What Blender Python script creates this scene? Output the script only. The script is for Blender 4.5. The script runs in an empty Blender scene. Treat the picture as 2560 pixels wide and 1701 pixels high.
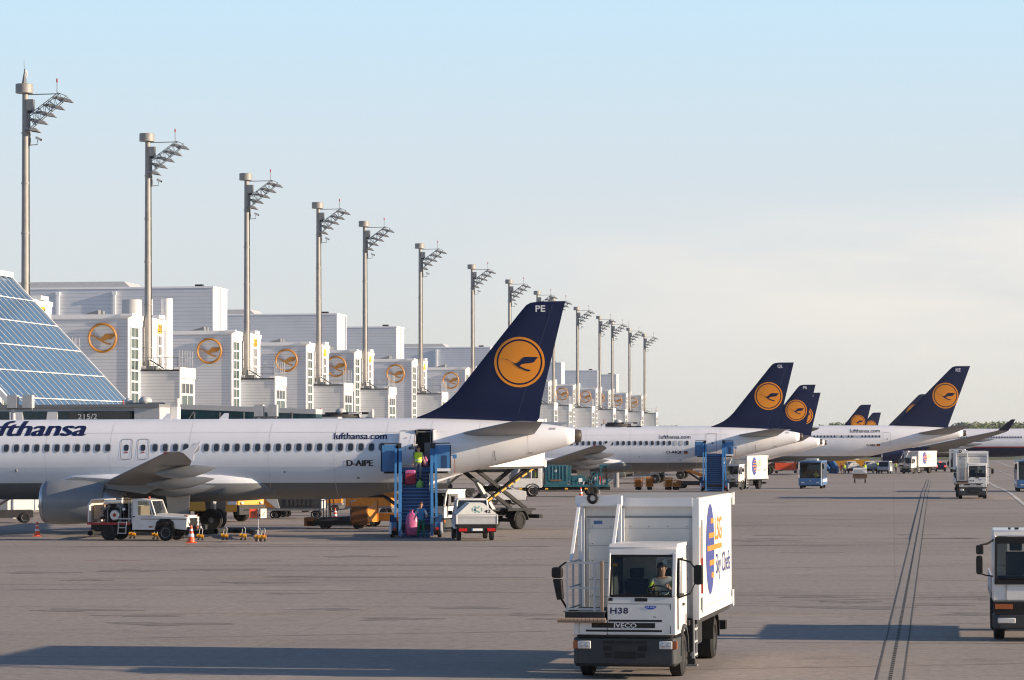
import bpy, bmesh, math, random
from math import sin, cos, tan, pi, radians as R, sqrt, atan2, hypot
from mathutils import Vector, Matrix, Euler
random.seed(7)
SC = bpy.context.scene
COL = SC.collection

# ---------------------------------------------------------------- camera
CAMH, FPX = 4.95, 8000.0
PITCH, ROLL = math.atan(239.5/FPX), R(-0.2)
cam_d = bpy.data.cameras.new('camera')
cam_d.sensor_width = 36.0
cam_d.lens = 36.0*FPX/2560.0
cam_d.clip_start, cam_d.clip_end = 1.0, 12000.0
cam = bpy.data.objects.new('camera', cam_d)
COL.objects.link(cam)
CM = Matrix.Translation((0, 0, CAMH)) @ Matrix.Rotation(pi/2+PITCH, 4, 'X') @ Matrix.Rotation(ROLL, 4, 'Z')
cam.matrix_world = CM
SC.camera = cam

# ---------------------------------------------------------------- sun and sky
SUN_EL, SUN_AZ = R(14.6), R(101.8)          # azimuth clockwise from +Y
SUN_DIR = Vector((sin(SUN_AZ)*cos(SUN_EL), cos(SUN_AZ)*cos(SUN_EL), sin(SUN_EL)))
sun_d = bpy.data.lights.new('sun', 'SUN')
sun_d.energy, sun_d.angle, sun_d.color = 5.0, R(0.53), (1.0, 0.80, 0.58)
sun = bpy.data.objects.new('sun', sun_d)
COL.objects.link(sun)
sun.rotation_euler = SUN_DIR.to_track_quat('Z', 'Y').to_euler()
sun.location = SUN_DIR*300

W = bpy.data.worlds.new('World')
SC.world = W
W.use_nodes = True
nt = W.node_tree
nt.nodes.clear()
def N(tree, typ, **kw):
    n = tree.nodes.new(typ)
    for k, v in kw.items():
        setattr(n, k, v)
    return n
sky = N(nt, 'ShaderNodeTexSky', sky_type='NISHITA', sun_disc=False, sun_elevation=SUN_EL, sun_rotation=SUN_AZ,
        altitude=450, air_density=1.0, dust_density=1.0, ozone_density=3.0)
tc = N(nt, 'ShaderNodeTexCoord')
sep = N(nt, 'ShaderNodeSeparateXYZ')
nt.links.new(tc.outputs['Generated'], sep.inputs[0])
HORIZON, MIDSKY, UPSKY = (2.90, 2.86, 2.66, 1), (2.76, 3.03, 3.2, 1), (2.28, 3.2, 3.86, 1)
# thin veil of cloud low over the horizon, as wisps in the real sky direction
mapn = N(nt, 'ShaderNodeMapping')
mapn.inputs['Scale'].default_value = (7, 7, 34)
nt.links.new(tc.outputs['Generated'], mapn.inputs[0])
noi = N(nt, 'ShaderNodeTexNoise')
noi.inputs['Scale'].default_value = 1.3
noi.inputs['Detail'].default_value = 6
noi.inputs['Roughness'].default_value = 0.55
nt.links.new(mapn.outputs[0], noi.inputs[0])
rmp = N(nt, 'ShaderNodeMapRange', interpolation_type='SMOOTHSTEP')
rmp.inputs['From Min'].default_value = 0.30
rmp.inputs['From Max'].default_value = 0.66
rmp.inputs['To Min'].default_value = 0.25
nt.links.new(noi.outputs[0], rmp.inputs[0])
band = N(nt, 'ShaderNodeMapRange', interpolation_type='SMOOTHSTEP')     # fades out above about six degrees
band.inputs['From Min'].default_value = 0.079
band.inputs['From Max'].default_value = 0.056
nt.links.new(sep.outputs[2], band.inputs[0])
side = N(nt, 'ShaderNodeMapRange', interpolation_type='SMOOTHSTEP')     # the veil lies towards the sun side
side.inputs['From Min'].default_value = -0.06
side.inputs['From Max'].default_value = 0.14
nt.links.new(sep.outputs[0], side.inputs[0])
mu1 = N(nt, 'ShaderNodeMath', operation='MULTIPLY')
mu2 = N(nt, 'ShaderNodeMath', operation='MULTIPLY')
mu3 = N(nt, 'ShaderNodeMath', operation='MULTIPLY')
nt.links.new(rmp.outputs[0], mu1.inputs[0]); nt.links.new(band.outputs[0], mu1.inputs[1])
low_f = N(nt, 'ShaderNodeMapRange', interpolation_type='SMOOTHSTEP')    # and thins out again towards the horizon
low_f.inputs['From Max'].default_value = 0.055; low_f.inputs['To Min'].default_value = 0.25
nt.links.new(sep.outputs[2], low_f.inputs[0])
mu4 = N(nt, 'ShaderNodeMath', operation='MULTIPLY')
nt.links.new(mu1.outputs[0], mu4.inputs[0]); nt.links.new(low_f.outputs[0], mu4.inputs[1])
nt.links.new(mu4.outputs[0], mu2.inputs[0]); nt.links.new(side.outputs[0], mu2.inputs[1])
nt.links.new(mu2.outputs[0], mu3.inputs[0]); mu3.inputs[1].default_value = 0.85
cmix = N(nt, 'ShaderNodeMix', data_type='RGBA')
nt.links.new(mu3.outputs[0], cmix.inputs[0])
hsv = N(nt, 'ShaderNodeHueSaturation')
hsv.inputs['Saturation'].default_value = 1.0
nt.links.new(sky.outputs[0], hsv.inputs['Color'])
# dusty air over the horizon, pale blue a few degrees up, the clear sky above that
def zrange(a, b):
    n = N(nt, 'ShaderNodeMapRange', interpolation_type='SMOOTHSTEP')
    n.inputs['From Min'].default_value = a; n.inputs['From Max'].default_value = b
    nt.links.new(sep.outputs[2], n.inputs[0]); return n.outputs[0]
def cmx(f, a, b, blend='MIX'):
    n = N(nt, 'ShaderNodeMix', data_type='RGBA', blend_type=blend)
    for k, v in ((0, f), (6, a), (7, b)):
        if isinstance(v, (tuple, float)):
            n.inputs[k].default_value = v
        else:
            nt.links.new(v, n.inputs[k])
    return n.outputs[2]
clear = cmx(1.0, hsv.outputs[0], (.56, .56, .60, 1), 'MULTIPLY')
low = cmx(zrange(0.0, .075), HORIZON, MIDSKY)
low = cmx(zrange(.06, .155), low, UPSKY)
low = cmx(zrange(.15, .30), low, clear)
nt.links.new(low, cmix.inputs[6])
cmix.inputs[7].default_value = (3.75, 3.5, 3.22, 1)
bg = N(nt, 'ShaderNodeBackground')
bg.inputs[1].default_value = 0.15
nt.links.new(cmix.outputs[2], bg.inputs[0])
wo = N(nt, 'ShaderNodeOutputWorld')
nt.links.new(bg.outputs[0], wo.inputs[0])

SC.view_settings.view_transform = 'Standard'
SC.view_settings.look = 'None'
SC.view_settings.exposure = 0.75
SC.view_settings.gamma = 1.0
SC.cycles.max_bounces = 6
SC.cycles.use_denoising = True
SC.cycles.filter_width = 1.15
SC.cycles.sample_clamp_indirect = 4.0

# ---------------------------------------------------------------- geometry helpers
GZ = [(0, 0), (265, 0), (300, -.2), (330, -.52), (400, -.9), (500, -1.3), (540, -1.45), (700, -1.8), (900, -2), (20000, -2)]
def gz(y):
    for (a, za), (b, zb) in zip(GZ, GZ[1:]):
        if y <= b:
            return za+(zb-za)*max(0, (y-a))/(b-a)
    return GZ[-1][1]
def ray(px, py):
    d = CM.to_3x3() @ Vector(((px-1280)/FPX, (850.5-py)/FPX, -1))
    return d/d.y
def at(px, py, Y):                      # world point seen at a photo pixel, at distance Y
    return Vector((0, 0, CAMH)) + ray(px, py)*Y
def gp(px, py):                         # where the apron is seen at a photo pixel
    d = ray(px, py)
    Y = CAMH/max(-d.z, 1e-4)
    for _ in range(80):
        Y = Y*.5+.5*(CAMH-gz(Y))/max(-d.z, 1e-4)
    return Vector((d.x*Y, Y, gz(Y)))
TA = R(6.78)                            # the terminal runs away to the right at this angle
def uv(u, v, z=0.0):                    # u along the terminal, v to the right of it
    return Vector((u*sin(TA)+v*cos(TA), u*cos(TA)-v*sin(TA), z))
def u_at(px, v):
    k = (px-1280)/FPX
    return -v*(cos(TA)+k*sin(TA))/(sin(TA)-k*cos(TA))

class MB:
    """collects faces; build() links them as one mesh object"""
    def __init__(s):
        s.v, s.f, s.mi, s.mats = [], [], [], []
    def add(s, vs, fs, m):
        if m not in s.mats:
            s.mats.append(m)
        k, o = s.mats.index(m), len(s.v)
        s.v += [tuple(p) for p in vs]
        for f in fs:
            s.f.append([i+o for i in f]); s.mi.append(k)
        return s
    def box(s, x0, x1, y0, y1, z0, z1, m):
        vs = [(x, y, z) for x in (x0, x1) for y in (y0, y1) for z in (z0, z1)]
        return s.add(vs, [(0, 1, 3, 2), (4, 6, 7, 5), (0, 4, 5, 1), (2, 3, 7, 6), (0, 2, 6, 4), (1, 5, 7, 3)], m)
    def hexa(s, lo, hi, m):             # two quads, joined
        return s.add(list(lo)+list(hi), [(3, 2, 1, 0), (4, 5, 6, 7), (0, 1, 5, 4), (1, 2, 6, 5), (2, 3, 7, 6), (3, 0, 4, 7)], m)
    def bar(s, p, q, w, h, m):
        p, q = Vector(p), Vector(q)
        d = (q-p).normalized()
        up = Vector((0, 0, 1)) if abs(d.z) < .95 else Vector((1, 0, 0))
        a = d.cross(up).normalized()*(w/2)
        b = a.cross(d).normalized()*(h/2)
        return s.hexa([p-a-b, p+a-b, p+a+b, p-a+b], [q-a-b, q+a-b, q+a+b, q-a+b], m)
    def cyl(s, p, q, r0, r1, m, n=16):
        p, q = Vector(p), Vector(q)
        d = (q-p).normalized()
        up = Vector((0, 0, 1)) if abs(d.z) < .95 else Vector((1, 0, 0))
        a = d.cross(up).normalized(); b = a.cross(d)
        ring = lambda c, r: [c+(a*cos(2*pi*i/n)+b*sin(2*pi*i/n))*r for i in range(n)]
        fs = [(i, (i+1) % n, n+(i+1) % n, n+i) for i in range(n)]+[tuple(range(n-1, -1, -1)), tuple(range(n, 2*n))]
        return s.add(ring(p, r0)+ring(q, r1), fs, m)
    def tube(s, pts, r, m, n=6):
        pts = [Vector(p) for p in pts]
        rings = []
        for i, p in enumerate(pts):
            d = (pts[min(i+1, len(pts)-1)]-pts[max(i-1, 0)]).normalized()
            up = Vector((0, 0, 1)) if abs(d.z) < .95 else Vector((1, 0, 0))
            a = d.cross(up).normalized(); b = a.cross(d)
            rr = r[i] if isinstance(r, (list, tuple)) else r
            rings.append([p+(a*cos(2*pi*k/n)+b*sin(2*pi*k/n))*rr for k in range(n)])
        return s.loft(rings, m)
    def loft(s, rings, m, caps=True):
        n = len(rings[0])
        vs = [p for r in rings for p in r]
        fs = [(j*n+i, j*n+(i+1) % n, (j+1)*n+(i+1) % n, (j+1)*n+i) for j in range(len(rings)-1) for i in range(n)]
        if caps:
            fs += [tuple(range(n-1, -1, -1)), tuple((len(rings)-1)*n+i for i in range(n))]
        return s.add(vs, fs, m)
    def lathe(s, prof, o, ax, m, n=24, caps=True):     # prof: (distance along axis, radius)
        o, d = Vector(o), Vector(ax).normalized()
        up = Vector((0, 0, 1)) if abs(d.z) < .95 else Vector((1, 0, 0))
        a = d.cross(up).normalized(); b = a.cross(d)
        return s.loft([[o+d*h+(a*cos(2*pi*k/n)+b*sin(2*pi*k/n))*r for k in range(n)] for h, r in prof], m, caps)
    def prism(s, poly, ax, c0, c1, m):   # polygon in the plane across axis ax, from c0 to c1
        f = {'x': lambda a, b, c: (c, a, b), 'y': lambda a, b, c: (a, c, b), 'z': lambda a, b, c: (a, b, c)}[ax]
        n = len(poly)
        vs = [f(a, b, c0) for a, b in poly]+[f(a, b, c1) for a, b in poly]
        return s.add(vs, [tuple(range(n-1, -1, -1)), tuple(range(n, 2*n))]+[(i, (i+1) % n, n+(i+1) % n, n+i) for i in range(n)], m)
    def sphere(s, c, r, m, nu=12, nv=8):
        r = r if isinstance(r, (tuple, list)) else (r, r, r)
        rings = [[(c[0]+r[0]*max(sin(pi*j/nv), .01)*cos(2*pi*i/nu), c[1]+r[1]*max(sin(pi*j/nv), .01)*sin(2*pi*i/nu), c[2]+r[2]*cos(pi*j/nv)) for i in range(nu)] for j in range(nv+1)]
        return s.loft(rings, m)
    def build(s, name, parent=None, bevel=0, smooth=38, fix=True):
        me = bpy.data.meshes.new(name)
        me.from_pydata(s.v, [], s.f)
        for m in s.mats:
            me.materials.append(m)
        me.polygons.foreach_set('material_index', s.mi)
        if fix:
            bm = bmesh.new(); bm.from_mesh(me)
            bmesh.ops.recalc_face_normals(bm, faces=bm.faces)
            bm.to_mesh(me); bm.free()
        if smooth:
            me.polygons.foreach_set('use_smooth', [True]*len(me.polygons))
            me.set_sharp_from_angle(angle=R(smooth))
        me.update()
        o = bpy.data.objects.new(name, me)
        COL.objects.link(o)
        if parent:
            o.parent = parent
        if bevel:
            b = o.modifiers.new('bevel', 'BEVEL')
            b.width, b.segments, b.limit_method, b.angle_limit = bevel, 2, 'ANGLE', R(50)
        return o
def tag(o, label=None, cat=None, group=None, kind=None):
    for k, v in (('label', label), ('category', cat), ('group', group), ('kind', kind)):
        if v:
            o[k] = v
    return o
def empty(name, loc, rz, label, cat, group=None):
    o = bpy.data.objects.new(name, None)
    o.empty_display_size = .5
    COL.objects.link(o)
    o.location = loc; o.rotation_euler = (0, 0, rz)
    return tag(o, label, cat, group)
def kids(o):
    return [c for c in bpy.data.objects if c.parent == o]
def copy_tree(o, loc=None, rz=None, label=None, parent=None, skip=()):
    c = o.copy(); COL.objects.link(c)
    c.parent = parent
    if loc is not None:
        c.location = loc
    if rz is not None:
        c.rotation_euler = (0, 0, rz)
    if label:
        c['label'] = label
    for ch in kids(o):
        if ch.name.split('.')[0] not in skip:
            copy_tree(ch, parent=c, skip=skip)
    return c
def share(o, loc, parent=None):          # one more of the same part
    c = o.copy(); COL.objects.link(c); c.location = loc; c.parent = parent or o.parent
    return c

# ---- flat writing and emblems: 2D polygons, cut fine and laid on a surface
def mesh2d(polys, step=None):
    bm = bmesh.new()
    for p in polys:
        bm.faces.new([bm.verts.new((a, b, 0)) for a, b in p])
    return cut2d(bm, step)
def cut2d(bm, step):
    bmesh.ops.triangulate(bm, faces=bm.faces[:])
    if step:
        for ax in (0, 1):
            lo = min(v.co[ax] for v in bm.verts); hi = max(v.co[ax] for v in bm.verts)
            k = math.floor(lo/step)+1
            while k*step < hi:
                no = [0, 0, 0]; no[ax] = 1; co = [0, 0, 0]; co[ax] = k*step
                bmesh.ops.bisect_plane(bm, geom=bm.verts[:]+bm.edges[:]+bm.faces[:], dist=1e-6, plane_co=co, plane_no=no)
                k += 1
    bm.verts.index_update()
    out = [tuple(v.co[:2]) for v in bm.verts], [[v.index for v in f.verts] for f in bm.faces]
    bm.free()
    return out
_txt = {}
def text2d(body, w, h=None, bold=0.0, shear=0.0, step=None, gap=1.0):
    """letters as 2D faces, lower left at 0,0, fitted to width w (and height h)"""
    key = (body, bold, shear, gap)
    if key not in _txt:
        cu = bpy.data.curves.new('lettering', 'FONT')
        cu.body, cu.offset, cu.shear, cu.space_character = body, bold, shear, gap
        cu.resolution_u = 3
        ob = bpy.data.objects.new('lettering', cu); COL.objects.link(ob)
        dg = bpy.context.evaluated_depsgraph_get()
        ev = ob.evaluated_get(dg); me = ev.to_mesh()
        _txt[key] = ([tuple(v.co[:2]) for v in me.vertices], [list(p.vertices) for p in me.polygons])
        ev.to_mesh_clear()
        bpy.data.objects.remove(ob); bpy.data.curves.remove(cu)
    vs, fs = _txt[key]
    x0, x1 = min(v[0] for v in vs), max(v[0] for v in vs)
    y0, y1 = min(v[1] for v in vs), max(v[1] for v in vs)
    sx = w/(x1-x0); sy = h/(y1-y0) if h else sx
    vs = [((a-x0)*sx, (b-y0)*sy) for a, b in vs]
    if step:
        bm = bmesh.new()
        bv = [bm.verts.new((a, b, 0)) for a, b in vs]
        for f in fs:
            try:
                bm.faces.new([bv[i] for i in f])
            except ValueError:
                pass
        return cut2d(bm, step)
    return vs, fs
def plane_map(o, xd, yd, off=.006):
    o, xd, yd = Vector(o), Vector(xd).normalized(), Vector(yd).normalized()
    n = xd.cross(yd)
    return lambda a, b: o+xd*a+yd*b+n*off
def lay(mb, m2, f, m):
    return mb.add([f(a, b) for a, b in m2[0]], m2[1], m)
def circle(cx, cy, r, n=40, ry=None):
    return [(cx+r*cos(2*pi*i/n), cy+(ry or r)*sin(2*pi*i/n)) for i in range(n)]
def ring2d(cx, cy, r0, r1, n=48):
    a, b = circle(cx, cy, r0, n), circle(cx, cy, r1, n)
    return [[a[i], a[(i+1) % n], b[(i+1) % n], b[i]] for i in range(n)]
def rrect(x0, x1, y0, y1, r, n=4):
    out = []
    for cx, cy, a0 in ((x1-r, y1-r, 0), (x0+r, y1-r, 90), (x0+r, y0+r, 180), (x1-r, y0+r, 270)):
        out += [(cx+r*cos(R(a0+90*i/n)), cy+r*sin(R(a0+90*i/n))) for i in range(n+1)]
    return out
def frame2d(x0, x1, y0, y1, r, t):
    a, b = rrect(x0, x1, y0, y1, r), rrect(x0+t, x1-t, y0+t, y1-t, max(r-t, .005))
    n = len(a)
    return [[a[i], a[(i+1) % n], b[(i+1) % n], b[i]] for i in range(n)]
BIRD = [(-190, 42), (-168, 38), (-130, 30), (-60, -5), (-40, -14), (-5, 0), (20, 25), (35, 45), (60, 53), (190, 50), (165, 22), (150, 0),
        (120, -10), (60, -14), (20, -25), (2, -40), (60, -68), (112, -80), (107, -94), (75, -91), (0, -58), (-40, -30), (-85, 5), (-140, 28)]
def bird(cx, cy, r):
    return [(cx+a*r/205, cy+b*r/205) for a, b in BIRD]

# ---------------------------------------------------------------- materials
def lin(c):
    return tuple((x/255/12.92 if x <= 10 else ((x/255+.055)/1.055)**2.4) for x in c)
def mat(name, col, rough=.5, metal=0.0, vary=.0, vscale=3.0, spec=.5, coat=0.0, bump=0.0):
    m = bpy.data.materials.new(name)
    m.use_nodes = True
    t = m.node_tree
    b = t.nodes['Principled BSDF']
    b.inputs['Base Color'].default_value = (*col, 1)
    b.inputs['Roughness'].default_value = rough
    b.inputs['Metallic'].default_value = metal
    b.inputs['Specular IOR Level'].default_value = spec
    if coat:
        b.inputs['Coat Weight'].default_value = coat
        b.inputs['Coat Roughness'].default_value = .08
    if vary or bump:
        co = N(t, 'ShaderNodeTexCoord')
        no = N(t, 'ShaderNodeTexNoise')
        no.inputs['Scale'].default_value = vscale
        no.inputs['Detail'].default_value = 6
        no.inputs['Roughness'].default_value = .65
        t.links.new(co.outputs['Object'], no.inputs[0])
        if vary:
            mr = N(t, 'ShaderNodeMapRange')
            mr.inputs['From Min'].default_value = .3; mr.inputs['From Max'].default_value = .7
            mr.inputs['To Min'].default_value = 1-vary; mr.inputs['To Max'].default_value = 1+vary*.4
            t.links.new(no.outputs[0], mr.inputs[0])
            mx = N(t, 'ShaderNodeVectorMath', operation='SCALE')
            mx.inputs[0].default_value = col
            t.links.new(mr.outputs[0], mx.inputs['Scale'])
            t.links.new(mx.outputs[0], b.inputs['Base Color'])
            m2 = N(t, 'ShaderNodeMapRange')
            m2.inputs['To Min'].default_value = max(rough-.12, .03); m2.inputs['To Max'].default_value = min(rough+.15, 1)
            t.links.new(no.outputs[0], m2.inputs[0])
            t.links.new(m2.outputs[0], b.inputs['Roughness'])
        if bump:
            bu = N(t, 'ShaderNodeBump')
            bu.inputs['Strength'].default_value = bump
            t.links.new(no.outputs[0], bu.inputs['Height'])
            t.links.new(bu.outputs[0], b.inputs['Normal'])
    return m
def glass(name, tint=(.75, .82, .82), rough=.02):
    m = bpy.data.materials.new(name); m.use_nodes = True
    t = m.node_tree; t.nodes.clear()
    tr = N(t, 'ShaderNodeBsdfTransparent'); tr.inputs[0].default_value = (*tint, 1)
    gl = N(t, 'ShaderNodeBsdfGlossy'); gl.inputs['Roughness'].default_value = rough
    fr = N(t, 'ShaderNodeFresnel'); fr.inputs[0].default_value = 1.5
    mx = N(t, 'ShaderNodeMixShader'); ou = N(t, 'ShaderNodeOutputMaterial')
    t.links.new(fr.outputs[0], mx.inputs[0]); t.links.new(tr.outputs[0], mx.inputs[1]); t.links.new(gl.outputs[0], mx.inputs[2])
    t.links.new(mx.outputs[0], ou.inputs[0])
    return m
def cladding(name, col, pitch=.5, dark=.80):
    """horizontal metal sheets: a shadow joint every pitch metres, faint weathering"""
    m = mat(name, col, .5)
    t = m.node_tree; b = t.nodes['Principled BSDF']
    co = N(t, 'ShaderNodeTexCoord'); sp = N(t, 'ShaderNodeSeparateXYZ')
    t.links.new(co.outputs['Object'], sp.inputs[0])
    dv = N(t, 'ShaderNodeMath', operation='DIVIDE'); dv.inputs[1].default_value = pitch
    t.links.new(sp.outputs[2], dv.inputs[0])
    fr = N(t, 'ShaderNodeMath', operation='FRACT'); t.links.new(dv.outputs[0], fr.inputs[0])
    lt = N(t, 'ShaderNodeMath', operation='LESS_THAN'); lt.inputs[1].default_value = .2
    t.links.new(fr.outputs[0], lt.inputs[0])
    no = N(t, 'ShaderNodeTexNoise'); no.inputs['Scale'].default_value = .35; no.inputs['Detail'].default_value = 7
    t.links.new(co.outputs['Object'], no.inputs[0])
    mr = N(t, 'ShaderNodeMapRange'); mr.inputs['To Min'].default_value = .86; mr.inputs['To Max'].default_value = 1.1
    t.links.new(no.outputs[0], mr.inputs[0])
    a = N(t, 'ShaderNodeMapRange'); a.inputs['To Min'].default_value = 1; a.inputs['To Max'].default_value = dark
    t.links.new(lt.outputs[0], a.inputs[0])
    mu = N(t, 'ShaderNodeMath', operation='MULTIPLY'); t.links.new(a.outputs[0], mu.inputs[0]); t.links.new(mr.outputs[0], mu.inputs[1])
    mx = N(t, 'ShaderNodeVectorMath', operation='SCALE'); mx.inputs[0].default_value = col
    t.links.new(mu.outputs[0], mx.inputs['Scale']); t.links.new(mx.outputs[0], b.inputs['Base Color'])
    return m
WHITE = mat('white_aircraft_paint', (.82, .825, .86), .32, vary=.05, vscale=.6, coat=.25)
GREYP = mat('grey_belly_paint', (.17, .175, .18), .4, vary=.12, vscale=.8)  # medium grey paint darkened: belly shade is put into this colour
WINGM = mat('grey_wing_paint', (.235, .245, .26), .45, vary=.15, vscale=.7)
NAVY = mat('navy_tail_paint', (.005, .012, .058), .5, vary=.12, vscale=.8, spec=.3)
GOLD = mat('yellow_emblem_paint', (.78, .27, .012), .45, vary=.05)
GOLDM = mat('golden_metal', (.44, .19, .024), .45, vary=.08)
INK = mat('navy_lettering', (.008, .014, .07), .5)
INKB = mat('black_lettering', (.02, .02, .025), .5)
WLET = mat('white_lettering', (.75, .75, .78), .5)
SEAM = mat('panel_seam_grey', (.33, .33, .35), .6)
PANE = mat('dark_cabin_pane', (.035, .045, .065), .12)
PANEF = mat('pane_surround_grey', (.42, .43, .46), .4)
BLIND = mat('lowered_window_blind', (.5, .5, .5), .6)
METAL = mat('bare_exhaust_metal', (.16, .13, .11), .45, metal=.6, vary=.2)
STEEL = mat('bright_steel', (.55, .55, .56), .3, metal=.8, vary=.1)
ALU = mat('galvanised_mast_steel', (.31, .30, .29), .55, metal=.15, vary=.22, vscale=1.2)
DARKST = mat('dark_painted_steel', (.036, .037, .04), .6, vary=.2, spec=.3)
MIDST = mat('grey_painted_steel', (.2, .21, .22), .5, vary=.15)
RUBBER = mat('tyre_rubber', (.014, .014, .015), .85, vary=.2)
BLACK = mat('black_plastic', (.016, .0165, .018), .6, vary=.1, spec=.25)
VOIDM = mat('dark_interior', (.012, .012, .013), .8)
CLAD = cladding('pale_metal_cladding', (.60, .62, .66), .3, .72)
CLADB = cladding('grey_metal_cladding', (.55, .575, .62), .45, .82)
TRIM = mat('white_trim', (.8, .8, .8), .45, vary=.05)
GGLASS = mat('greenish_window_glass', (.05, .09, .08), .06, vary=.4, vscale=.9)
DGLASS = mat('dark_window_glass', (.02, .027, .034), .05)
TEAL = mat('teal_bridge_glass', (.012, .06, .075), .1, vary=.5, vscale=1.1)
BLUEG = mat('blue_roof_glass', (.045, .105, .195), .12, vary=.12, vscale=.5, spec=.7)
SIGNY = mat('yellow_sign', (.80, .42, .02), .5)
RED = mat('red_paint', (.36, .025, .022), .5, vary=.1)
REDL = mat('red_lamp_lens', (.5, .01, .01), .2)
ORANGE = mat('orange_equipment_paint', (.62, .22, .02), .5, vary=.25)
ORL = mat('orange_lamp_lens', (.36, .10, .025), .25)
YELLOW = mat('yellow_equipment_paint', (.66, .30, .015), .45, vary=.15)
BLUE = mat('blue_equipment_paint', (.055, .20, .44), .42, vary=.15)
BLUEL = mat('light_blue_bus_paint', (.05, .16, .37), .35, vary=.08, coat=.2)
TEALP = mat('teal_equipment_paint', (.012, .105, .145), .5, vary=.25)
TRUCKW = mat('white_truck_paint', (.71, .70, .68), .38, vary=.12, vscale=1.6, coat=.2)
BOXW = mat('white_truck_box', (.70, .69, .66), .5, vary=.14, vscale=.9)
TARP = mat('pale_tarpaulin', (.66, .66, .61), .6, vary=.1)
LGREY = mat('light_grey_paint', (.48, .49, .5), .5, vary=.12)
DKGREY = mat('charcoal_plastic', (.043, .048, .053), .6, vary=.12, spec=.35)
LENS = mat('lamp_lens', (.6, .62, .62), .1, spec=.8)
HIVIS = mat('yellow_safety_cloth', (.55, .75, .03), .8)
SKIN = mat('skin', (.5, .27, .19), .6)
GLASSC = glass('clear_vehicle_glass', (.62, .68, .68))
CONE = mat('orange_cone_plastic', (.72, .09, .03), .5)
BROWN = mat('brown_weathered_paint', (.16, .09, .05), .7, vary=.3)
# ---------------------------------------------------------------- ground
def apron_material():
    m = mat('worn_concrete_apron', (.2, .18, .17), .85)
    t = m.node_tree; b = t.nodes['Principled BSDF']
    co = N(t, 'ShaderNodeTexCoord')
    rot = N(t, 'ShaderNodeMapping'); rot.inputs['Rotation'].default_value = (0, 0, TA)
    t.links.new(co.outputs['Object'], rot.inputs[0])
    def noise(scale, detail, sx=1, sy=1, rough=.6):
        mp = N(t, 'ShaderNodeMapping'); mp.inputs['Scale'].default_value = (sx, sy, 1)
        t.links.new(rot.outputs[0], mp.inputs[0])
        n = N(t, 'ShaderNodeTexNoise'); n.inputs['Scale'].default_value = scale
        n.inputs['Detail'].default_value = detail; n.inputs['Roughness'].default_value = rough
        t.links.new(mp.outputs[0], n.inputs[0])
        return n.outputs[0]
    def rng(src, a, b_, lo, hi):
        r = N(t, 'ShaderNodeMapRange')
        for k, v in zip(('From Min', 'From Max', 'To Min', 'To Max'), (a, b_, lo, hi)):
            r.inputs[k].default_value = v
        t.links.new(src, r.inputs[0]); return r.outputs[0]
    def mul(a, c):
        n = N(t, 'ShaderNodeMath', operation='MULTIPLY'); t.links.new(a, n.inputs[0]); t.links.new(c, n.inputs[1]); return n.outputs[0]
    v = rng(noise(.03, 5), .3, .7, .84, 1.08)
    v = mul(v, rng(noise(4.0, 8), .3, .7, .78, 1.16))
    v = mul(v, rng(noise(22, 4), .3, .7, .80, 1.16))
    v = mul(v, rng(noise(.5, 7, .12, 1.6, .7), .54, .78, 1.0, .70))      # tyre scuffs along the stands
    v = mul(v, rng(noise(.35, 6, 1.5, .09, .7), .60, .8, 1.0, .80))      # and along the taxi lane
    v = mul(v, rng(noise(.22, 8, 1, 1, .75), .57, .76, 1.0, .60))        # oil stains
    sp = N(t, 'ShaderNodeSeparateXYZ'); t.links.new(rot.outputs[0], sp.inputs[0])
    for k, pitch in ((0, 7.5), (1, 7.5)):                                 # slab joints
        d = N(t, 'ShaderNodeMath', operation='DIVIDE'); d.inputs[1].default_value = pitch; t.links.new(sp.outputs[k], d.inputs[0])
        f = N(t, 'ShaderNodeMath', operation='FRACT'); t.links.new(d.outputs[0], f.inputs[0])
        l = N(t, 'ShaderNodeMath', operation='LESS_THAN'); l.inputs[1].default_value = .008; t.links.new(f.outputs[0], l.inputs[0])
        v = mul(v, rng(l.outputs[0], 0, 1, 1, .88))
    mx = N(t, 'ShaderNodeVectorMath', operation='SCALE'); mx.inputs[0].default_value = (.322, .280, .250)
    t.links.new(v, mx.inputs['Scale']); t.links.new(mx.outputs[0], b.inputs['Base Color'])
    b.inputs['Specular IOR Level'].default_value = .25
    return m
def profile_sheet(name, m, x0, x1, ys, lift=0.0, kind='structure'):
    mb = MB()
    for a, c in zip(ys, ys[1:]):
        mb.add([(x0, a, gz(a)+lift), (x1, a, gz(a)+lift), (x1, c, gz(c)+lift), (x0, c, gz(c)+lift)], [(0, 1, 2, 3)], m)
    return tag(mb.build(name, fix=False, smooth=0), kind=kind)
YS = [-400, 0, 100, 200, 265, 280, 300, 315, 330, 360, 400, 450, 500, 540, 600, 700, 800, 900, 1500, 3000, 9000]
profile_sheet('ground', apron_material(), -4000, 4000, YS)
GRASS = mat('airfield_grass', (.085, .10, .035), .9, vary=.35, vscale=.05)
profile_sheet('grass_field', GRASS, -400, 3000, [860, 900, 1500, 3000, 9000], .02)

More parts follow.
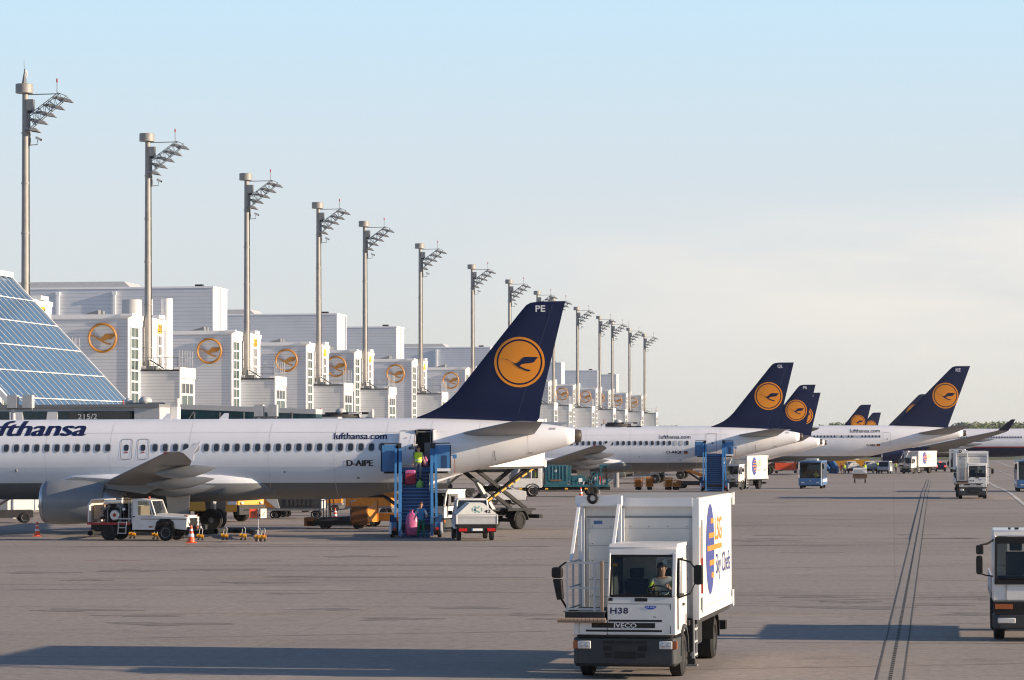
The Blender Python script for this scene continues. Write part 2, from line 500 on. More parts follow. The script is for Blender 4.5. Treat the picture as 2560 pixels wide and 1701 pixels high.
def strip(mb, pts, w, m, lift=.004):
    pts = [Vector((p[0], p[1], 0)) for p in pts]
    fine = []
    for a, b in zip(pts, pts[1:]):
        k = max(1, int((b-a).length/3))
        fine += [a.lerp(b, i/k) for i in range(k)]
    fine.append(pts[-1])
    vs = []
    for i, p in enumerate(fine):
        d = (fine[min(i+1, len(fine)-1)]-fine[max(i-1, 0)]).normalized()
        n = Vector((-d.y, d.x, 0))*(w/2)
        for q in (p-n, p+n):
            vs.append((q.x, q.y, gz(q.y)+lift+(.012 if q.y > 150 else 0)))
    mb.add(vs, [(2*i, 2*i+1, 2*i+3, 2*i+2) for i in range(len(fine)-1)], m)
PY = mat('faded_yellow_marking', (.46, .34, .16), .8, vary=.3, vscale=1.5)
PW = mat('faded_white_marking', (.55, .53, .51), .8, vary=.25, vscale=1.5)
PR = mat('faded_red_marking', (.30, .07, .06), .8, vary=.3, vscale=1.5)
mb = MB()
for py in (1536, 1449):
    a, b = gp(0, py-3), gp(2560, py+3)
    strip(mb, [a+(a-b)*.3, b+(b-a)*.3], .12, PY)
tag(mb.build('yellow_lines', fix=False, smooth=0), kind='structure')
mb = MB()
strip(mb, [gp(2470, 1205), gp(2568, 1268), gp(2680, 1341)], .28, PW)
strip(mb, [gp(2492, 1154), gp(2540, 1171)], .3, PW)
strip(mb, [gp(2498, 1178), gp(2552, 1198)], .2, PW)
a, b = gp(1850, 1332), gp(2290, 1332)
strip(mb, [a, b], .16, PW)
tag(mb.build('white_lines', fix=False, smooth=0), kind='structure')
mb = MB()
for pl in ([(210, 1403), (260, 1400), (310, 1402), (360, 1401)], [(448, 1369), (490, 1366), (540, 1369), (590, 1367)], [(545, 1357), (600, 1354), (660, 1356)],
           [(0, 1303), (90, 1301), (180, 1302)], [(480, 1307), (650, 1304)]):
    strip(mb, [gp(*p) for p in pl], .14, PR)
tag(mb.build('red_stand_lines', fix=False, smooth=0), kind='structure')
# tyre marks, sealed cracks and patches in the concrete
TYRE = mat('tyre_rubber_marks', (.225, .190, .165), .85, vary=.4, vscale=.7)
PATCH = mat('repaired_concrete', (.305, .262, .228), .9, vary=.25, vscale=1.2)
rg = random.Random(21)
mb = MB()
for k in range(70):
    y = rg.uniform(62, 290); x = rg.uniform(-.2, .17)*y*.95
    a = rg.choice((-TA, -TA, -TA+R(rg.uniform(-6, 30)))); ln = rg.uniform(10, 34)
    bend = rg.uniform(-.004, .004); p = Vector((x, y, 0)); pts = [p.copy()]
    for q in range(int(ln)):
        a += bend; p = p+Vector((cos(a), sin(a), 0)); pts.append(p.copy())
    w = rg.uniform(.10, .26)
    for o in (0,):
        strip(mb, [q+Vector((o*.3, o, 0)) for q in pts], w, TYRE, .003)
tag(mb.build('tyre_marks', fix=False, smooth=0), kind='structure')
mb = MB()
for k in range(26):
    y = rg.uniform(62, 260); x = rg.uniform(-.17, .17)*y
    strip(mb, [Vector((x, y, 0)), Vector((x+rg.uniform(2, 7)*cos(TA), y-rg.uniform(.2, .6), 0))], rg.uniform(1.2, 4), PATCH, .0015)
tag(mb.build('concrete_patches', fix=False, smooth=0), kind='structure')
mb = MB()
for k in range(16):
    y = rg.uniform(64, 250); x = rg.uniform(-.16, .16)*y; a = -TA+R(rg.uniform(-8, 40)); p = Vector((x, y, 0)); pts = [p]
    for q in range(rg.randint(6, 22)):
        a += rg.uniform(-.12, .12); p = p+Vector((cos(a), sin(a), 0))*1.5; pts.append(p)
    strip(mb, pts, rg.uniform(.03, .06), TYRE, .005)
tag(mb.build('sealed_cracks', fix=False, smooth=0), kind='structure')
# oil and rubber stains, drawn out along the stands
STAIN = mat('oil_stain', (.205, .177, .157), .9, vary=.3, vscale=1.5)
mb = MB()
spots = [(322, 1427, 1.1, .45), (565, 1425, 1.2, .4), (655, 1457, 1.4, .3), (950, 1443, 4.4, .22), (100, 1432, 1.3, .35), (1180, 1520, 1.0, .3), (420, 1560, 1.6, .3), (900, 1392, 1.5, .4), (2130, 1505, .9, .25), (1900, 1352, 1.6, .5)]
spots += [(rg.uniform(0, 2560), rg.uniform(1330, 1560), rg.uniform(.4, 1.6), rg.uniform(.12, .4)) for _ in range(30)]
for px, py, rx, ry in spots:
    c = gp(px, py); n = 26; ph = [rg.uniform(0, 6.3) for _ in range(3)]
    ring = []
    for k in range(n):
        a = 2*pi*k/n; f = 1+.28*sin(3*a+ph[0])+.2*sin(5*a+ph[1])+.12*sin(9*a+ph[2])
        x, y = rx*f*cos(a), ry*2.2*f*sin(a)
        ring.append((c.x+x*cos(TA)+y*sin(TA), c.y-x*sin(TA)+y*cos(TA), c.z+.005))
    mb.add(ring+[(c.x, c.y, c.z+.005)], [(k, (k+1) % n, n) for k in range(n)], STAIN)
tag(mb.build('oil_stains', fix=False, smooth=0), kind='structure')
# slot drain set in a strip of darker concrete
DR0, DR1 = Vector((4.33, 40, 0)), Vector((54.6, 420, 0))
DPAVE = mat('greenish_drain_concrete', (.268, .240, .212), .85, vary=.25, vscale=2)
mb = MB(); strip(mb, [DR0, DR1], .54, DPAVE)
dn = Vector((-(DR1-DR0).y, (DR1-DR0).x, 0)).normalized()
JOINT = mat('brown_joint_seal', (.075, .066, .06), .9)
for off in (-.27, .27):
    strip(mb, [DR0+dn*off, DR1+dn*off], .035, JOINT, .008)
dd = (DR1-DR0); L = dd.length; dd.normalize()
k = 0.0
while k < 70:                                   # the grating of the slot: short dark openings
    p = DR0+dd*k
    strip(mb, [p, p+dd*.42], .07, VOIDM, .008); k += .6
strip(mb, [DR0+dd*70, DR1], .055, VOIDM, .008)
tag(mb.build('slot_drain', fix=False, smooth=0), kind='structure')

# ---------------------------------------------------------------- terminal: towers with their mast platforms
MASTX = [62, 369, 616.5, 796, 912, 1051, 1181, 1274, 1344.3, 1383, 1443, 1498.7, 1530, 1573, 1610.8]
VM, VE = -68.7, -69.15
MU = [u_at(px, VM) for px in MASTX]
MD = ['first and tallest light mast, nearest the glass roof, with a whip aerial on its drum', 'light mast in front of the tower with two round roof vents',
      'third light mast from the left, tall grey pole with floodlight arm', 'fourth light mast from the left, beside the tower above the fuselage lettering',
      'fifth light mast from the left, close right of the fourth', 'sixth light mast from the left, left of the big tail fin',
      'seventh light mast, rising just left of the big tail fin', 'eighth light mast, its foot hidden by the big tail fin',
      'light mast peeping over the tip of the big tail fin', 'light mast whose arm shows right of the big fin tip',
      'first light mast standing clear right of the big tail fin', 'light mast left in the close pair beyond the big fin', 'light mast right in the close pair beyond the big fin',
      'second last light mast, with a thin aerial on top', 'last and farthest light mast at the end of the terminal']
GROUPM = 'light masts along the terminal'
TOWD = ['white clad tower behind the sloped glass roof, with sign 214', 'nearest full white tower with round golden bird emblem and two roof vents',
        'second white tower with golden bird emblem, right of the second mast', 'white tower whose golden emblem is partly behind the platform railing',
        'white tower with golden emblem between fourth and fifth masts', 'white tower with golden emblem between fifth and sixth masts',
        'white tower whose emblem touches the big fin leading edge', 'white tower hidden behind the middle of the big tail fin', 'white tower seen just right of the big fin trailing edge',
        'white tower with small emblem, second right of the big fin', 'white tower with small emblem right of the first clear mast', 'narrow white tower of the close pair, emblem half covered',
        'white tower with small emblem behind the close pair of masts', 'second last small white tower of the row', 'farthest white tower at the end of the terminal']
t0 = empty('pier_tower', uv(MU[0], VE), -TA, TOWD[0], 'building', 'white towers of the terminal')
mb = MB()
mb.box(-10.4, 0, -6, 9.7, 0, 15.75, CLAD)
mb.build('wall', t0)
mb = MB()
mb.box(-10.5, .12, -6.12, 9.8, 15.754, 16.15, TRIM)
mb.box(-.6, .5, -6.3, -5.3, 15.95, 16.2, TRIM); mb.box(-.4, .35, 5.2, 7.6, 16.16, 16.5, TRIM)
mb.box(-.02, .09, -6.09, -5.85, 0, 15.75, TRIM); mb.box(-.02, .06, -5.2, 9.7, 15.2, 15.74, TRIM)
mb.build('coping', t0)
mb = MB()
mb.add([(-5.6, -1, 16.3), (-4.0, -1, 16.75), (-4.0, 1.5, 16.75), (-5.6, 1.5, 16.3), (-5.6, -1, 16.15), (-4.0, -1, 16.15), (-4.0, 1.5, 16.15), (-5.6, 1.5, 16.15)],
       [(0, 1, 2, 3), (0, 4, 5, 1), (1, 5, 6, 2), (3, 2, 6, 7), (0, 3, 7, 4)], MIDST)
mb.build('skylight', t0)
def tower_window(y0, y1, z0, z1, dark):
    mb = MB()
    g = DGLASS if dark else GGLASS
    mb.box(.005, .03, y0, y1, z0, z1, g)
    for a in (y0, (y0+y1)/2-.05, y1-.1):
        mb.box(.03, .08, a, a+.1, z0, z1, TRIM)
    for a in (z0, z1-.08):
        mb.box(.03, .075, y0+.1, y1-.1, a, a+.08, TRIM)
    return mb.build('window', t0)
w1 = tower_window(-5.0, -2.0, 14.05, 15.05, False)
for i in range(1, 9):
    share(w1, (0, 0, -1.0*i))
w2 = tower_window(5.9, 7.4, 13.6, 14.6, True)
for i in range(1, 4):
    share(w2, (0, 0, -1.0*i))
mb = MB(); mb.box(.003, .1, 5.9, 7.5, 14.8, 15.65, SIGNY); mb.build('number_sign', t0)
mb = MB(); mb.cyl((.2, 1.1, 11.3), (.2, 1.1, 15.0), .12, .12, DARKST, 10); mb.box(.05, .42, .85, 1.35, 15.0, 15.45, DARKST); mb.build('drain_pipe', t0)
# golden ring emblem with the bird, standing off the wall facing the apron
mb = MB()
BIRD2 = [(-198, 52), (-160, 44), (-120, 34), (-55, 0), (-30, -4), (-5, 10), (20, 35), (35, 52), (60, 60), (195, 58), (170, 22), (150, -4), (120, -18), (70, -22), (30, -32), (12, -42), (70, -72), (125, -84), (118, -102), (70, -96), (0, -66), (-50, -36), (-95, -4), (-145, 24)]
def bird2(cx, cz, r):
    return [(cx+a*r/205, cz+b*r/205) for a, b in BIRD2]
def emblem_mesh(mb, cx, y, cz, r, m):
    mb.loft([[(cx+(r-.11+.11*cos(a))*cos(2*pi*k/48), y+.09*sin(a), cz+(r-.11+.11*cos(a))*sin(2*pi*k/48)) for a in (0, pi/2, pi, 3*pi/2)] for k in list(range(48))+[0]], m, caps=False)
    v2, f2 = mesh2d([[(a_, b_) for a_, b_ in bird2(cx, cz, r*.95)]])
    n = len(v2)
    mb.add([(a, y-.04, b) for a, b in v2]+[(a, y+.04, b) for a, b in v2], [tuple(f) for f in f2]+[tuple(i+n for i in f) for f in f2], m)
    for a in (pi*.25, pi*.75, pi*1.25, pi*1.75):
        mb.bar((cx+r*.95*cos(a), y, cz+r*.95*sin(a)), (cx+r*.95*cos(a), -6.0, cz+r*.95*sin(a)), .05, .05, m)
emblem_mesh(mb, -2.3, -6.22, 14.0, 1.37, GOLDM)
mb.build('emblem', t0, fix=False)
# the mast platform block
mb = MB()
mb.box(.004, 3.65, -1, 5.2, 0, 11.05, CLAD)
mb.build('platform_block', t0)
mb = MB()
mb.box(.1, 3.72, -1.07, 5.27, 11.054, 11.2, DARKST); mb.box(3.66, 3.8, -1.1, 5.3, 10.4, 11.4, TRIM); mb.box(3.2, 3.8, -1.1, -.95, 11.2, 11.4, TRIM)
mb.box(3.65, 3.74, -1.04, -.8, 0, 10.4, TRIM); mb.box(3.65, 3.74, 5.0, 5.24, 0, 10.4, TRIM)
mb.build('platform_coping', t0)
mb = MB()
for i in range(6):
    mb.cyl((3.7-.02*i, -1+1.2*i, 11.2), (3.7-.02*i, -1+1.2*i, 14.2-1.2), .035, .035, STEEL, 6)
for x in (.3, 1.2, 2.4, 3.5):
    mb.cyl((x, -.95, 11.2), (x, -.95, 12.3), .03, .03, MIDST, 6)
for z in (11.7, 12.3):
    mb.cyl((.3, -.95, z), (3.65, -.95, z), .025, .025, MIDST, 6)
    mb.cyl((3.68, -.95, z), (3.68, 5.1, z), .025, .025, STEEL, 6)
mb.build('railing', t0)
def plat_window(z0, z1, dark):
    mb = MB()
    mb.box(3.655, 3.68, -.2, 4.6, z0, z1, DGLASS if dark else GGLASS)
    k = 3 if dark else 2
    for i in range(k+1):
        y = -.2+4.8*i/k-.06
        mb.box(3.68, 3.73, y, y+.12, z0, z1, TRIM)
    mb.box(3.68, 3.725, -.14, 4.54, z0, z0+.1, TRIM)
    return mb.build('window', t0)
plat_window(8.9, 9.9, True)
pw = plat_window(7.7, 8.8, False)
for i in range(1, 5):
    share(pw, (0, 0, -1.2*i))
TOW = [t0]+[copy_tree(t0, uv(MU[i], VE), -TA, TOWD[i]) for i in range(1, 15)]
for i, s in enumerate(('214', '213', '212')):
    sg = [c for c in kids(TOW[i]) if c.name.startswith('number_sign')][0]
    mb = MB(); lay(mb, text2d(s, 1.35, .65, bold=.03), plane_map((.1, 6.03, 14.9), (0, 1, 0), (0, 0, 1)), INKB); mb.build('lettering', sg)
# two round vents and a riser on the nearest full tower
mb = MB()
mb.cyl((-2.6, 6.4, 16.1), (-2.6, 6.4, 18.0), .95, .95, LGREY, 20); mb.cyl((-1.7, 8.6, 16.1), (-1.7, 8.6, 18.1), .6, .6, TRIM, 20)
mb.build('roof_vent', TOW[1])
mb = MB(); mb.cyl((.15, 9.2, 0), (.15, 9.2, 18.2), .55, .55, TRIM, 20); mb.build('riser_duct', TOW[1])

# rear blocks, higher, set back
CX = [531.7, 842, 990.7, 1225.7, 1403, 1493.6, 1540.5]
CB = ['large pale block with drain pipes behind the nearest towers', 'pale blank block behind the third and fourth masts', 'pale blank block behind the fifth mast',
      'pale block half hidden by the big tail fin edge', 'pale block just right of the big tail fin', 'small pale block left of the close pair of masts', 'smallest and farthest pale block of the terminal']
for i, px in enumerate(CX):
    VC = -80.0
    u = u_at(px, VC)
    h = empty('rear_block', uv(u, VC), -TA, CB[i], 'building', 'high blocks behind the towers')
    mb = MB(); mb.box(-26, 0, 0, 8.3, 0, 22.6, CLADB); mb.build('wall', h)
    mb = MB(); mb.box(-26.05, .08, -.08, 8.38, 22.604, 22.82, TRIM); mb.box(-.03, .05, 4.1, 4.2, 0, 22.6, SEAM); mb.box(-2.6, -1.7, 2, 3, 22.82, 23.15, DARKST); mb.build('coping', h)
    if i in (0, 1, 3):
        mb = MB(); xs = {0: -10.1, 1: -12.2, 3: -9}[i]
        mb.hexa([(-26, .3, 22.82), (xs, .3, 22.82), (xs, 8, 22.82), (-26, 8, 22.82)], [(-26, .5, 23.5), (xs-.8, .5, 23.5), (xs-.8, 8, 23.5), (-26, 8, 23.5)], LGREY)
        mb.build('roof_edge', h)
    for x in {0: (-12.0, -18.9), 3: (-11,)}.get(i, ()):
        mb = MB(); mb.box(x, x+.3, -.35, -.05, 8, 21.9, TRIM); mb.box(x-.1, x+.4, -.45, -.03, 21.9, 22.3, TRIM); mb.build('drain_pipe', h)
h = empty('pier_hall', uv(200, -100), -TA, 'long low white hall of the terminal behind the row of towers', 'building')
mb = MB(); mb.box(-20, 19.6, 0, 740, 0, 12.5, CLADB); mb.build('wall', h)
mb = MB(); mb.box(-20.1, 19.7, -.1, 740.1, 12.504, 12.8, TRIM); mb.build('roof', h)

# sloped glass roof of the gate lounge, nearest the camera on the left
VB, ZB, VT, ZT, U0, U1 = -57.8, 7.15, -67.5, 17.4, 205.9, 239.9
h = empty('glass_hall', uv(U0, VB), -TA, 'gate lounge with steep blue glass roof at the left edge', 'building')
Lh = U1-U0; dv, dz = VT-VB, ZT-ZB
def slope(k, y, off=0.0):
    n = Vector((dz, 0, -dv)).normalized()
    return Vector((dv*k, y, ZB+dz*k))+n*off
mb = MB(); mb.hexa([slope(0, 0, -.12), slope(0, Lh, -.12), slope(1, Lh, -.12), slope(1, 0, -.12)], [slope(0, 0), slope(0, Lh), slope(1, Lh), slope(1, 0)], BLUEG); mb.build('glass_roof', h)
mb = MB()
for i in range(1, 20):
    y = Lh*i/20
    mb.bar(slope(0, y, .03), slope(1, y, .03), .045, .045, TRIM)
mb.build('mullions', h)
mb = MB()
for k in (.045, .235, .425, .615, .805):
    mb.bar(slope(k, 0, .05), slope(k, Lh, .05), .08, .06, TRIM)
mb.build('transoms', h)
mb = MB()
mb.bar(slope(-.01, 0, .02), slope(1.01, 0, .02), .45, .35, TRIM); mb.bar(slope(-.01, Lh, .0), slope(1.01, Lh, .0), .15, .22, TRIM)
mb.bar(slope(1.0, -.3, .08), slope(1.0, Lh+.1, .08), .5, .4, TRIM); mb.bar(slope(-.012, -.1, -.08), slope(-.012, Lh+.1, -.08), .3, .25, LGREY)
mb.build('edge_frame', h)
mb = MB(); mb.box(dv, -.3, .25, Lh-.3, 0, ZB-.25, LGREY)
mb.prism([(-.5, ZB-.2), (dv, ZB-.2), (dv, ZT-.5)], 'y', .25, .4, LGREY); mb.prism([(-.5, ZB-.2), (dv, ZB-.2), (dv, ZT-.5)], 'y', Lh-.4, Lh-.2, LGREY)
mb.build('wall', h)

# jet bridges and their rooms, peeping over the nearest fuselage
def bridge(label, p, parts_fn, name='jet_bridge', cat='jet bridge'):
    e = empty(name, (p.x, p.y, 0), -TA, label, cat)
    parts_fn(e); return e
def br1(e):        # glazed walkway with the stand number
    mb = MB(); mb.box(-5, 5.9, 0, 3, 3.6, 4.4, LGREY); mb.box(-5, 5.9, .1, 2.9, 6.62, 6.85, LGREY); mb.box(-5, 7.6, -.15, 3.1, 6.85, 7.05, MIDST); mb.build('frame', e)
    mb = MB(); mb.box(-5, 5.8, .05, 2.95, 4.404, 6.616, TEAL); mb.build('window', e)
    for x in (-2.2, .05):
        mb = MB(); mb.prism([(x, 4.4), (x+1.0, 4.4), (x+.85, 6.6), (x, 6.6)] if x < 0 else [(x-.1, 4.4), (x+.9, 4.4), (x+.9, 6.6), (x+.25, 6.6)], 'y', -.06, .04, TRIM); mb.build('column', e)
    mb = MB(); mb.box(1.75, 5.7, -.08, .02, 5.7, 6.6, DGLASS); mb.build('number_sign', e)
    s = kids(e)[-1]
    mb = MB(); lay(mb, text2d('215/2', 1.25, .34), plane_map((2.3, -.08, 6.1), (1, 0, 0), (0, 0, 1)), WLET); mb.build('lettering', s)
    mb = MB(); mb.box(5.95, 7.6, 0, 3, 3.4, 6.85, LGREY); mb.build('end_room', e)
    for x in (-4, 5):
        mb = MB(); mb.box(x, x+.5, 1.2, 1.7, 0, 3.6, LGREY); mb.build('support', e)
p = at(108, 1047, 205); bridge('glazed walkway with white number 215/2 under the glass roof', p, br1)
def br2(e):        # round bridge head with its ribbed drum and roof gear
    mb = MB()
    mb.cyl((0, 0, 3.0), (0, 0, 6.75), 1.05, 1.05, LGREY, 28)
    for i in range(28):
        a = 2*pi*i/28; mb.box(1.06*cos(a)-.03, 1.06*cos(a)+.03, 1.06*sin(a)-.03, 1.06*sin(a)+.03, 3.0, 6.7, TRIM)
    mb.build('rotunda', e)
    mb = MB(); mb.cyl((0, 0, 6.754), (0, 0, 7.0), 1.3, 1.2, DARKST, 24); mb.box(-.9, 1.6, -.3, .4, 7.0, 7.2, MIDST); mb.box(.3, 2.0, -.9, .8, 6.76, 6.98, TRIM)
    mb.sphere((.35, 0, 7.3), (.45, .45, .3), LGREY); mb.sphere((-.8, .2, 7.2), (.3, .3, .3), LGREY); mb.cyl((-1, -.5, 7.0), (-1, -.5, 7.35), .05, .05, RED, 6)
    mb.build('roof_gear', e)
    mb = MB(); mb.box(1.05, 1.9, -.5, .6, 3.0, 6.7, BLACK); mb.box(1.95, 2.6, -.6, .4, 3.0, 6.9, TRIM); mb.prism([(1.95, 6.9), (2.6, 6.9), (2.6, 7.45)], 'y', -.5, .3, LGREY); mb.build('cab', e)
    mb = MB(); mb.cyl((0, 0, 0), (0, 0, 3.0), .3, .3, MIDST, 12); mb.build('support', e)
p = at(350, 1047, 208); bridge('bridge head with ribbed round drum left of the tower window strip', p, br2)
def br3(e):        # glazed tunnel
    mb = MB(); mb.hexa([(-6, 0, 6.9), (4.2, 0, 6.5), (4.2, 2.6, 6.5), (-6, 2.6, 6.9)], [(-6, 0, 7.25), (4.2, 0, 6.85), (4.2, 2.6, 6.85), (-6, 2.6, 7.25)], LGREY)
    mb.box(-6.6, -6.05, -.1, 2.7, 3.2, 7.2, LGREY); mb.box(-6, 4.2, 0, 2.6, 3.3, 4.1, LGREY)
    mb.build('frame', e)
    mb = MB(); mb.hexa([(-6, .05, 4.1), (4.2, .05, 4.1), (4.2, 2.5, 4.1), (-6, 2.5, 4.1)], [(-6, .05, 6.9), (4.2, .05, 6.5), (4.2, 2.5, 6.5), (-6, 2.5, 6.9)], TEAL); mb.build('window', e)
    mb = MB()
    for x in (-4.4, -2.6, -.9, .8, 2.5):
        mb.box(x, x+.09, -.02, .04, 4.1, 6.65, MIDST)
    mb.bar((-6, -.02, 4.4), (-4.4, -.02, 6.7), .08, .05, MIDST); mb.bar((.8, -.02, 6.5), (2.5, -.02, 4.4), .08, .05, MIDST)
    mb.build('bracing', e)
    mb = MB(); mb.box(-1, -.5, 1, 1.5, 0, 3.3, MIDST); mb.build('support', e)
p = at(640, 1047, 222); bridge('long glazed boarding tunnel with teal panes above the fuselage', p, br3)
def br4(e):
    mb = MB(); mb.cyl((0, 0, 3.0), (0, 0, 6.3), 1.3, 1.3, LGREY, 24); mb.build('rotunda', e)
    mb = MB(); mb.cyl((0, 0, 6.304), (0, 0, 6.55), 1.6, 1.5, DARKST, 24); mb.box(-.9, 2.2, -.3, .4, 6.55, 6.7, DARKST); mb.sphere((.2, 0, 6.75), (.4, .4, .25), LGREY)
    mb.cyl((-1.2, -.5, 6.5), (-1.2, -.5, 7.0), .05, .05, RED, 6); mb.box(.9, 1.8, -.8, .6, 6.56, 6.66, TRIM); mb.build('roof_gear', e)
    mb = MB(); mb.box(1.3, 2.6, -.6, .7, 3, 6.3, BLACK); mb.prism([(2.1, 6.3), (2.6, 6.3), (2.6, 6.9)], 'y', -.5, .3, LGREY); mb.build('cab', e)
    mb = MB(); mb.cyl((0, 0, 0), (0, 0, 3.0), .3, .3, MIDST, 12); mb.build('support', e)
p = at(845, 1045, 232); bridge('dark topped bridge head left of the boarding stairs door', p, br4)
p = at(1540, 1066, 330); b5 = copy_tree([o for o in bpy.data.objects if o.name == 'jet_bridge.003'][0], (p.x, p.y, -.4), -TA, 'far dark topped bridge head over the second fuselage crown')
def br6(e):
    mb = MB(); mb.box(-3, 2.6, 0, 2.2, 3.4, 6.35, LGREY); mb.box(-2.8, 2.5, -.03, .02, 5, 6.2, TEAL); mb.build('frame', e)
    mb = MB(); mb.box(-1, -.5, 1, 1.5, 0, 3.4, MIDST); mb.build('support', e)
p = at(755, 1045, 229); bridge('short grey bridge section between tunnel and dark bridge head', p, br6)
def lamp_post(p, h, label):
    e = empty('floodlight_post', (p.x, p.y, gz(p.y)), -TA, label, 'lamp post', 'floodlight posts by the jet bridges')
    mb = MB(); mb.cyl((0, 0, 0), (0, 0, h-.5), .16, .14, LGREY, 12); mb.box(-.4, 1.2, -.1, .1, h-.55, h-.45, MIDST); mb.build('pole', e)
    for x in (0, .95):
        mb = MB(); mb.box(x-.3, x+.3, -.3, .3, h-.44, h+.35, LGREY); mb.build('floodlight', e)
p = at(33, 1047, 196); lamp_post(p, 7.2, 'grey post with two square floodlights left of the 215/2 sign')
p = at(648, 1045, 215); lamp_post(p, 6.75, 'grey post with two square floodlights before the boarding tunnel')

# ---------------------------------------------------------------- light masts
ZR, ZTOP = 11.2, 33.2
def build_mast():
    p = uv(MU[0], VM, ZR)
    e = empty('light_mast', p, -TA, MD[0], 'light mast', GROUPM)
    H = ZTOP-ZR
    mb = MB()
    mb.lathe([(0, .42), (.15, .42), (.2, .32), (H*.45, .285), (H-1.2, .24), (H-.7, .24)], (0, 0, 0), (0, 0, 1), ALU, 18)
    for z in range(2, int(H)-2, 4):
        mb.cyl((0, 0, z), (0, 0, z+.12), .36-.003*z, .36-.003*z, ALU, 18)
    mb.cyl((.33, .1, 1), (.28, .1, H-1.5), .045, .045, DARKST, 6)
    mb.build('pole', e)
    mb = MB(); mb.lathe([(H-.75, .62), (H-.73, .70), (H-.04, .70), (H, .66)], (-.08, 0, 0), (0, 0, 1), ALU, 28); mb.build('drum', e)
    mb = MB()                           # winch foot and stays
    mb.bar((-.9, -.3, .9), (-.1, 0, .35), .18, .25, DARKST); mb.box(-.9, .9, -.5, .5, .0, .35, MIDST); mb.bar((.3, -.3, .9), (1.6, -.4, .1), .1, .1, DARKST)
    mb.box(-.6, -.1, -.6, -.35, .1, .35, TRIM); mb.bar((-.8, .3, 1.4), (-.4, .2, .3), .3, .2, DARKST)
    mb.build('foot', e)
    zb = H-.75
    mb = MB()                           # lattice arm
    P = lambda x, z, y=0.: (x, y, zb+z)
    for y in (-.28, .28):
        mb.tube([P(.3, -1.8, y), P(2.75, -.02, y), P(3.35, -.25, y)], .035, MIDST)
        mb.tube([P(.35, -2.9, y), P(3.0, -.75, y), P(3.4, -.3, y)], .035, MIDST)
        for i in range(7):
            k = i/6
            a = Vector(P(.3, -1.8, y)).lerp(Vector(P(2.75, -.02, y)), k); b = Vector(P(.35, -2.9, y)).lerp(Vector(P(3.0, -.75, y)), k)
            mb.tube([a, b], .022, MIDST, 5)
            if i < 6:
                b2 = Vector(P(.35, -2.9, y)).lerp(Vector(P(3.0, -.75, y)), (i+1)/6); mb.tube([a, b2], .022, MIDST, 5)
    for i in range(7):
        k = i/6
        a = Vector(P(.3, -1.8, 0)).lerp(Vector(P(2.75, -.02, 0)), k)
        mb.tube([a-Vector((0, .28, 0)), a+Vector((0, .28, 0))], .022, MIDST, 5)
    mb.tube([P(.2, -.1), P(2.7, -.07)], .045, MIDST)
    mb.tube([P(.35, -1.7), P(.42, -4.2)], .06, MIDST); mb.tube([P(.2, -2.0), P(.3, -3.0)], .1, MIDST)
    mb.tube([P(.2, -4.15), P(1.0, -4.12), P(1.0, -3.75)], .04, MIDST)
    mb.build('lattice_arm', e)
    mb = MB(); mb.box(.12, .72, -.3, .3, zb-1.4, zb-.5, MIDST); mb.cyl((.4, 0, zb-1.6), (.4, 0, zb-1.4), .2, .2, DARKST, 10); mb.build('control_box', e)
    mb = MB(); mb.cyl((2.6, 0, zb), (2.6, 0, zb+.85), .035, .03, MIDST, 6); mb.cyl((2.6, 0, zb+.85), (2.6, 0, zb+1.15), .07, .06, RED, 8); mb.build('aerial', e)
    mb = MB(); mb.box(-.2, .25, -.1, .1, -.1, .1, LGREY); mb.cyl((.25, 0, 0), (.32, 0, 0), .08, .1, BLACK, 10)
    cmr = mb.build('camera_head', e); cmr.location = (1.05, 0, zb-3.62); cmr.rotation_euler = (0, R(25), 0)
    lamp = MB()
    lamp.hexa([(-.36, -.24, -.03), (.40, -.24, -.16), (.40, .24, -.16), (-.36, .24, -.03)], [(-.32, -.2, .21), (.10, -.18, .15), (.10, .18, .15), (-.32, .2, .21)], ALU)
    lamp.box(-.72, -.36, -.14, .14, .0, .2, MIDST)
    lamp.hexa([(-.34, -.22, -.06), (.38, -.22, -.185), (.38, .22, -.185), (-.34, .22, -.06)], [(-.34, -.22, -.045), (.38, -.22, -.17), (.38, .22, -.17), (-.34, .22, -.045)], DARKST)
    first = None
    for i in range(5):
        for k in range(2):
            pos = (3.62-.69*i-.72*k*(1 if i < 4 else .1), -.33+.66*k, zb-.68-.575*i+.22*k*(1 if i < 4 else 0))
            if first is None:
                first = lamp.build('floodlight', e); first.location = pos
            else:
                share(first, pos)
    return e
M0 = build_mast()
MASTS = [M0]+[copy_tree(M0, uv(MU[i], VM, ZR), -TA, MD[i]) for i in range(1, 15)]
mb = MB()
Ht = ZTOP-ZR
mb.tube([(-.08, 0, Ht), (-.02, 0, Ht+1.2)], [.22, .06], MIDST); mb.cyl((0, 0, Ht+.5), (0, 0, Ht+1.15), .1, .1, LGREY, 10); mb.cyl((.12, 0, Ht+.6), (.12, 0, Ht+1.0), .06, .06, TRIM, 8); mb.cyl((-.08, 0, Ht+.8), (-.1, 0, Ht+2.0), .025, .015, MIDST, 6)
mb.build('top_aerial', MASTS[0])
mb = MB(); mb.cyl((-.05, 0, Ht), (-.05, 0, Ht+1.9), .06, .03, MIDST, 6); mb.cyl((-.05, 0, Ht+.4), (-.05, 0, Ht+.9), .13, .1, LGREY, 8); mb.build('top_aerial', MASTS[13])
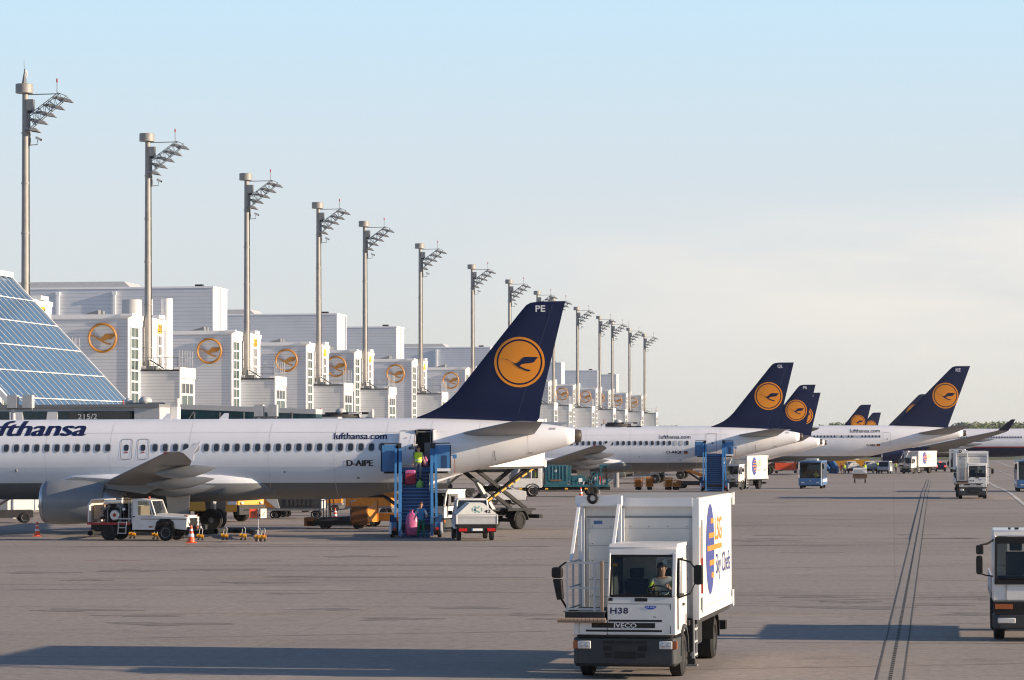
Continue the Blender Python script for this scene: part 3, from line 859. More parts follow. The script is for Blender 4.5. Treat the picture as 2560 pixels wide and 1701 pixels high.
# ---------------------------------------------------------------- airliners (local: x aft from the nose, y away from the camera side, z up)
def crom(tab, x):
    n = len(tab)
    if x <= tab[0][0]:
        return tab[0][1:]
    for i in range(n-1):
        if x <= tab[i+1][0]:
            p1, p2 = tab[i], tab[i+1]
            p0, p3 = tab[max(i-1, 0)], tab[min(i+2, n-1)]
            h = p2[0]-p1[0]; t = (x-p1[0])/h
            out = []
            for k in range(1, len(p1)):
                d = (p2[k]-p1[k])/h
                m1 = 0 if p1 is p0 else (p1[k]-p0[k])/(p1[0]-p0[0])
                m2 = 0 if p2 is p3 else (p3[k]-p2[k])/(p3[0]-p2[0])
                m1 = 0 if p1 is p0 or d*m1 <= 0 else 2*d*m1/(d+m1)
                m2 = 0 if p2 is p3 or d*m2 <= 0 else 2*d*m2/(d+m2)
                a = 2*t**3-3*t*t+1; b = t**3-2*t*t+t; c = -2*t**3+3*t*t; e = t**3-t*t
                out.append(a*p1[k]+b*h*m1+c*p2[k]+e*h*m2)
            return tuple(out)
    return tab[-1][1:]
SEAML = mat('faint_skin_seam', (.64, .64, .66), .5)
SEAMN = mat('rudder_joint', (.02, .03, .085), .6)
A320P = [(0, 3.3, 3.2, .04), (.25, 3.75, 2.75, .5), (.8, 4.2, 2.4, .95), (1.6, 4.75, 2.12, 1.35), (2.6, 5.3, 1.92, 1.68), (3.8, 5.68, 1.78, 1.88), (5.2, 5.85, 1.73, 1.965), (6.5, 5.87, 1.73, 1.975),
         (24.5, 5.87, 1.73, 1.975), (26, 5.87, 1.8, 1.97), (27.5, 5.87, 2.02, 1.93), (29, 5.865, 2.38, 1.84), (30.5, 5.84, 2.8, 1.7), (32, 5.79, 3.18, 1.5), (33.85, 5.7, 3.6, 1.2), (35.3, 5.6, 3.98, .88), (36.4, 5.46, 4.29, .62), (37.1, 5.33, 4.52, .44), (37.27, 5.28, 4.58, .38)]
A320 = dict(L=37.57, prof=A320P, zmid=3.8, pane=(.27, .37), grey=2.6,
    fin=[(5.3, 29.0, 35.1, .06), (5.9, 29.1, 35.45, .10), (6.15, 29.75, 35.47, .2), (6.42, 30.3, 35.5, .34), (6.8, 30.8, 35.58, .42), (7.2, 31.2, 35.66, .44), (9.5, 33.05, 36.22, .31), (11.3, 34.5, 36.66, .2), (11.62, 34.78, 36.74, .15), (11.74, 35.0, 36.77, .12), (11.8, 35.4, 36.78, .04)],
    logo=(34.44, 8.71, 1.29), code=(35.52, 11.27, .50, .33),
    stab=[(.45, 31.15, 35.2, 5.0, .34), (6.3, 34.7, 36.3, 5.62, .12)],
    wing=[(0, 11.3, 18.3, 2.15, .75), (1.95, 12.15, 18.25, 2.3, .7), (6.4, 14.5, 18.35, 2.75, .46), (16.6, 19.75, 21.2, 4.2, .17), (16.95, 20.0, 21.3, 4.25, .06)],
    fairing=(10.4, 22.3, 2.05, 1.65, 2.75), engine=(11.1, 5.75, 1.72, 1.13, 1.0), gear=(17.7, 3.8, .58, .42), tracks=[(5.2, 16.3, 19.7, 2.35), (8.6, 17.0, 20.4, 2.78), (12.4, 18.3, 21.3, 3.36)], fence=True, body=1.975)
k = 5.64/4.14
A330P = [(s*63.69/37.57, (a-1.73)*k+2.05, (b-1.73)*k+2.05, w*2.82/1.975) for s, a, b, w in A320P]
A330 = dict(L=63.69, prof=A330P, zmid=4.9, pane=(.25, .35), grey=2.9,
    fin=[(7.0, 52.2, 60.7, .1), (7.7, 52.5, 60.95, .3), (12.0, 56.85, 62.55, .5), (16.3, 61.1, 64.15, .25), (16.75, 61.6, 64.33, .15), (16.9, 62.1, 64.4, .05)],
    logo=(60.5, 12.3, 2.02), code=(62.5, 16.05, .75, .5),
    stab=[(.9, 55.6, 61.4, 6.3, .5), (9.7, 62.2, 64.6, 7.6, .16)],
    wing=[(0, 19.3, 31.5, 3.0, 1.3), (2.8, 21.3, 31.6, 3.2, 1.2), (9.4, 26.0, 32.8, 4.2, .8), (28.6, 38.6, 41.2, 7.0, .3), (29.4, 39.6, 41.6, 7.3, .1)],
    fairing=(18, 36, 2.9, 2.2, 3.9), engine=(17.5, 9.4, 2.3, 1.45, 1.5), gear=(32.0, 5.3, .7, .5), tracks=[(7, 30, 35.5, 3.9), (12.5, 32.0, 37.3, 4.6), (18, 34.5, 39.3, 5.5)], fence=False, body=2.82)
def naca(t, x):
    return 5*t*(.2969*sqrt(x)-.126*x-.3516*x*x+.2843*x**3-.1036*x**4)
XS = [0, .012, .05, .12, .22, .36, .52, .7, .86, 1.0]
def airfoil_loft(mb, secs, f, m, flip=False):
    """secs: (span, xLE, xTE, thickness); f maps (span, x, offset) to a point"""
    rings = []
    for sec in secs:
        sp, a, b, th = sec
        pts = [(a+(b-a)*x, naca(th, x)) for x in XS]
        ring = [f(sp, x, t) for x, t in pts]+[f(sp, x, -t) for x, t in reversed(pts[1:-1])]
        rings.append(ring)
    mb.loft(rings, m)
def airliner(label, tail, T, texts=True, code='', reg='', panes=(), blinds=(), doors=(), exits=(), opendoor=None, livery='navy', wing=True, flag=None, lettering=None, big=None, ydecal=.012, zg=None, winglets=(-1, 1)):
    X, Y = tail
    g = gz(Y) if zg is None else zg
    L_ = T['L']
    rot = Matrix.Rotation(-TA, 3, 'Z')
    loc = Vector((X, Y, g))-rot @ Vector((L_, 0, 0))
    e = empty('airliner', loc, -TA, label, 'airliner', 'airliners parked at the gates')
    prof = T['prof']; Ls = prof[-1][0]
    def sec(s):
        zt, zb, hw = crom(prof, s); return (zt+zb)/2, (zt-zb)/2, hw
    def skin(s, z, off=0.0):            # point on the side that faces the camera
        zc, b, hw = sec(s)
        q = max(-1, min(1, (z-zc)/b)); c = sqrt(max(0, 1-q*q))
        n = Vector((0, -c/hw, q/b)).normalized()
        return Vector((s, -hw*c, z))+n*off
    # fuselage
    NS, NA = 84, 64
    bm = bmesh.new()
    rings = []
    ss = [Ls*(i/NS) for i in range(NS+1)]
    ss = sorted(set(ss+[.1, .3, .6]))
    for s in ss:
        zc, b, hw = sec(s)
        rings.append([bm.verts.new((s, -hw*cos(2*pi*k/NA), zc+b*sin(2*pi*k/NA))) for k in range(NA)])
    for r0, r1 in zip(rings, rings[1:]):
        for k in range(NA):
            bm.faces.new((r0[k], r0[(k+1) % NA], r1[(k+1) % NA], r1[k]))
    bm.faces.new(rings[0]); bm.faces.new(list(reversed(rings[-1])))
    zs = [T['grey']] if livery == 'navy' else [T['grey']+1.0, T['grey']+1.25]
    for z in zs:
        bmesh.ops.bisect_plane(bm, geom=bm.verts[:]+bm.edges[:]+bm.faces[:], dist=1e-5, plane_co=(0, 0, z), plane_no=(0, 0, 1))
    mats = [WHITE, GREYP, VOIDM] if livery == 'navy' else [WHITE, NAVY, RED]
    if opendoor:
        s0, s1, z0, z1 = opendoor
        for co, no in (((s0, 0, 0), (1, 0, 0)), ((s1, 0, 0), (1, 0, 0)), ((0, 0, z0), (0, 0, 1)), ((0, 0, z1), (0, 0, 1))):
            bmesh.ops.bisect_plane(bm, geom=bm.verts[:]+bm.edges[:]+bm.faces[:], dist=1e-5, plane_co=co, plane_no=no)
        dele = [f for f in bm.faces if s0 < f.calc_center_median().x < s1 and z0 < f.calc_center_median().z < z1 and f.calc_center_median().y < 0]
        bmesh.ops.delete(bm, geom=dele, context='FACES')
    for f in bm.faces:
        c = f.calc_center_median().z
        f.smooth = len(f.verts) < 8
        if livery == 'navy':
            f.material_index = 1 if c < T['grey'] else 0
        else:
            f.material_index = 1 if c < zs[0] else (2 if c < zs[1] else 0)
    bmesh.ops.recalc_face_normals(bm, faces=bm.faces)
    me = bpy.data.meshes.new('fuselage'); bm.to_mesh(me); bm.free()
    for m in mats:
        me.materials.append(m)
    fus = bpy.data.objects.new('fuselage', me); COL.objects.link(fus); fus.parent = e
    # exhaust of the tail cone
    zc, b, hw = sec(Ls)
    mb = MB(); mb.loft([[(Ls+d, -r*hw*cos(2*pi*k/24), zc+r*b*sin(2*pi*k/24)) for k in range(24)] for d, r in ((-.02, 1.0), (T['L']-Ls-.06, .92), (T['L']-Ls, .8), (T['L']-Ls-.2, .7))], METAL); mb.build('tail_exhaust', e)
    # fin
    finm = NAVY if livery == 'navy' else NAVY
    mb = MB(); airfoil_loft(mb, [(z, a, b_, th/1.0) for z, a, b_, th in T['fin']], lambda z, x, t: (x, t, z), finm); fin = mb.build('tail_fin', e)
    def finskin(s, z, off=.015):
        fs = T['fin']
        for (z0, a0, b0, t0_), (z1, a1, b1, t1_) in zip(fs, fs[1:]):
            if z <= z1:
                q = (z-z0)/(z1-z0); a = a0+(a1-a0)*q; b_ = b0+(b1-b0)*q; th = t0_+(t1_-t0_)*q
                return Vector((s, -naca(th, min(1, max(.003, (s-a)/(b_-a))))-off, z))
        return Vector((s, -.05, z))
    if livery == 'navy':
        cs, cz, r = T['logo']
        mb = MB()
        lay(mb, mesh2d(ring2d(cs, cz, r*.905, r), .3), lambda a, b_: finskin(a, b_), GOLD)
        lay(mb, mesh2d([circle(cs, cz, r*.837, 48)], .12*r), lambda a, b_: finskin(a, b_), GOLD)
        lay(mb, mesh2d([bird(cs, cz, r*.80)], .12*r), lambda a, b_: finskin(a, b_, .03), NAVY)
        mb.build('emblem', fin, fix=False, smooth=0)
        if code:
            a, z, w, hh = T['code']
            mb = MB(); lay(mb, text2d(code, w, hh, bold=.02, step=.2), lambda q, v: finskin(a+q-w/2, z+v), WLET); mb.build('lettering', fin, fix=False, smooth=0)
    # rudder joints and skin seams
    if texts and panes and T['fence']:
        f0, f1 = T['fin'][5], T['fin'][-3]
        mb = MB(); fr = lambda q: f0[1]+(f0[2]-f0[1])*.70 if q == 0 else f1[1]+(f1[2]-f1[1])*.68
        za, zb2 = T['fin'][0][0]+.75, f1[0]
        pts = [(fr(0)+(fr(1)-fr(0))*(q/14)+.0, za+(zb2-za)*q/14) for q in range(15)]
        lay(mb, ([(x+dx, z) for x, z in pts for dx in (0, .045)], [[2*i, 2*i+1, 2*i+3, 2*i+2] for i in range(14)]), lambda a, b_: finskin(a, b_, .012), SEAMN)
        mb.build('rudder_seam', fin, fix=False, smooth=0)
        mb = MB()
        for k, q in enumerate((.17, .27, .36, .47, .58, .67, .74, .80, .865, .93)):
            s = L_*q; zt, zb_, hw = crom(prof, s)
            zs_ = [zb_+.15+(zt-zb_-.3)*i/24 for i in range(25)]
            lay(mb, ([(s+dx, z) for z in zs_ for dx in (0, .016)], [[2*i, 2*i+1, 2*i+3, 2*i+2] for i in range(24)]), lambda a, b_: skin(a, b_, ydecal*.6), SEAML)
        for z in (T['zmid']-.42, T['zmid']+1.35):
            ss_ = [L_*(.12+.70*i/60) for i in range(61)]
            lay(mb, ([(s, z+dz_) for s in ss_ for dz_ in (0, .02)], [[2*i, 2*i+1, 2*i+3, 2*i+2] for i in range(60)]), lambda a, b_: skin(a, b_, ydecal*.6), SEAML)
        mb.build('skin_seams', e, fix=False, smooth=0)
        for a, z, w, hh in ((L_*.958, T['zmid']+1.45, .32, .1), (L_*.93, T['zmid']+.25, .22, .06), (L_*.885, T['zmid']-.1, .05, .5), (L_*.7, T['zmid']-1.0, .14, .1), (L_*.6, T['zmid']-.7, .1, .1)):
            mb = MB(); lay(mb, mesh2d([[(a, z), (a+w, z), (a+w, z+hh), (a, z+hh)]], .12), lambda p_, q_: skin(p_, q_, ydecal), SEAM)
            mb.build('service_mark', e, fix=False, smooth=0)
    # tailplane
    for sgn in (-1, 1):
        mb = MB()
        s0, s1 = T['stab']
        mid = tuple((s0[i]+s1[i])/2 for i in range(5))
        secs = [s0, mid, s1, (s1[0]+.18, s1[1]+.5, s1[2], s1[3]+.02, .02)]
        mb.loft([[(a+(b_-a)*x, sgn*y, z+naca(th, x)) for x in XS]+[(a+(b_-a)*x, sgn*y, z-naca(th, x)) for x in reversed(XS[1:-1])] for y, a, b_, z, th in secs], WINGM)
        mb.build('tailplane', e)
    if wing:
        for sgn in (-1, 1):
            mb = MB()
            mb.loft([[(a+(b_-a)*x, sgn*y, z+naca(th, x)) for x in XS]+[(a+(b_-a)*x, sgn*y, z-.55*naca(th, x)) for x in reversed(XS[1:-1])] for y, a, b_, z, th in T['wing']], WINGM)
            w = mb.build('wing', e)
            for y, a, b_, z in T['tracks']:
                mb = MB(); n = 12
                mb.loft([[(a+(b_-a)*q, sgn*y+rr*.55*cos(2*pi*j/n), z-.12+.25*q-rr*.25+rr*sin(2*pi*j/n)) for j in range(n)] for q, rr in ((0, .03), (.15, .2), (.4, .32), (.65, .28), (.85, .16), (1, .02))], WINGM)
                mb.build('flap_fairing', w)
            y, a, b_, z, th = T['wing'][-1]
            mb = MB()
            if T['fence']:
                mb.prism([(a+.6, z), (b_+.2, z+.5), (b_+.27, z+.47), (b_-.06, z), (b_-.08, z-.4), (b_-.16, z-.42), (a+.75, z-.05)], 'y', sgn*y-.03, sgn*y+.03, WHITE)
            else:
                mb.hexa([(a, sgn*(y-.1), z-.05), (b_, sgn*(y-.1), z-.05), (b_, sgn*(y+.05), z+.02), (a, sgn*(y+.05), z+.02)],
                        [(b_+.5, sgn*(y+1.2), z+2.1), (b_+1.3, sgn*(y+1.2), z+2.1), (b_+1.3, sgn*(y+1.25), z+2.1), (b_+.5, sgn*(y+1.25), z+2.1)], NAVY)
            if sgn in winglets:
                mb.build('wingtip_fence' if T['fence'] else 'winglet', w)
            mb = MB(); q = T['wing'][-2]; mb.sphere((q[1]+.1, sgn*q[0], q[3]+.02), (.14, .07, .06), REDL if sgn < 0 else TEALP); mb.build('navigation_light', w)
            # engine and pylon
            s0, ye, ze, rr, sc = T['engine']; GREYE = GREYEP if livery == 'navy' else NAVY
            mb = MB()
            mb.lathe([(x*sc, r_*rr/1.13) for x, r_ in ((.75, .80), (.25, .86), (.06, .90), (0, .97), (.05, 1.03), (.4, 1.11), (1.1, 1.13), (2.2, 1.07), (3.15, .92), (3.2, .86), (2.9, .84))], (s0, sgn*ye, ze), (1, 0, 0), GREYE, 36, caps=False)
            en = mb.build('engine', e)
            mb = MB(); mb.lathe([(x*sc, r_*rr/1.13) for x, r_ in ((.1, .895), (.03, .925), (-.012, .97), (.03, 1.02), (.16, 1.072))], (s0, sgn*ye, ze), (1, 0, 0), STEEL, 36, caps=False); mb.build('intake_lip', en)
            mb = MB(); mb.lathe([(x*sc, r_*rr/1.13) for x, r_ in ((.7, .01), (.75, .82), (.78, .01))], (s0, sgn*ye, ze), (1, 0, 0), DARKST, 36, caps=False)
            mb.lathe([(x*sc, r_*rr/1.13) for x, r_ in ((.3, .02), (.5, .16), (.75, .27))], (s0, sgn*ye, ze), (1, 0, 0), MIDST, 20); mb.build('fan', en)
            mb = MB(); mb.lathe([(x*sc, r_*rr/1.13) for x, r_ in ((2.6, .80), (3.3, .66), (4.1, .5), (4.15, .42), (4.0, .1))], (s0, sgn*ye, ze), (1, 0, 0), STEEL, 28)
            mb.lathe([(x*sc, r_*rr/1.13) for x, r_ in ((4.0, .36), (4.9, .05))], (s0, sgn*ye, ze), (1, 0, 0), METAL, 20); mb.build('exhaust_nozzle', en)
            mb = MB(); t_ = .16*sc
            zw = T['wing'][2][3]
            mb.hexa([(s0+.6*sc, sgn*ye-t_, ze+rr*.9), (s0+5.2*sc, sgn*ye-t_, ze+rr*.35), (s0+5.2*sc, sgn*ye+t_, ze+rr*.35), (s0+.6*sc, sgn*ye+t_, ze+rr*.9)],
                    [(s0+1.6*sc, sgn*ye-t_, ze+rr*1.1), (s0+6.5*sc, sgn*ye-t_, zw-.05), (s0+6.5*sc, sgn*ye+t_, zw-.05), (s0+1.6*sc, sgn*ye+t_, ze+rr*1.1)], GREYE)
            mb.build('pylon', en)
        # belly fairing
        a, b_, hw, zb, zt = T['fairing']
        mb = MB(); n = 28
        rings = []
        for q, f in ((0, .55), (.03, .8), (.1, .96), (.25, 1.0), (.6, 1.0), (.75, .97), (.88, .86), (.97, .6), (1, .35)):
            s = a+(b_-a)*q; zc = (zb+zt)/2+.25; hz = (zt-zb)/2+.3; pw = lambda t: math.copysign(abs(t)**.7, t)
            rings.append([(s, -hw*1.06*f*pw(cos(2*pi*j/n)), zc-.15*(1-f)+hz*f*pw(sin(2*pi*j/n))) for j in range(n)])
        mb.loft(rings, WHITE)
        bf = mb.build('belly_fairing', e)
        bm = bmesh.new(); bm.from_mesh(bf.data)
        bmesh.ops.bisect_plane(bm, geom=bm.verts[:]+bm.edges[:]+bm.faces[:], dist=1e-5, plane_co=(0, 0, T['grey']-.02), plane_no=(0, 0, 1))
        for f in bm.faces:
            f.material_index = 1 if f.calc_center_median().z < T['grey']-.02 else 0
        bm.to_mesh(bf.data); bm.free(); bf.data.materials.append(GREYP)
        # main gear
        gs, gy, wr, ww = T['gear']
        for sgn in (-1, 1):
            mb = MB(); mb.cyl((gs, sgn*gy, wr), (gs, sgn*(gy-.05), 2.4), .13, .17, LGREY, 12); mb.bar((gs, sgn*gy, 1.5), (gs-.2, sgn*(gy-2), 2.1), .12, .12, LGREY)
            mb.cyl((gs, sgn*gy-.6, wr), (gs, sgn*gy+.6, wr), .09, .09, LGREY, 10); mb.build('main_gear', e); gr = kids(e)[-1]
            for y in (-.47, .47):
                for dx in ((0,) if T['fence'] else (-.75, .75)):
                    mb = MB(); c = Vector((gs+dx, sgn*gy+y, wr)); mb.lathe([(-.19, wr*.55), (-.2, wr*.85), (-.12, wr), (.12, wr), (.2, wr*.85), (.19, wr*.55)], c, (0, 1, 0), RUBBER, 28)
                    mb.lathe([(-.2, wr*.1), (-.17, wr*.52), (.17, wr*.52), (.2, wr*.1)], c, (0, 1, 0), MIDST, 20); mb.build('wheel', gr)
            mb = MB(); mb.hexa([(gs-.55, sgn*(gy+.62), 1.0), (gs+.5, sgn*(gy+.62), .95), (gs+.5, sgn*(gy+.66), .95), (gs-.55, sgn*(gy+.66), 1.0)],
                               [(gs-.7, sgn*(gy+.62), 2.35), (gs+.55, sgn*(gy+.62), 2.35), (gs+.55, sgn*(gy+.66), 2.35), (gs-.7, sgn*(gy+.66), 2.35)], WINGM); mb.build('gear_door', e)
        mb = MB(); mb.cyl((5.07*L_/37.57*.9, 0, .4), (5.07*L_/37.57*.9, 0, 2.0), .12, .14, LGREY, 12); ng = mb.build('nose_gear', e)
        for y in (-.25, .25):
            mb = MB(); mb.lathe([(-.11, .2), (-.12, .33), (-.06, .38), (.06, .38), (.12, .33), (.11, .2)], (5.07*L_/37.57*.9, y, .38), (0, 1, 0), RUBBER, 20); mb.build('wheel', ng)
    # cabin windows
    zw = T['zwin'] if 'zwin' in T else T['zmid']+.62
    w_, h_ = T['pane']
    def pane_mesh(s, m):
        mb = MB()
        f = lambda a, b_: skin(s+a, zw+b_, ydecal)
        lay(mb, mesh2d(frame2d(-w_/2-.045, w_/2+.045, -h_/2-.045, h_/2+.045, .15, .05), .12), f, PANEF)
        lay(mb, mesh2d([rrect(-w_/2, w_/2, -h_/2, h_/2, .11)], .12), f, m)
        return mb.build('window', e, fix=False, smooth=0)
    base = {}
    for i, s in enumerate(panes):
        m = BLIND if i in blinds else PANE
        st = abs(sec(s)[2]-T['body']) < .004 and s > 7
        if st and m.name in base:
            share(base[m.name][0], (s-base[m.name][1], 0, 0))
        else:
            o = pane_mesh(s, m)
            if st:
                base[m.name] = (o, s)
    for s0, s1, z0, z1 in exits:
        mb = MB(); f = lambda a, b_: skin(a, b_, ydecal)
        lay(mb, mesh2d(frame2d(s0, s1, z0, z1, .14, .035), .15), f, SEAM)
        lay(mb, mesh2d([rrect((s0+s1)/2-.09, (s0+s1)/2+.09, z0+.34, z0+.40, .02)], None), f, RED)
        lay(mb, mesh2d([rrect((s0+s1)/2-.12, (s0+s1)/2+.12, zw-.17, zw+.17, .11)], .12), f, PANE)
        mb.build('overwing_exit', e, fix=False, smooth=0)
    for s0, s1, z0, z1 in doors:
        mb = MB(); f = lambda a, b_: skin(a, b_, ydecal)
        lay(mb, mesh2d(frame2d(s0, s1, z0, z1, .1, .035), .15), f, SEAM)
        lay(mb, mesh2d([circle((s0+s1)/2+.1, z0+.95, .09, 12)], None), f, PANE)
        mb.build('door', e, fix=False, smooth=0)
    if opendoor:
        s0, s1, z0, z1 = opendoor
        mb = MB(); mb.box(s0-.05, s1+.05, -1.15, -1.1, z0, z1+.05, VOIDM); mb.box(s0-.05, s0, -1.9, -1.1, z0, z1, VOIDM); mb.box(s1, s1+.05, -1.9, -1.1, z0, z1, LGREY); mb.box(s0, s1, -1.9, -1.1, z0-.05, z0, VOIDM)
        mb.box(s0+.35, s1-.1, -1.4, -1.15, z0+.3, z0+1.2, MIDST)
        lay(mb, mesh2d(frame2d(s0-.05, s1+.05, z0-.05, z1+.05, .1, .05), .15), lambda a, b_: skin(a, b_, .01), SEAM)
        mb.build('doorway', e, fix=False, smooth=0)
        mb = MB(); y = -2.28; w = s1-s0+.02
        n0 = 9
        rings = []
        for j in range(n0):
            z = z0+(z1-z0)*j/(n0-1); p = skin(s0, z)
            rings.append([(s0-w, p.y-.38, z), (s0-.03, p.y-.34, z), (s0-.03, p.y-.22, z), (s0-w, p.y-.26, z)])
        mb.loft(rings, WHITE)
        dr = mb.build('door', e)
        mb = MB(); lay(mb, mesh2d(frame2d(s0-w+.01, s0-.04, z0+.02, z1-.02, .1, .03), .15), lambda a, b_: Vector((a, skin(s0, b_).y-.40, b_)), SEAM); mb.build('door_seal', dr, fix=False, smooth=0)
        mb = MB(); fz = lambda a, b_: skin(s0, b_)+Vector((a-s0, -.385, 0))
        lay(mb, mesh2d([circle(s0-.27, z0+.93, .085, 14)], None), fz, PANE); lay(mb, mesh2d([rrect(s0-.55, s0-.44, z0+1.42, z0+1.46, .01)], None), fz, RED); lay(mb, mesh2d([[(s0-.53, z0+.8), (s0-.51, z0+.8), (s0-.51, z0+1.0), (s0-.53, z0+1.0)]], None), fz, INKB)
        mb.build('door_handle', dr, fix=False, smooth=0)
        mb = MB(); mb.bar((s0-.15, -2.2, z0+1.0), (s0+.03, -1.9, z0+1.0), .12, .25, MIDST); mb.build('door_hinge', dr)
    for body, s, z, w, hh, bold, shear, m in (lettering or []):
        mb = MB()
        for j in range(3):               # struck three times, a little apart, for a bold face
            lay(mb, text2d(body, w-2*bold, hh, shear=shear, step=.12), lambda a, b_: skin(s+a+bold*j, z+b_, ydecal+.003*j), m)
        mb.build('lettering', e, fix=False, smooth=0)
    if flag:
        s, z, w, hh = flag
        mb = MB()
        for i, m in enumerate((GOLD, RED, INKB)):
            lay(mb, mesh2d([[(s, z+hh*i/3), (s+w, z+hh*i/3), (s+w, z+hh*(i+1)/3), (s, z+hh*(i+1)/3)]], None), lambda a, b_: skin(a, b_, ydecal), m)
        mb.build('flag_marking', e, fix=False, smooth=0)
    # blade aerials
    for s in (L_*.42, L_*.5):
        mb = MB()
        mb.hexa([(s, -.02, sec(s)[0]+sec(s)[1]-.02), (s+.5, -.02, sec(s)[0]+sec(s)[1]-.02), (s+.5, .02, sec(s)[0]+sec(s)[1]-.02), (s, .02, sec(s)[0]+sec(s)[1]-.02)],
                [(s+.3, -.01, sec(s)[0]+sec(s)[1]+.3), (s+.52, -.01, sec(s)[0]+sec(s)[1]+.3), (s+.52, .01, sec(s)[0]+sec(s)[1]+.3), (s+.3, .01, sec(s)[0]+sec(s)[1]+.3)], WHITE)
        mb.build('aerial', e)
    return e
GREYEP = mat('grey_engine_paint', (.22, .235, .255), .35, vary=.1, vscale=1.0, coat=.15)
def s_of(px, tail, T, Y0=None):          # distance aft of the nose where a photo column meets the near side
    Xt, Yt = tail; kk = (px-1280)/FPX; w = T['body']; sn, c = sin(TA), cos(TA)
    return T['L']-(Xt-w*sn-kk*(Yt-w*c))/(c+kk*sn)
# nearest airliner
T1 = (3.5, 163.0)
S1 = lambda px: s_of(px, T1, A320)
A320['zwin'] = 4.40
pn = [S1(14.3)+.5334*i for i in range(-3, 11)]+[S1(386)+.5334*i for i in range(23)]
z_ = lambda py, Y=163.5: at(1000, py, Y).z
d0, d1 = S1(1039), S1(1080)
plane1 = airliner('nearest white airliner with large navy tail fin lettered PE, rear door open', T1, A320, code='PE', panes=pn, blinds=(18,), exits=[(S1(300), S1(329.5), 3.80, 4.86), (S1(342), S1(371), 3.80, 4.86)],
    opendoor=(d0, d1, 3.42, 5.27),
    lettering=[('Lufthansa', S1(209)-6.25, 5.02, 6.25, .78, .06, .16, INK), ('lufthansa.com', S1(831.6), 4.80, S1(964.6)-S1(831.6), .33, .015, 0, INK), ('D-AIPE', S1(865), 3.45, S1(931.5)-S1(865), .30, .025, 0, INKB)])
mb = MB(); mb.sphere((S1(40), -1.93, 3.25), (.07, .05, .08), MIDST, 8, 6); mb.build('drain_mast', plane1)
# second stand
T2 = (26.5*295/292, 295.0)
S2 = lambda px: s_of(px, T2, A320)
pn2 = [S2(1427.6)+.5334*i for i in range(-8, 21)]
plane2 = airliner('second airliner with navy fin lettered QL, blue stairs at its rear door', T2, A320, code='QL', panes=pn2, blinds=(26, 27), doors=[(S2(1763), S2(1790.6), 3.42, 5.27)],
    lettering=[('lufthansa.com', S2(1647), 4.80, S2(1725)-S2(1647), .33, .012, 0, INK), ('D-AIQL', S2(1665), 3.4, S2(1705)-S2(1665), .30, .02, 0, INKB)], flag=(S2(1709), 3.4, .32, .26), ydecal=.02)
airliner('airliner behind the second one, fin lettered PR with full emblem', (37.3, 385.0), A320, code='PR', panes=[], ydecal=.03)
airliner('airliner hidden behind fin PR, its emblem half covered', (43.2, 440.0), A320, code='N', panes=[], ydecal=.03)
# wide body farther right
T3 = (70.9, 500.0)
S3 = lambda px: s_of(px, T3, A330)
A330['zwin'] = 5.95
airliner('wide body airliner behind the bus, large navy fin with full emblem', T3, A330, code='KE', panes=[S3(2034)+.5334*i for i in range(-9, 20)], blinds=(16, 18, 21, 22), doors=[(S3(2206), S3(2225), 4.6, 6.55)],
    lettering=[('lufthansa.com', S3(2124.5), 6.55, S3(2198.5)-S3(2124.5), .55, .012, 0, INK), ('D-AIKE', S3(2165), 4.45, S3(2187)-S3(2165), .32, .02, 0, INKB)], flag=(S3(2190), 4.45, .55, .32), ydecal=.04, winglets=())
airliner('far airliner whose fin and upper emblem show over the wide body, left of two', (64.7, 570.0), A320, panes=[], ydecal=.04)
airliner('farthest airliner, small fin right of another fin over the wide body', (84.9, 730.0), A320, panes=[], ydecal=.05)
airliner('airliner whose fin shows behind the wide body fin', (103.8, 800.0), A330, panes=[], ydecal=.05, winglets=())
airliner('white airliner with red stripe and navy belly at the right edge', (119.7, 635.0), A330, panes=[21+.5334*i for i in range(46)], livery='stripe', ydecal=.05, winglets=(-1,))
# ---------------------------------------------------------------- wheels, people
_wh = {}
def wheel(parent, x, y, r, w=.24, rim=None, name='wheel'):
    key = (round(r, 3), round(w, 3), (rim or MIDST).name)
    if key in _wh:
        a, b = _wh[key]
        o = a.copy(); COL.objects.link(o); o.parent = parent; o.location = (x, y, r)
        c = b.copy(); COL.objects.link(c); c.parent = o
        return o
    mb = MB(); h = w/2
    mb.lathe([(-h*.8, r*.58), (-h, r*.62), (-h, r*.88), (-h*.75, r), (h*.75, r), (h, r*.88), (h, r*.62), (h*.8, r*.58)], (0, 0, 0), (0, 1, 0), RUBBER, 28)
    o = mb.build(name, parent); o.location = (x, y, r)
    mb = MB(); mb.lathe([(-h*.7, .01), (-h*.55, r*.2), (-h*.5, r*.45), (-h*.9, r*.6), (h*.9, r*.6), (h*.5, r*.45), (h*.55, r*.2), (h*.7, .01)], (0, 0, 0), (0, 1, 0), rim or MIDST, 24)
    for k in range(6):
        a = 2*pi*k/6
        for s in (-1, 1):
            mb.cyl((r*.3*cos(a), s*h*.5, r*.3*sin(a)), (r*.3*cos(a), s*h*.66, r*.3*sin(a)), .018, .018, STEEL, 6)
    c = mb.build('rim', o)
    _wh[key] = (o, c)
    return o
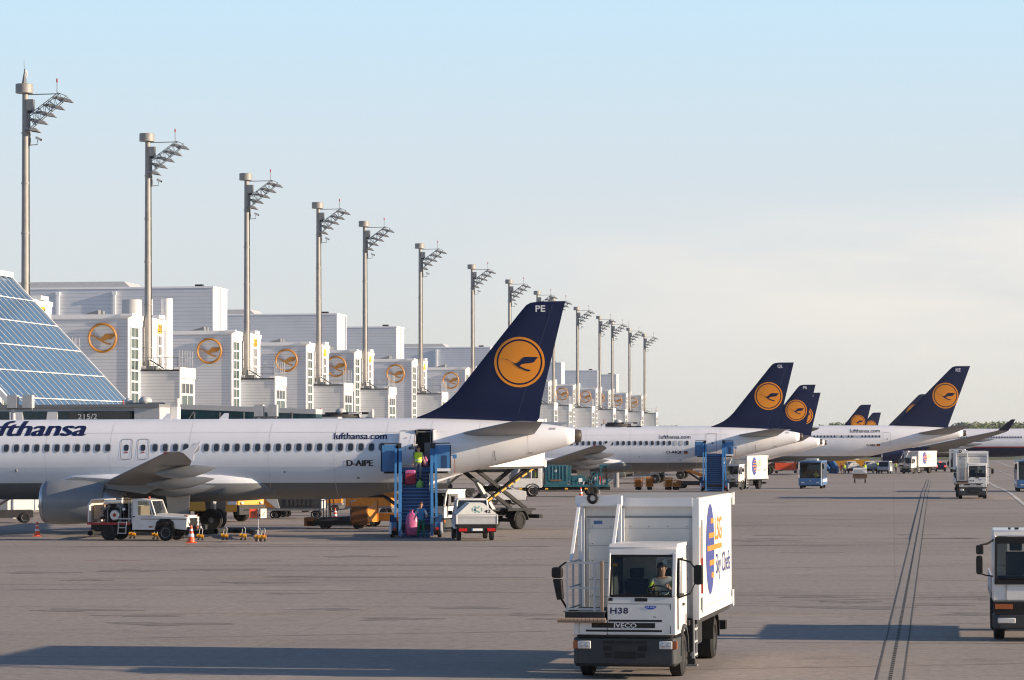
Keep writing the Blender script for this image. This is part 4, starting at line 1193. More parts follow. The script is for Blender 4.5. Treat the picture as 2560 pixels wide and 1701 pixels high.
STAND = dict(pelvis=(0, 0, .95), waist=(0, 0, 1.1), chest=(.01, 0, 1.3), neck=(0, 0, 1.47), chin=(.02, 0, 1.55), head=(.03, 0, 1.65), top=(.015, 0, 1.745),
             shl=(0, .18, 1.41), ell=(-.03, .25, 1.14), wrl=(.06, .27, .9), hal=(.09, .27, .82), shr=(0, -.18, 1.41), elr=(-.03, -.25, 1.14), wrr=(.06, -.27, .9), har=(.09, -.27, .82),
             hil=(0, .095, .9), knl=(.03, .11, .5), anl=(-.02, .11, .1), tol=(.14, .13, .04), hir=(0, -.095, .9), knr=(.03, -.11, .5), anr=(-.02, -.11, .1), tor=(.14, -.13, .04))
RAD = dict(pelvis=.145, waist=.13, chest=.155, neck=.06, chin=.075, head=.098, top=.06, sh=.075, el=.05, wr=.033, ha=.036, hi=.1, kn=.066, an=.047, to=.04)
BONES = [('pelvis', 'waist', 0), ('waist', 'chest', 0), ('chest', 'neck', 0), ('neck', 'chin', 2), ('chin', 'head', 2), ('head', 'top', 2)]
for s in 'lr':
    BONES += [('chest', 'sh'+s, 0), ('sh'+s, 'el'+s, 3), ('el'+s, 'wr'+s, 4), ('wr'+s, 'ha'+s, 2), ('pelvis', 'hi'+s, 1), ('hi'+s, 'kn'+s, 1), ('kn'+s, 'an'+s, 1), ('an'+s, 'to'+s, 5)]
def cloth(name, c):
    return mat(name, c, .85, vary=.12, vscale=6)
SHOE = cloth('dark_shoe_leather', (.03, .025, .022)); HAIRB = cloth('brown_hair', (.10, .05, .025)); HAIRK = cloth('dark_cap_cloth', (.015, .017, .025))
def person(loc, rz, label, shirt, trousers, pose=None, sleeves=None, forearm=None, hair=None, vest=None, group=None, cap=False, scale=1.0):
    J = dict(STAND); J.update(pose or {})
    bm = bmesh.new(); lay_ = bm.verts.layers.skin.verify()
    V = {}
    for k, p in J.items():
        v = bm.verts.new(p); V[k] = v
        r = RAD.get(k) or RAD[k[:-1]]
        v[lay_].radius = (r, r); v[lay_].use_root = (k == 'pelvis')
    for a, b, _ in BONES:
        bm.edges.new((V[a], V[b]))
    me = bpy.data.meshes.new('person'); bm.to_mesh(me); bm.free()
    ob = bpy.data.objects.new('person', me); COL.objects.link(ob)
    ob.modifiers.new('skin', 'SKIN'); sb = ob.modifiers.new('sub', 'SUBSURF'); sb.levels = 1
    dg = bpy.context.evaluated_depsgraph_get(); ev = ob.evaluated_get(dg); m2 = ev.to_mesh()
    mb = MB(); cols = [shirt, trousers, SKIN, sleeves or shirt, forearm or sleeves or shirt, SHOE]
    vs = [v.co.copy() for v in m2.vertices]
    groups = {}
    segs = [(Vector(J[a]), Vector(J[b]), t, RAD.get(b) or RAD[b[:-1]]) for a, b, t in BONES]
    for p in m2.polygons:
        c = p.center; best = None
        for a, b, t, r in segs:
            d = b-a; q = max(0, min(1, (c-a).dot(d)/d.length_squared)); dist = (c-a-d*q).length-r*.8
            if best is None or dist < best[0]:
                best = (dist, t)
        groups.setdefault(best[1], []).append(list(p.vertices))
    ev.to_mesh_clear(); bpy.data.objects.remove(ob); bpy.data.meshes.remove(me)
    off = len(mb.v); mb.v += [tuple(v) for v in vs]
    for t, fs in groups.items():
        if cols[t] not in mb.mats:
            mb.mats.append(cols[t])
        mb.f += fs; mb.mi += [mb.mats.index(cols[t])]*len(fs)
    hd = Vector(J['head'])
    mb.sphere(hd+Vector((.095, 0, -.02)), (.022, .014, .03), SKIN, 8, 6)                 # nose
    for s in (-1, 1):
        mb.sphere(hd+Vector((.085, s*.034, .012)), (.012, .014, .009), BLACK, 6, 4)      # eyes
        mb.sphere(hd+Vector((-.01, s*.097, -.01)), (.02, .012, .032), SKIN, 6, 5)        # ears
    mb.box(hd.x+.083, hd.x+.092, -.025+hd.y, .025+hd.y, hd.z-.062, hd.z-.052, RED if False else BROWN)
    for s, sg in (('l', 1), ('r', -1)):                                                  # fingers and thumb
        w, h = Vector(J['wr'+s]), Vector(J['ha'+s]); d = (h-w).normalized()
        side = d.cross(Vector((0, sg, 0)));  side = side.normalized() if side.length > .1 else Vector((1, 0, 0))
        inn = d.cross(side).normalized()
        for i, ln in enumerate((.062, .075, .07, .055)):
            b0 = h+side*(.026-.0175*i)+d*.012
            p1 = b0+d*ln*.55; p2 = p1+(d*.7+inn*.7).normalized()*ln*.5
            mb.tube([b0, p1, p2], [.0095, .0085, .006], SKIN, 6)
        b0 = w.lerp(h, .45)+side*.03
        mb.tube([b0, b0+(side+d).normalized()*.035, b0+(side*.5+d).normalized()*.07], [.011, .01, .007], SKIN, 6)
    e = mb.build('person', None, smooth=180, fix=False)
    e.location = loc; e.rotation_euler = (0, 0, rz); e.scale = (scale,)*3
    tag(e, label, 'person', group)
    mb = MB()
    n = 14
    rings = []
    for q in range(5):
        a = pi/2*q/4
        rings.append([(hd.x-.012+.108*max(cos(a), .03)*cos(2*pi*k/n), hd.y+.104*max(cos(a), .03)*sin(2*pi*k/n), hd.z+.035-(.05 if cos(2*pi*k/n) < .2 else 0)*(1-q/4)+.085*sin(a)) for k in range(n)])
    mb.loft(rings, HAIRK if cap else (hair or HAIRB))
    if cap:
        mb.box(hd.x+.07, hd.x+.18, hd.y-.07, hd.y+.07, hd.z+.03, hd.z+.042, HAIRK)
    mb.build('cap' if cap else 'hair', e)
    if vest:
        mb = MB(); rings = []
        pe, ch, nk = Vector(J['pelvis']), Vector(J['chest']), Vector(J['neck'])
        for q, ry, rx in ((0, .185, .165), (.3, .18, .16), (.6, .2, .175), (.85, .19, .165), (.97, .12, .11)):
            c = pe.lerp(ch, q/.6) if q <= .6 else ch.lerp(nk, (q-.6)/.4)
            rings.append([c+Vector((rx*cos(2*pi*k/18), ry*sin(2*pi*k/18), .0)) for k in range(18)])
        mb.loft(rings, vest, caps=False); vo = mb.build('safety_vest', e)
        mb = MB()
        c = pe.lerp(ch, .55)
        mb.loft([[c+Vector((.182*cos(2*pi*k/18), .205*sin(2*pi*k/18), z)) for k in range(18)] for z in (-.1, -.05)], LENS, caps=False); mb.build('reflective_band', vo)
    return e
BLUESH = cloth('blue_shirt_cloth', (.06, .22, .45)); GREENT = cloth('green_trouser_cloth', (.01, .13, .06)); GREYT = cloth('grey_trouser_cloth', (.2, .2, .21)); GREYS = cloth('grey_shirt_cloth', (.25, .26, .28))
WHITES = cloth('white_shirt_cloth', (.65, .66, .68)); DARKT = cloth('navy_trouser_cloth', (.02, .025, .05)); LIMEC = cloth('lime_plastic', (.25, .55, .1)); TAN = cloth('tan_cloth', (.35, .25, .18))

# ---------------------------------------------------------------- catering truck (front bumper at x = 0, forward +x, left +y)
def catering_truck(loc, rz, label, number='H38', lift=0.0, group='catering trucks with big boxes'):
    e = empty('catering_truck', loc, rz, label, 'truck', group)
    # chassis
    mb = MB()
    for y in (-.42, .34):
        mb.box(-8.2, -.4, y, y+.08, .72, .96, BLACK)
    mb.box(-4.3, -2.6, .45, 1.05, .5, .95, DARKST); mb.box(-4.2, -2.7, -1.05, -.5, .5, .95, DARKST); mb.box(-7.6, -5.2, .75, 1.15, .98, 1.1, BLACK); mb.box(-7.6, -5.2, -1.15, -.75, .98, 1.1, BLACK)
    mb.box(-2.35, -1.9, .7, 1.15, .45, 1.1, BLACK); mb.box(-8.2, -7.9, -1.15, 1.15, .55, .75, BLACK); mb.box(-2.2, -1.7, -1.1, 1.1, 1.0, 1.1, DARKST)
    mb.cyl((-6.4, -.9, .47), (-6.4, .9, .47), .1, .1, BLACK, 10); mb.cyl((-1.15, -.85, .45), (-1.15, .85, .45), .08, .08, BLACK, 10)
    mb.box(-.9, -.1, -.95, .95, .42, .7, VOIDM)
    mb.build('chassis', e)
    for s in (-1, 1):                               # support legs and steps
        mb = MB(); mb.box(-2.95, -2.8, s*1.0-.08, s*1.0+.08, .12, .95, DARKST); mb.box(-3.0, -2.75, s*1.0-.13, s*1.0+.13, .08, .12, MIDST); mb.build('support_leg', e)
    mb = MB()
    for x in (-2.5, -2.02):
        mb.bar((x, 1.14, .3), (x, 1.14, 1.1), .05, .05, LGREY)
    for z in (.35, .62, .88):
        mb.box(-2.5, -2.02, 1.08, 1.18, z, z+.04, LGREY)
    mb.build('step_ladder', e)
    wheel(e, -1.15, .93, .45, .27, DARKST); wheel(e, -1.15, -.93, .45, .27, DARKST); wheel(e, -6.4, .86, .47, .46, DARKST); wheel(e, -6.4, -.86, .47, .46, DARKST)
    for s in (-1, 1):                               # wheel arches
        mb = MB(); pts = [(-1.15+.62*cos(a), .45+.62*sin(a)) for a in [pi*k/10 for k in range(11)]]
        pin = [(-1.15+.54*cos(a), .45+.54*sin(a)) for a in [pi*k/10 for k in range(10, -1, -1)]]
        mb.prism(pts+pin, 'y', s*.80 if s > 0 else -1.09, 1.09 if s > 0 else -.80, DKGREY); mb.build('mudguard', e)
        mb = MB(); pts = [(-6.4+.64*cos(a), .47+.6*sin(a)) for a in [pi*k/10 for k in range(11)]]; pin = [(-6.4+.58*cos(a), .47+.55*sin(a)) for a in [pi*k/10 for k in range(10, -1, -1)]]
        mb.prism(pts+pin, 'y', s*.63 if s > 0 else -1.12, 1.12 if s > 0 else -.63, BLACK); mb.build('mudguard', e)
    # bumper and grille
    mb = MB()
    mb.prism([(-.75, -1.07), (-.12, -1.07), (0, -.98), (0, .98), (-.12, 1.07), (-.75, 1.07)], 'z', .30, .84, DKGREY)
    mb.box(-.7, .02, -.97, .97, .845, .9, BLACK)
    mb.prism([(-.6, -1.03), (-.02, -1.03), (.02, -.9), (.02, .9), (-.02, 1.03), (-.6, 1.03)], 'z', .26, .33, BLACK)
    bp = mb.build('bumper', e, bevel=.03)
    mb = MB()
    for y0, y1, z0, z1 in ((-.45, -.2, .72, .78), (-.17, .17, .72, .78), (.2, .45, .72, .78), (-.45, -.2, .58, .69), (.2, .45, .58, .69), (-.22, .22, .42, .56), (-.42, -.25, .44, .54), (.25, .42, .44, .54)):
        mb.box(.004, .012, y0, y1, z0, z1, VOIDM)
    mb.box(.005, .016, -.26, .26, .58, .69, DARKST)
    mb.build('grille', bp)
    for s in (-1, 1):
        mb = MB(); mb.box(-.14, .022, min(s*.7, s*.97), max(s*.7, s*.97), .62, .78, LENS)
        hl = mb.build('headlight', e, bevel=.015)
        mb = MB(); mb.sphere((.012, s*.78, .7), (.02, .055, .055), STEEL, 10, 6); mb.sphere((.012, s*.89, .7), (.02, .05, .05), STEEL, 10, 6); mb.build('reflector', hl)
        mb = MB(); mb.box(-.16, .012, min(s*.975, s*1.06), max(s*.975, s*1.06), .62, .78, ORL); mb.build('indicator', e)
    # half cab on the left, low nose on the right
    ZR_, ZW0, ZW1 = 2.70, 1.70, 2.50
    mb = MB()
    mb.prism([(-.28, .9), (.0, .9), (.0, 1.28), (-.035, 1.68), (-.28, 1.68)], 'y', -.36, 1.04, TRUCKW)
    mb.box(-.28, .0, -1.05, -.365, .9, 1.2, TRUCKW)
    mb.prism([(-1.75, .9), (-.28, .9), (-.28, 1.68), (-1.75, 1.68)], 'y', 1.0, 1.05, TRUCKW)             # door below the window
    mb.prism([(-1.75, 1.68), (-1.15, 1.68), (-1.12, 2.42), (-1.75, 2.42)], 'y', 1.0, 1.045, TRUCKW)
    mb.prism([(-1.75, 2.42), (-.33, 2.42), (-.35, 2.70), (-1.75, 2.70)], 'y', 1.0, 1.04, TRUCKW)
    mb.box(-1.75, -.285, -.36, -.31, .9, 1.68, TRUCKW); mb.box(-1.75, -.33, -.36, -.31, 1.68, 2.7, TRUCKW)
    mb.prism([(-1.8, 2.655), (-.26, 2.655), (-.34, 2.74), (-1.8, 2.74)], 'y', -.37, 1.05, TRUCKW)        # roof
    mb.prism([(-.30, 2.5), (-.20, 2.5), (-.25, 2.65), (-.34, 2.65)], 'y', -.36, 1.04, TRUCKW)
    for y0, y1, z0, z1 in ((-.31, 1.0, .9, 1.95), (-.31, .42, 1.95, 2.655), (.95, 1.0, 1.95, 2.655), (.42, .95, 2.45, 2.655)):
        mb.box(-1.75, -1.7, y0, y1, z0, z1, TRUCKW)                                                      # rear wall with its window hole
    mb.bar((-.06, -.335, 1.67), (-.25, -.335, 2.55), .05, .09, TRUCKW); mb.bar((-.06, 1.0, 1.67), (-.25, 1.0, 2.55), .09, .1, TRUCKW)
    cab = mb.build('cab', e, bevel=.018)
    mb = MB(); mb.box(-1.7, -.3, -.3, 1.0, .86, .9, VOIDM); mb.prism([(-.75, 1.0), (-.29, 1.0), (-.1, 1.66), (-.5, 1.66)], 'y', -.3, .99, BLACK); mb.box(-1.69, -.4, -.305, -.28, .95, 2.6, DKGREY)
    mb.build('dashboard', cab)
    for y in (.05, .62):
        mb = MB(); mb.box(-1.35, -.85, y-.24, y+.24, 1.2, 1.38, DARKST); mb.box(-1.5, -1.35, y-.24, y+.24, 1.38, 1.98, DARKST); mb.box(-1.5, -1.38, y-.14, y+.14, 2.0, 2.2, DARKST); mb.build('seat', cab, bevel=.03)
    mb = MB(); c = Vector((-.62, .62, 1.76)); ax = Vector((-.55, 0, .83)); a_ = Vector((0, 1, 0)); b_ = ax.cross(a_)
    mb.tube([c+(a_*cos(2*pi*k/24)+b_*sin(2*pi*k/24))*.22 for k in range(25)], .016, BLACK); mb.tube([c-a_*.2, c+a_*.2], .015, BLACK); mb.tube([c, c+Vector((.2, 0, -.3))], .025, BLACK); mb.build('steering_wheel', cab)
    mb = MB(); mb.add([(-.055, -.29, 1.70), (-.055, .96, 1.70), (-.232, .96, 2.49), (-.232, -.29, 2.49)], [(0, 1, 2, 3)], GLASSC); ws = mb.build('windscreen', e, fix=False)
    mb = MB()                                        # black rubber round the screen, wipers
    for p, q in (((-.045, -.3, 1.69), (-.045, .97, 1.69)), ((-.225, -.3, 2.5), (-.225, .97, 2.5)), ((-.045, -.3, 1.69), (-.225, -.3, 2.5)), ((-.045, .97, 1.69), (-.225, .97, 2.5))):
        mb.bar(p, q, .045, .045, BLACK)
    mb.bar((-.03, .2, 1.70), (-.05, .75, 1.76), .02, .02, BLACK); mb.bar((-.03, -.2, 1.70), (-.05, .15, 1.76), .02, .02, BLACK)
    mb.build('screen_seal', ws)
    mb = MB(); mp = plane_map((-.063, -.2, 1.70), (0, 1, 0), (-.2185, 0, .976), -.004); lay(mb, ([(1.0+a*.085, .70+b*.085) for a, b in circle(0, 0, .6, 16)], [list(range(16))]), mp, TRIM)
    lay(mb, ([(-.07+a, .60+b) for a, b in ((0, 0), (.09, 0), (.09, .06), (0, .06))], [[0, 1, 2, 3]]), mp, SIGNY); mb.build('windscreen_sticker', ws, fix=False)
    mb = MB(); mb.add([(-1.15, 1.02, 1.70), (-.30, 1.02, 1.70), (-.36, 1.02, 2.41), (-1.12, 1.02, 2.41)], [(0, 1, 2, 3)], GLASSC); mb.build('window', e, fix=False)
    mb = MB(); mb.add([(-1.725, .42, 1.95), (-1.725, .95, 1.95), (-1.725, .95, 2.45), (-1.725, .42, 2.45)], [(0, 1, 2, 3)], GLASSC); mb.build('window', e, fix=False)
    mb = MB(); mb.box(-1.2, -1.0, 1.05, 1.075, 1.45, 1.5, BLACK); mb.box(-.33, -.27, 1.05, 1.06, 1.0, 1.68, BLACK); mb.bar((-.29, 1.05, 1.66), (-.36, 1.045, 2.43), .05, .03, BLACK); mb.bar((-1.16, 1.05, 1.68), (-.29, 1.05, 1.68), .04, .03, BLACK); mb.bar((-1.13, 1.045, 2.42), (-.34, 1.045, 2.42), .03, .03, BLACK); mb.box(-1.6, -1.52, 1.048, 1.058, 1.05, 1.25, BLACK); mb.build('door_handle', e)
    # dark slots of the nose, joints, badge and writing
    mb = MB()
    def nose(y0, y1, z0, z1, m, d=.006):
        zz = lambda z: -.0875*max(0, z-1.28)
        mb.hexa([(zz(z0)-.01, y0, z0), (zz(z0)-.01, y1, z0), (zz(z1)-.01, y1, z1), (zz(z1)-.01, y0, z1)], [(zz(z0)+d, y0, z0), (zz(z0)+d, y1, z0), (zz(z1)+d, y1, z1), (zz(z1)+d, y0, z1)], m)
    nose(.2, .46, 1.58, 1.65, VOIDM); nose(-.34, -.25, 1.59, 1.65, VOIDM); nose(-.33, .76, 1.17, 1.21, VOIDM); nose(-.68, .62, 1.045, 1.145, VOIDM); nose(-.8, .76, .965, 1.005, VOIDM)
    nose(-.35, .92, 1.53, 1.537, DARKST); nose(.925, .94, .93, 1.53, DARKST); nose(-.945, -.935, .93, 1.19, DARKST)
    gr = mb.build('nose_slots', e)
    NF = lambda y, z: plane_map((-.0875*max(0, z-1.28), y, z), (0, 1, 0), (-.0875, 0, 1), .008)
    mb = MB(); lay(mb, text2d(number, .37, .125, bold=.025, gap=1.05), NF(-.30, 1.33), INK); mb.build('lettering', e, fix=False)
    mb = MB(); lay(mb, text2d('IVECO', .46, .085, bold=.012), lambda a, b: Vector((.014, -.22+a, 1.0525+b)), TRIM); mb.build('lettering', e, fix=False)
    mb = MB(); mp = NF(.4, 1.42); bl = mat('blue_badge', (.01, .06, .42), .4) if 'blue_badge' not in bpy.data.materials else bpy.data.materials['blue_badge']
    lay(mb, mesh2d([[(0, .06), (.04, .075), (.21, .075), (.25, .06), (.23, .03), (.16, .0), (.09, .0), (.02, .03)]]), mp, bl); lay(mb, text2d('ILE ACE', .17, .025, bold=.02), NF(.44, 1.455), WLET); lay(mb, text2d('75', .055, .03, bold=.01), NF(.58, 1.25), INKB); mb.build('badge', e, fix=False)
    # mirrors
    for s, x0, y0, z0, z1, yy in ((1, -.3, 1.06, 1.62, 2.44, 1.42), (-1, -.15, -.9, 1.38, 2.36, -1.38)):
        mb = MB()
        if s > 0:
            mb.tube([(x0, 1.05, z1), (x0+.1, yy-.1, z1-.06), (x0+.12, yy, z1-.2), (x0+.12, yy, z0+.35), (x0+.1, yy-.1, z0+.12), (x0, 1.05, z0+.02)], .019, BLACK)
        else:
            mb.tube([(x0, -1.0, z1), (x0+.1, yy+.15, z1), (x0+.15, yy, z1-.12)], .02, BLACK); mb.tube([(x0, -1.0, 1.36), (x0+.1, yy+.2, 1.4), (x0+.15, yy, 1.75)], .024, BLACK); mb.box(x0-.05, x0+.1, -1.12, -.98, 1.3, 1.42, BLACK)
        mb.build('mirror_arm', e)
        mb = MB()
        if s > 0:
            mb.prism(rrect(yy-.03, yy+.16, 1.92, 2.32, .06), 'x', x0+.03, x0+.17, BLACK)
        else:
            mb.prism(rrect(yy-.12, yy+.1, 2.05, 2.27, .05), 'x', x0+.05, x0+.2, BLACK); mb.prism([(yy-.1, 2.03), (yy+.09, 2.03), (yy+.12, 1.62), (yy-.01, 1.6)], 'x', x0+.05, x0+.2, BLACK)
        mb.build('mirror', e, bevel=.025)
    # loading platform beside the cab
    zl = lift*.0
    mb = MB(); mb.box(-1.9, .05, -1.22, -.42, 1.2, 1.36, DARKST); mb.box(-.25, .07, -1.26, -.40, 1.363, 1.38, MIDST); mb.build('platform', e)
    mb = MB()
    for k in range(12):
        mb.cyl((.13, -1.36+.083*k, 1.2), (.13, -1.36+.083*k+.075, 1.2), .05, .05, TAN, 12)
    mb.cyl((.13, -1.36, 1.2), (.13, -.37, 1.2), .04, .04, BROWN, 10); mb.build('bumper_roll', e)
    mb = MB()
    for x, y in ((.0, -1.18), (-1.7, -1.18), (.0, -.62), (-.75, -1.18)):
        mb.bar((x, y, 1.36), (x, y, 2.36), .038, .038, LGREY)
    for z in (1.42, 1.85, 2.36):
        mb.bar((.0, -1.18, z), (.0, -.45, z), .035, .035, LGREY); mb.bar((-1.7, -1.18, z), (.0, -1.18, z), .032, .032, LGREY)
    mb.bar((.0, -.47, 1.36), (.0, -.47, 2.4), .06, .06, TAN)
    mb.build('railing', e)
    if lift == 0:
        put_box(e, 0)
    else:
        put_box(e, lift)
        mb = MB()                                    # scissor arms under the raised box
        for y in (-.5, .5):
            mb.bar((-7.6, y, 1.05), (-3.2, y, 1.05+lift), .1, .2, BLACK); mb.bar((-3.2, y+.12, 1.05), (-7.6, y+.12, 1.05+lift), .1, .2, BLACK)
        mb.box(-5.6, -5.2, -.6, .6, 1.05+lift/2-.15, 1.05+lift/2+.15, BLACK); mb.bar((-5.4, 0, 1.0), (-4.0, 0, 1.0+lift*.7), .2, .2, LGREY); mb.box(-7.8, -3, -.7, .7, .98, 1.06, BLACK)
        mb.build('scissor_lift', e)
        mb = MB(); a, b = Vector((-2.9, .95, 1.2)), Vector((-7.6, 1.0, 1.0+lift))
        for k in range(24):
            mb.bar(a.lerp(b, k/24), a.lerp(b, (k+1)/24), .07, .09, YELLOW if k % 3 else BLACK)
        mb.build('striped_strut', e)
    return e
ROOFG = mat('weathered_roof_sheet', (.33, .32, .30), .6, vary=.2)
def put_box(e, dz):
    X0, X1, ZB_, ZT_ = -2.1, -8.3, 1.12+dz, 3.62+dz
    mb = MB()
    mb.box(X1, X0-.06, -1.25, 1.25, ZB_, ZT_, BOXW)
    b = mb.build('cargo_box', e, bevel=.02)
    mb = MB()                                        # frame: corner posts, top and bottom rails, riveted skirt
    mb.box(X0-.058, X0+.02, -1.27, -1.17, ZB_-.02, ZT_+.01, TRIM); mb.box(X0-.058, X0+.02, 1.13, 1.27, ZB_-.02, ZT_+.01, TRIM); mb.box(X0-.058, X0+.03, -1.168, 1.128, ZT_-.16, ZT_+.02, TRIM)
    mb.box(X1, X0-.06, 1.252, 1.268, ZB_+.005, ZB_+.16, TRIM); mb.box(X1, X0-.06, 1.252, 1.266, ZT_-.09, ZT_+.01, TRIM); mb.box(X1-.06, X1+.1, 1.27, 1.30, ZB_-.05, ZB_+.32, TRIM); mb.box(X1-.05, X1+.1, 1.27, 1.32, ZT_-.25, ZT_+.03, TRIM)
    mb.box(X1+.02, X0-.1, -1.2, 1.2, ZB_-.12, ZB_-.004, DARKST)
    for k in range(40):
        x = X1+.2+k*.148
        mb.box(x, x+.02, 1.268, 1.274, ZB_+.09, ZB_+.11, MIDST)
    mb.build('box_frame', b)
    mb = MB(); mb.box(X1+.05, X0-.1, -1.16, 1.2, ZT_+.003, ZT_+.018, ROOFG); mb.build('roof_sheet', b)
    mb = MB()                                        # front shutter: panel lines, rivets
    mb.box(X0-.056, X0-.03, -1.1, 1.1, ZB_+.05, ZT_-.36, BOXW); mb.box(X0-.03, X0-.02, -1.12, 1.12, ZT_-.40, ZT_-.36, MIDST)
    mb.box(X0-.03, X0-.015, -1.12, -1.06, ZB_+.05, ZT_-.4, LGREY); mb.box(X0-.03, X0-.018, 1.06, 1.12, ZB_+.05, ZT_-.4, LGREY)
    for k in range(1, 6):
        z = ZB_+.08+k*.36
        mb.box(X0-.03, X0-.027, -1.05, 1.05, z, z+.008, MIDST)
        for j in range(6):
            mb.box(X0-.03, X0-.02, -1.0+.4*j, -.985+.4*j, z+.03, z+.05, DARKST)
    mb.build('front_shutter', b)
    mb = MB(); mb.box(X0-.029, X0-.02, -.96, -.78, ZT_-.53, ZT_-.46, BLUEL); mb.build('blue_sticker', b)
    mb = MB()                                        # gantry over the platform
    for y in (-1.2, -.36):
        mb.bar((X0+.3, y, ZB_+.1), (X0+.3, y, ZT_-.02), .07, .07, TRIM); mb.bar((X0+.42, y, ZT_-.1), (X0+1.5, y, ZB_+1.25), .06, .06, TRIM)
        mb.bar((X0+.02, y+.03, ZB_), (X0+.02, y+.03, ZT_-.2), .05, .05, TRIM)
    mb.bar((X0+.35, -1.27, ZT_-.03), (X0+.35, -.3, ZT_-.03), .22, .2, TRIM)
    mb.build('gantry', b)
    mb = MB(); c = Vector((X0+.5, -.9, ZT_+.02))
    mb.tube([c+Vector((0, .09*cos(2*pi*k/20), .09*sin(2*pi*k/20))) for k in range(21)], .032, RUBBER, 8); mb.build('hanging_tyre', b)
    mb = MB()                                        # red and white marker rails at the front edge
    mb.box(-2.62, -2.54, 1.252, 1.29, ZB_+1.25, ZB_+2.05, LGREY); mb.box(-2.60, -2.56, 1.252, 1.292, ZB_+.5, ZB_+1.245, RED); mb.box(-2.62, -2.46, 1.252, 1.28, ZB_+.1, ZB_+.42, MIDST); mb.box(-2.32, -2.28, 1.252, 1.27, ZB_+1.15, ZB_+1.9, RED)
    mb.build('marker_rail', b)
    mb = MB()
    for k in range(1, 10):
        x = X0-.06-k*.61; mb.box(x-.006, x+.006, 1.2505, 1.2525, ZB_+.17, ZT_-.1, LGREY)
    for k in range(60):
        mb.box(X0-.2-k*.1, X0-.215-k*.1, 1.252, 1.256, ZB_+.19, ZB_+.205, MIDST)
    mb.build('panel_seams', b)
    # emblem and writing on the left side
    mb = MB(); mp = plane_map((-2.1, 1.25, 0), (-1, 0, 0), (0, 0, 1), .006); mq = plane_map((-2.1, 1.25, 0), (-1, 0, 0), (0, 0, 1), .010)
    EB = bpy.data.materials.get('blue_emblem_paint') or mat('blue_emblem_paint', (.045, .06, .24), .5, vary=.06); EO = bpy.data.materials.get('orange_emblem_paint') or mat('orange_emblem_paint', (.75, .22, .02), .5)
    cx, cz, rx, rz_ = 2.09, 2.50+dz, .76, .97
    lay(mb, mesh2d([circle(cx, cz, rx, 48, rz_)]), mp, EB)
    for dz_, f, x1 in ((.60, .55, None), (.29, .33, None), (.02, .14, 4.2), (-.30, .40, None), (-.57, .62, None)):
        xr = cx+rx*sqrt(max(0, 1-(dz_/rz_)**2))+.012 if x1 is None else x1
        xl = cx-rx+2*rx*f; z = cz+dz_
        lay(mb, mesh2d([[(xl, z-.055), (xr, z-.055), (xr, z+.055), (xl, z+.055)]]), mq, EO)
    mb.build('emblem', b, fix=False)
    mb = MB(); lay(mb, text2d('LSG', 1.24, .50, bold=.012), plane_map((-5.08, 1.25, 2.66+dz), (-1, 0, 0), (0, 0, 1), .008), EO); mb.build('lettering', b, fix=False)
    mb = MB(); lay(mb, text2d('Sky Chefs', 2.75, .58), plane_map((-5.2, 1.25, 1.78+dz), (-1, 0, 0), (0, 0, 1), .008), EB); mb.build('lettering', b, fix=False)
D1 = R(-100.3)
CT = catering_truck((2.27, 65.1, 0), D1, 'big white box truck H38 with half cab and platform, driving towards the camera in front')
fx, fy = cos(D1), sin(D1)
def on(e, x, y, z):
    return e.matrix_basis @ Vector((x, y, z))
SIT = dict(pelvis=(0, 0, 0), waist=(0, 0, .16), chest=(.03, 0, .36), neck=(.05, 0, .54), chin=(.08, 0, .62), head=(.09, 0, .72), top=(.075, 0, .82), shl=(.04, .19, .47), ell=(.14, .27, .23), wrl=(.36, .2, .31), hal=(.43, .17, .35),
           shr=(.04, -.19, .47), elr=(.16, -.26, .22), wrr=(.37, -.16, .32), har=(.44, -.14, .36), hil=(.04, .1, -.02), knl=(.45, .13, .04), anl=(.5, .13, -.38), tol=(.64, .13, -.42), hir=(.04, -.1, -.02), knr=(.45, -.13, .04), anr=(.5, -.13, -.38), tor=(.64, -.13, -.42))
person(on(CT, -1.15, .62, 1.5), D1, 'truck driver in dark cap and yellow safety jacket behind the big windscreen', WHITES, DARKT, SIT, sleeves=HIVIS, forearm=SKIN, cap=True)
catering_truck((-4.35, 165.6, 0), R(-128), 'white truck H23 with its box raised on scissor arms under the tail', number='H23', lift=2.2)
low = [o for o in bpy.data.objects if o.name.startswith('catering_truck.')][-1]
for o in kids(low):
    if o.name.split('.')[0] in ('cab', 'windscreen', 'window', 'door_handle', 'mirror', 'mirror_arm', 'nose_slots', 'bumper', 'headlight', 'indicator', 'lettering', 'badge', 'platform', 'railing', 'bumper_roll'):
        o.scale = (1, 1, .8)
def ct_copy(p, rz, label, skip=(), sz=1.0):
    c = copy_tree(CT, (p.x, p.y, p.z), rz, label, skip=skip); c.scale = (sz,)*3
    return c
ct_copy(gp(2433, 1248), R(-96), 'white box truck facing the camera near the white line on the right')
p = gp(1824, 1221.5); p = Vector((p.x*302/p.y, 302, gz(302))); ct_copy(p, R(-115), 'white box truck with blue and orange emblem right of the second stairs', sz=.88)
ct_copy(gp(2264, 1185), R(-125), 'distant white box truck with emblem under the wide body tail')

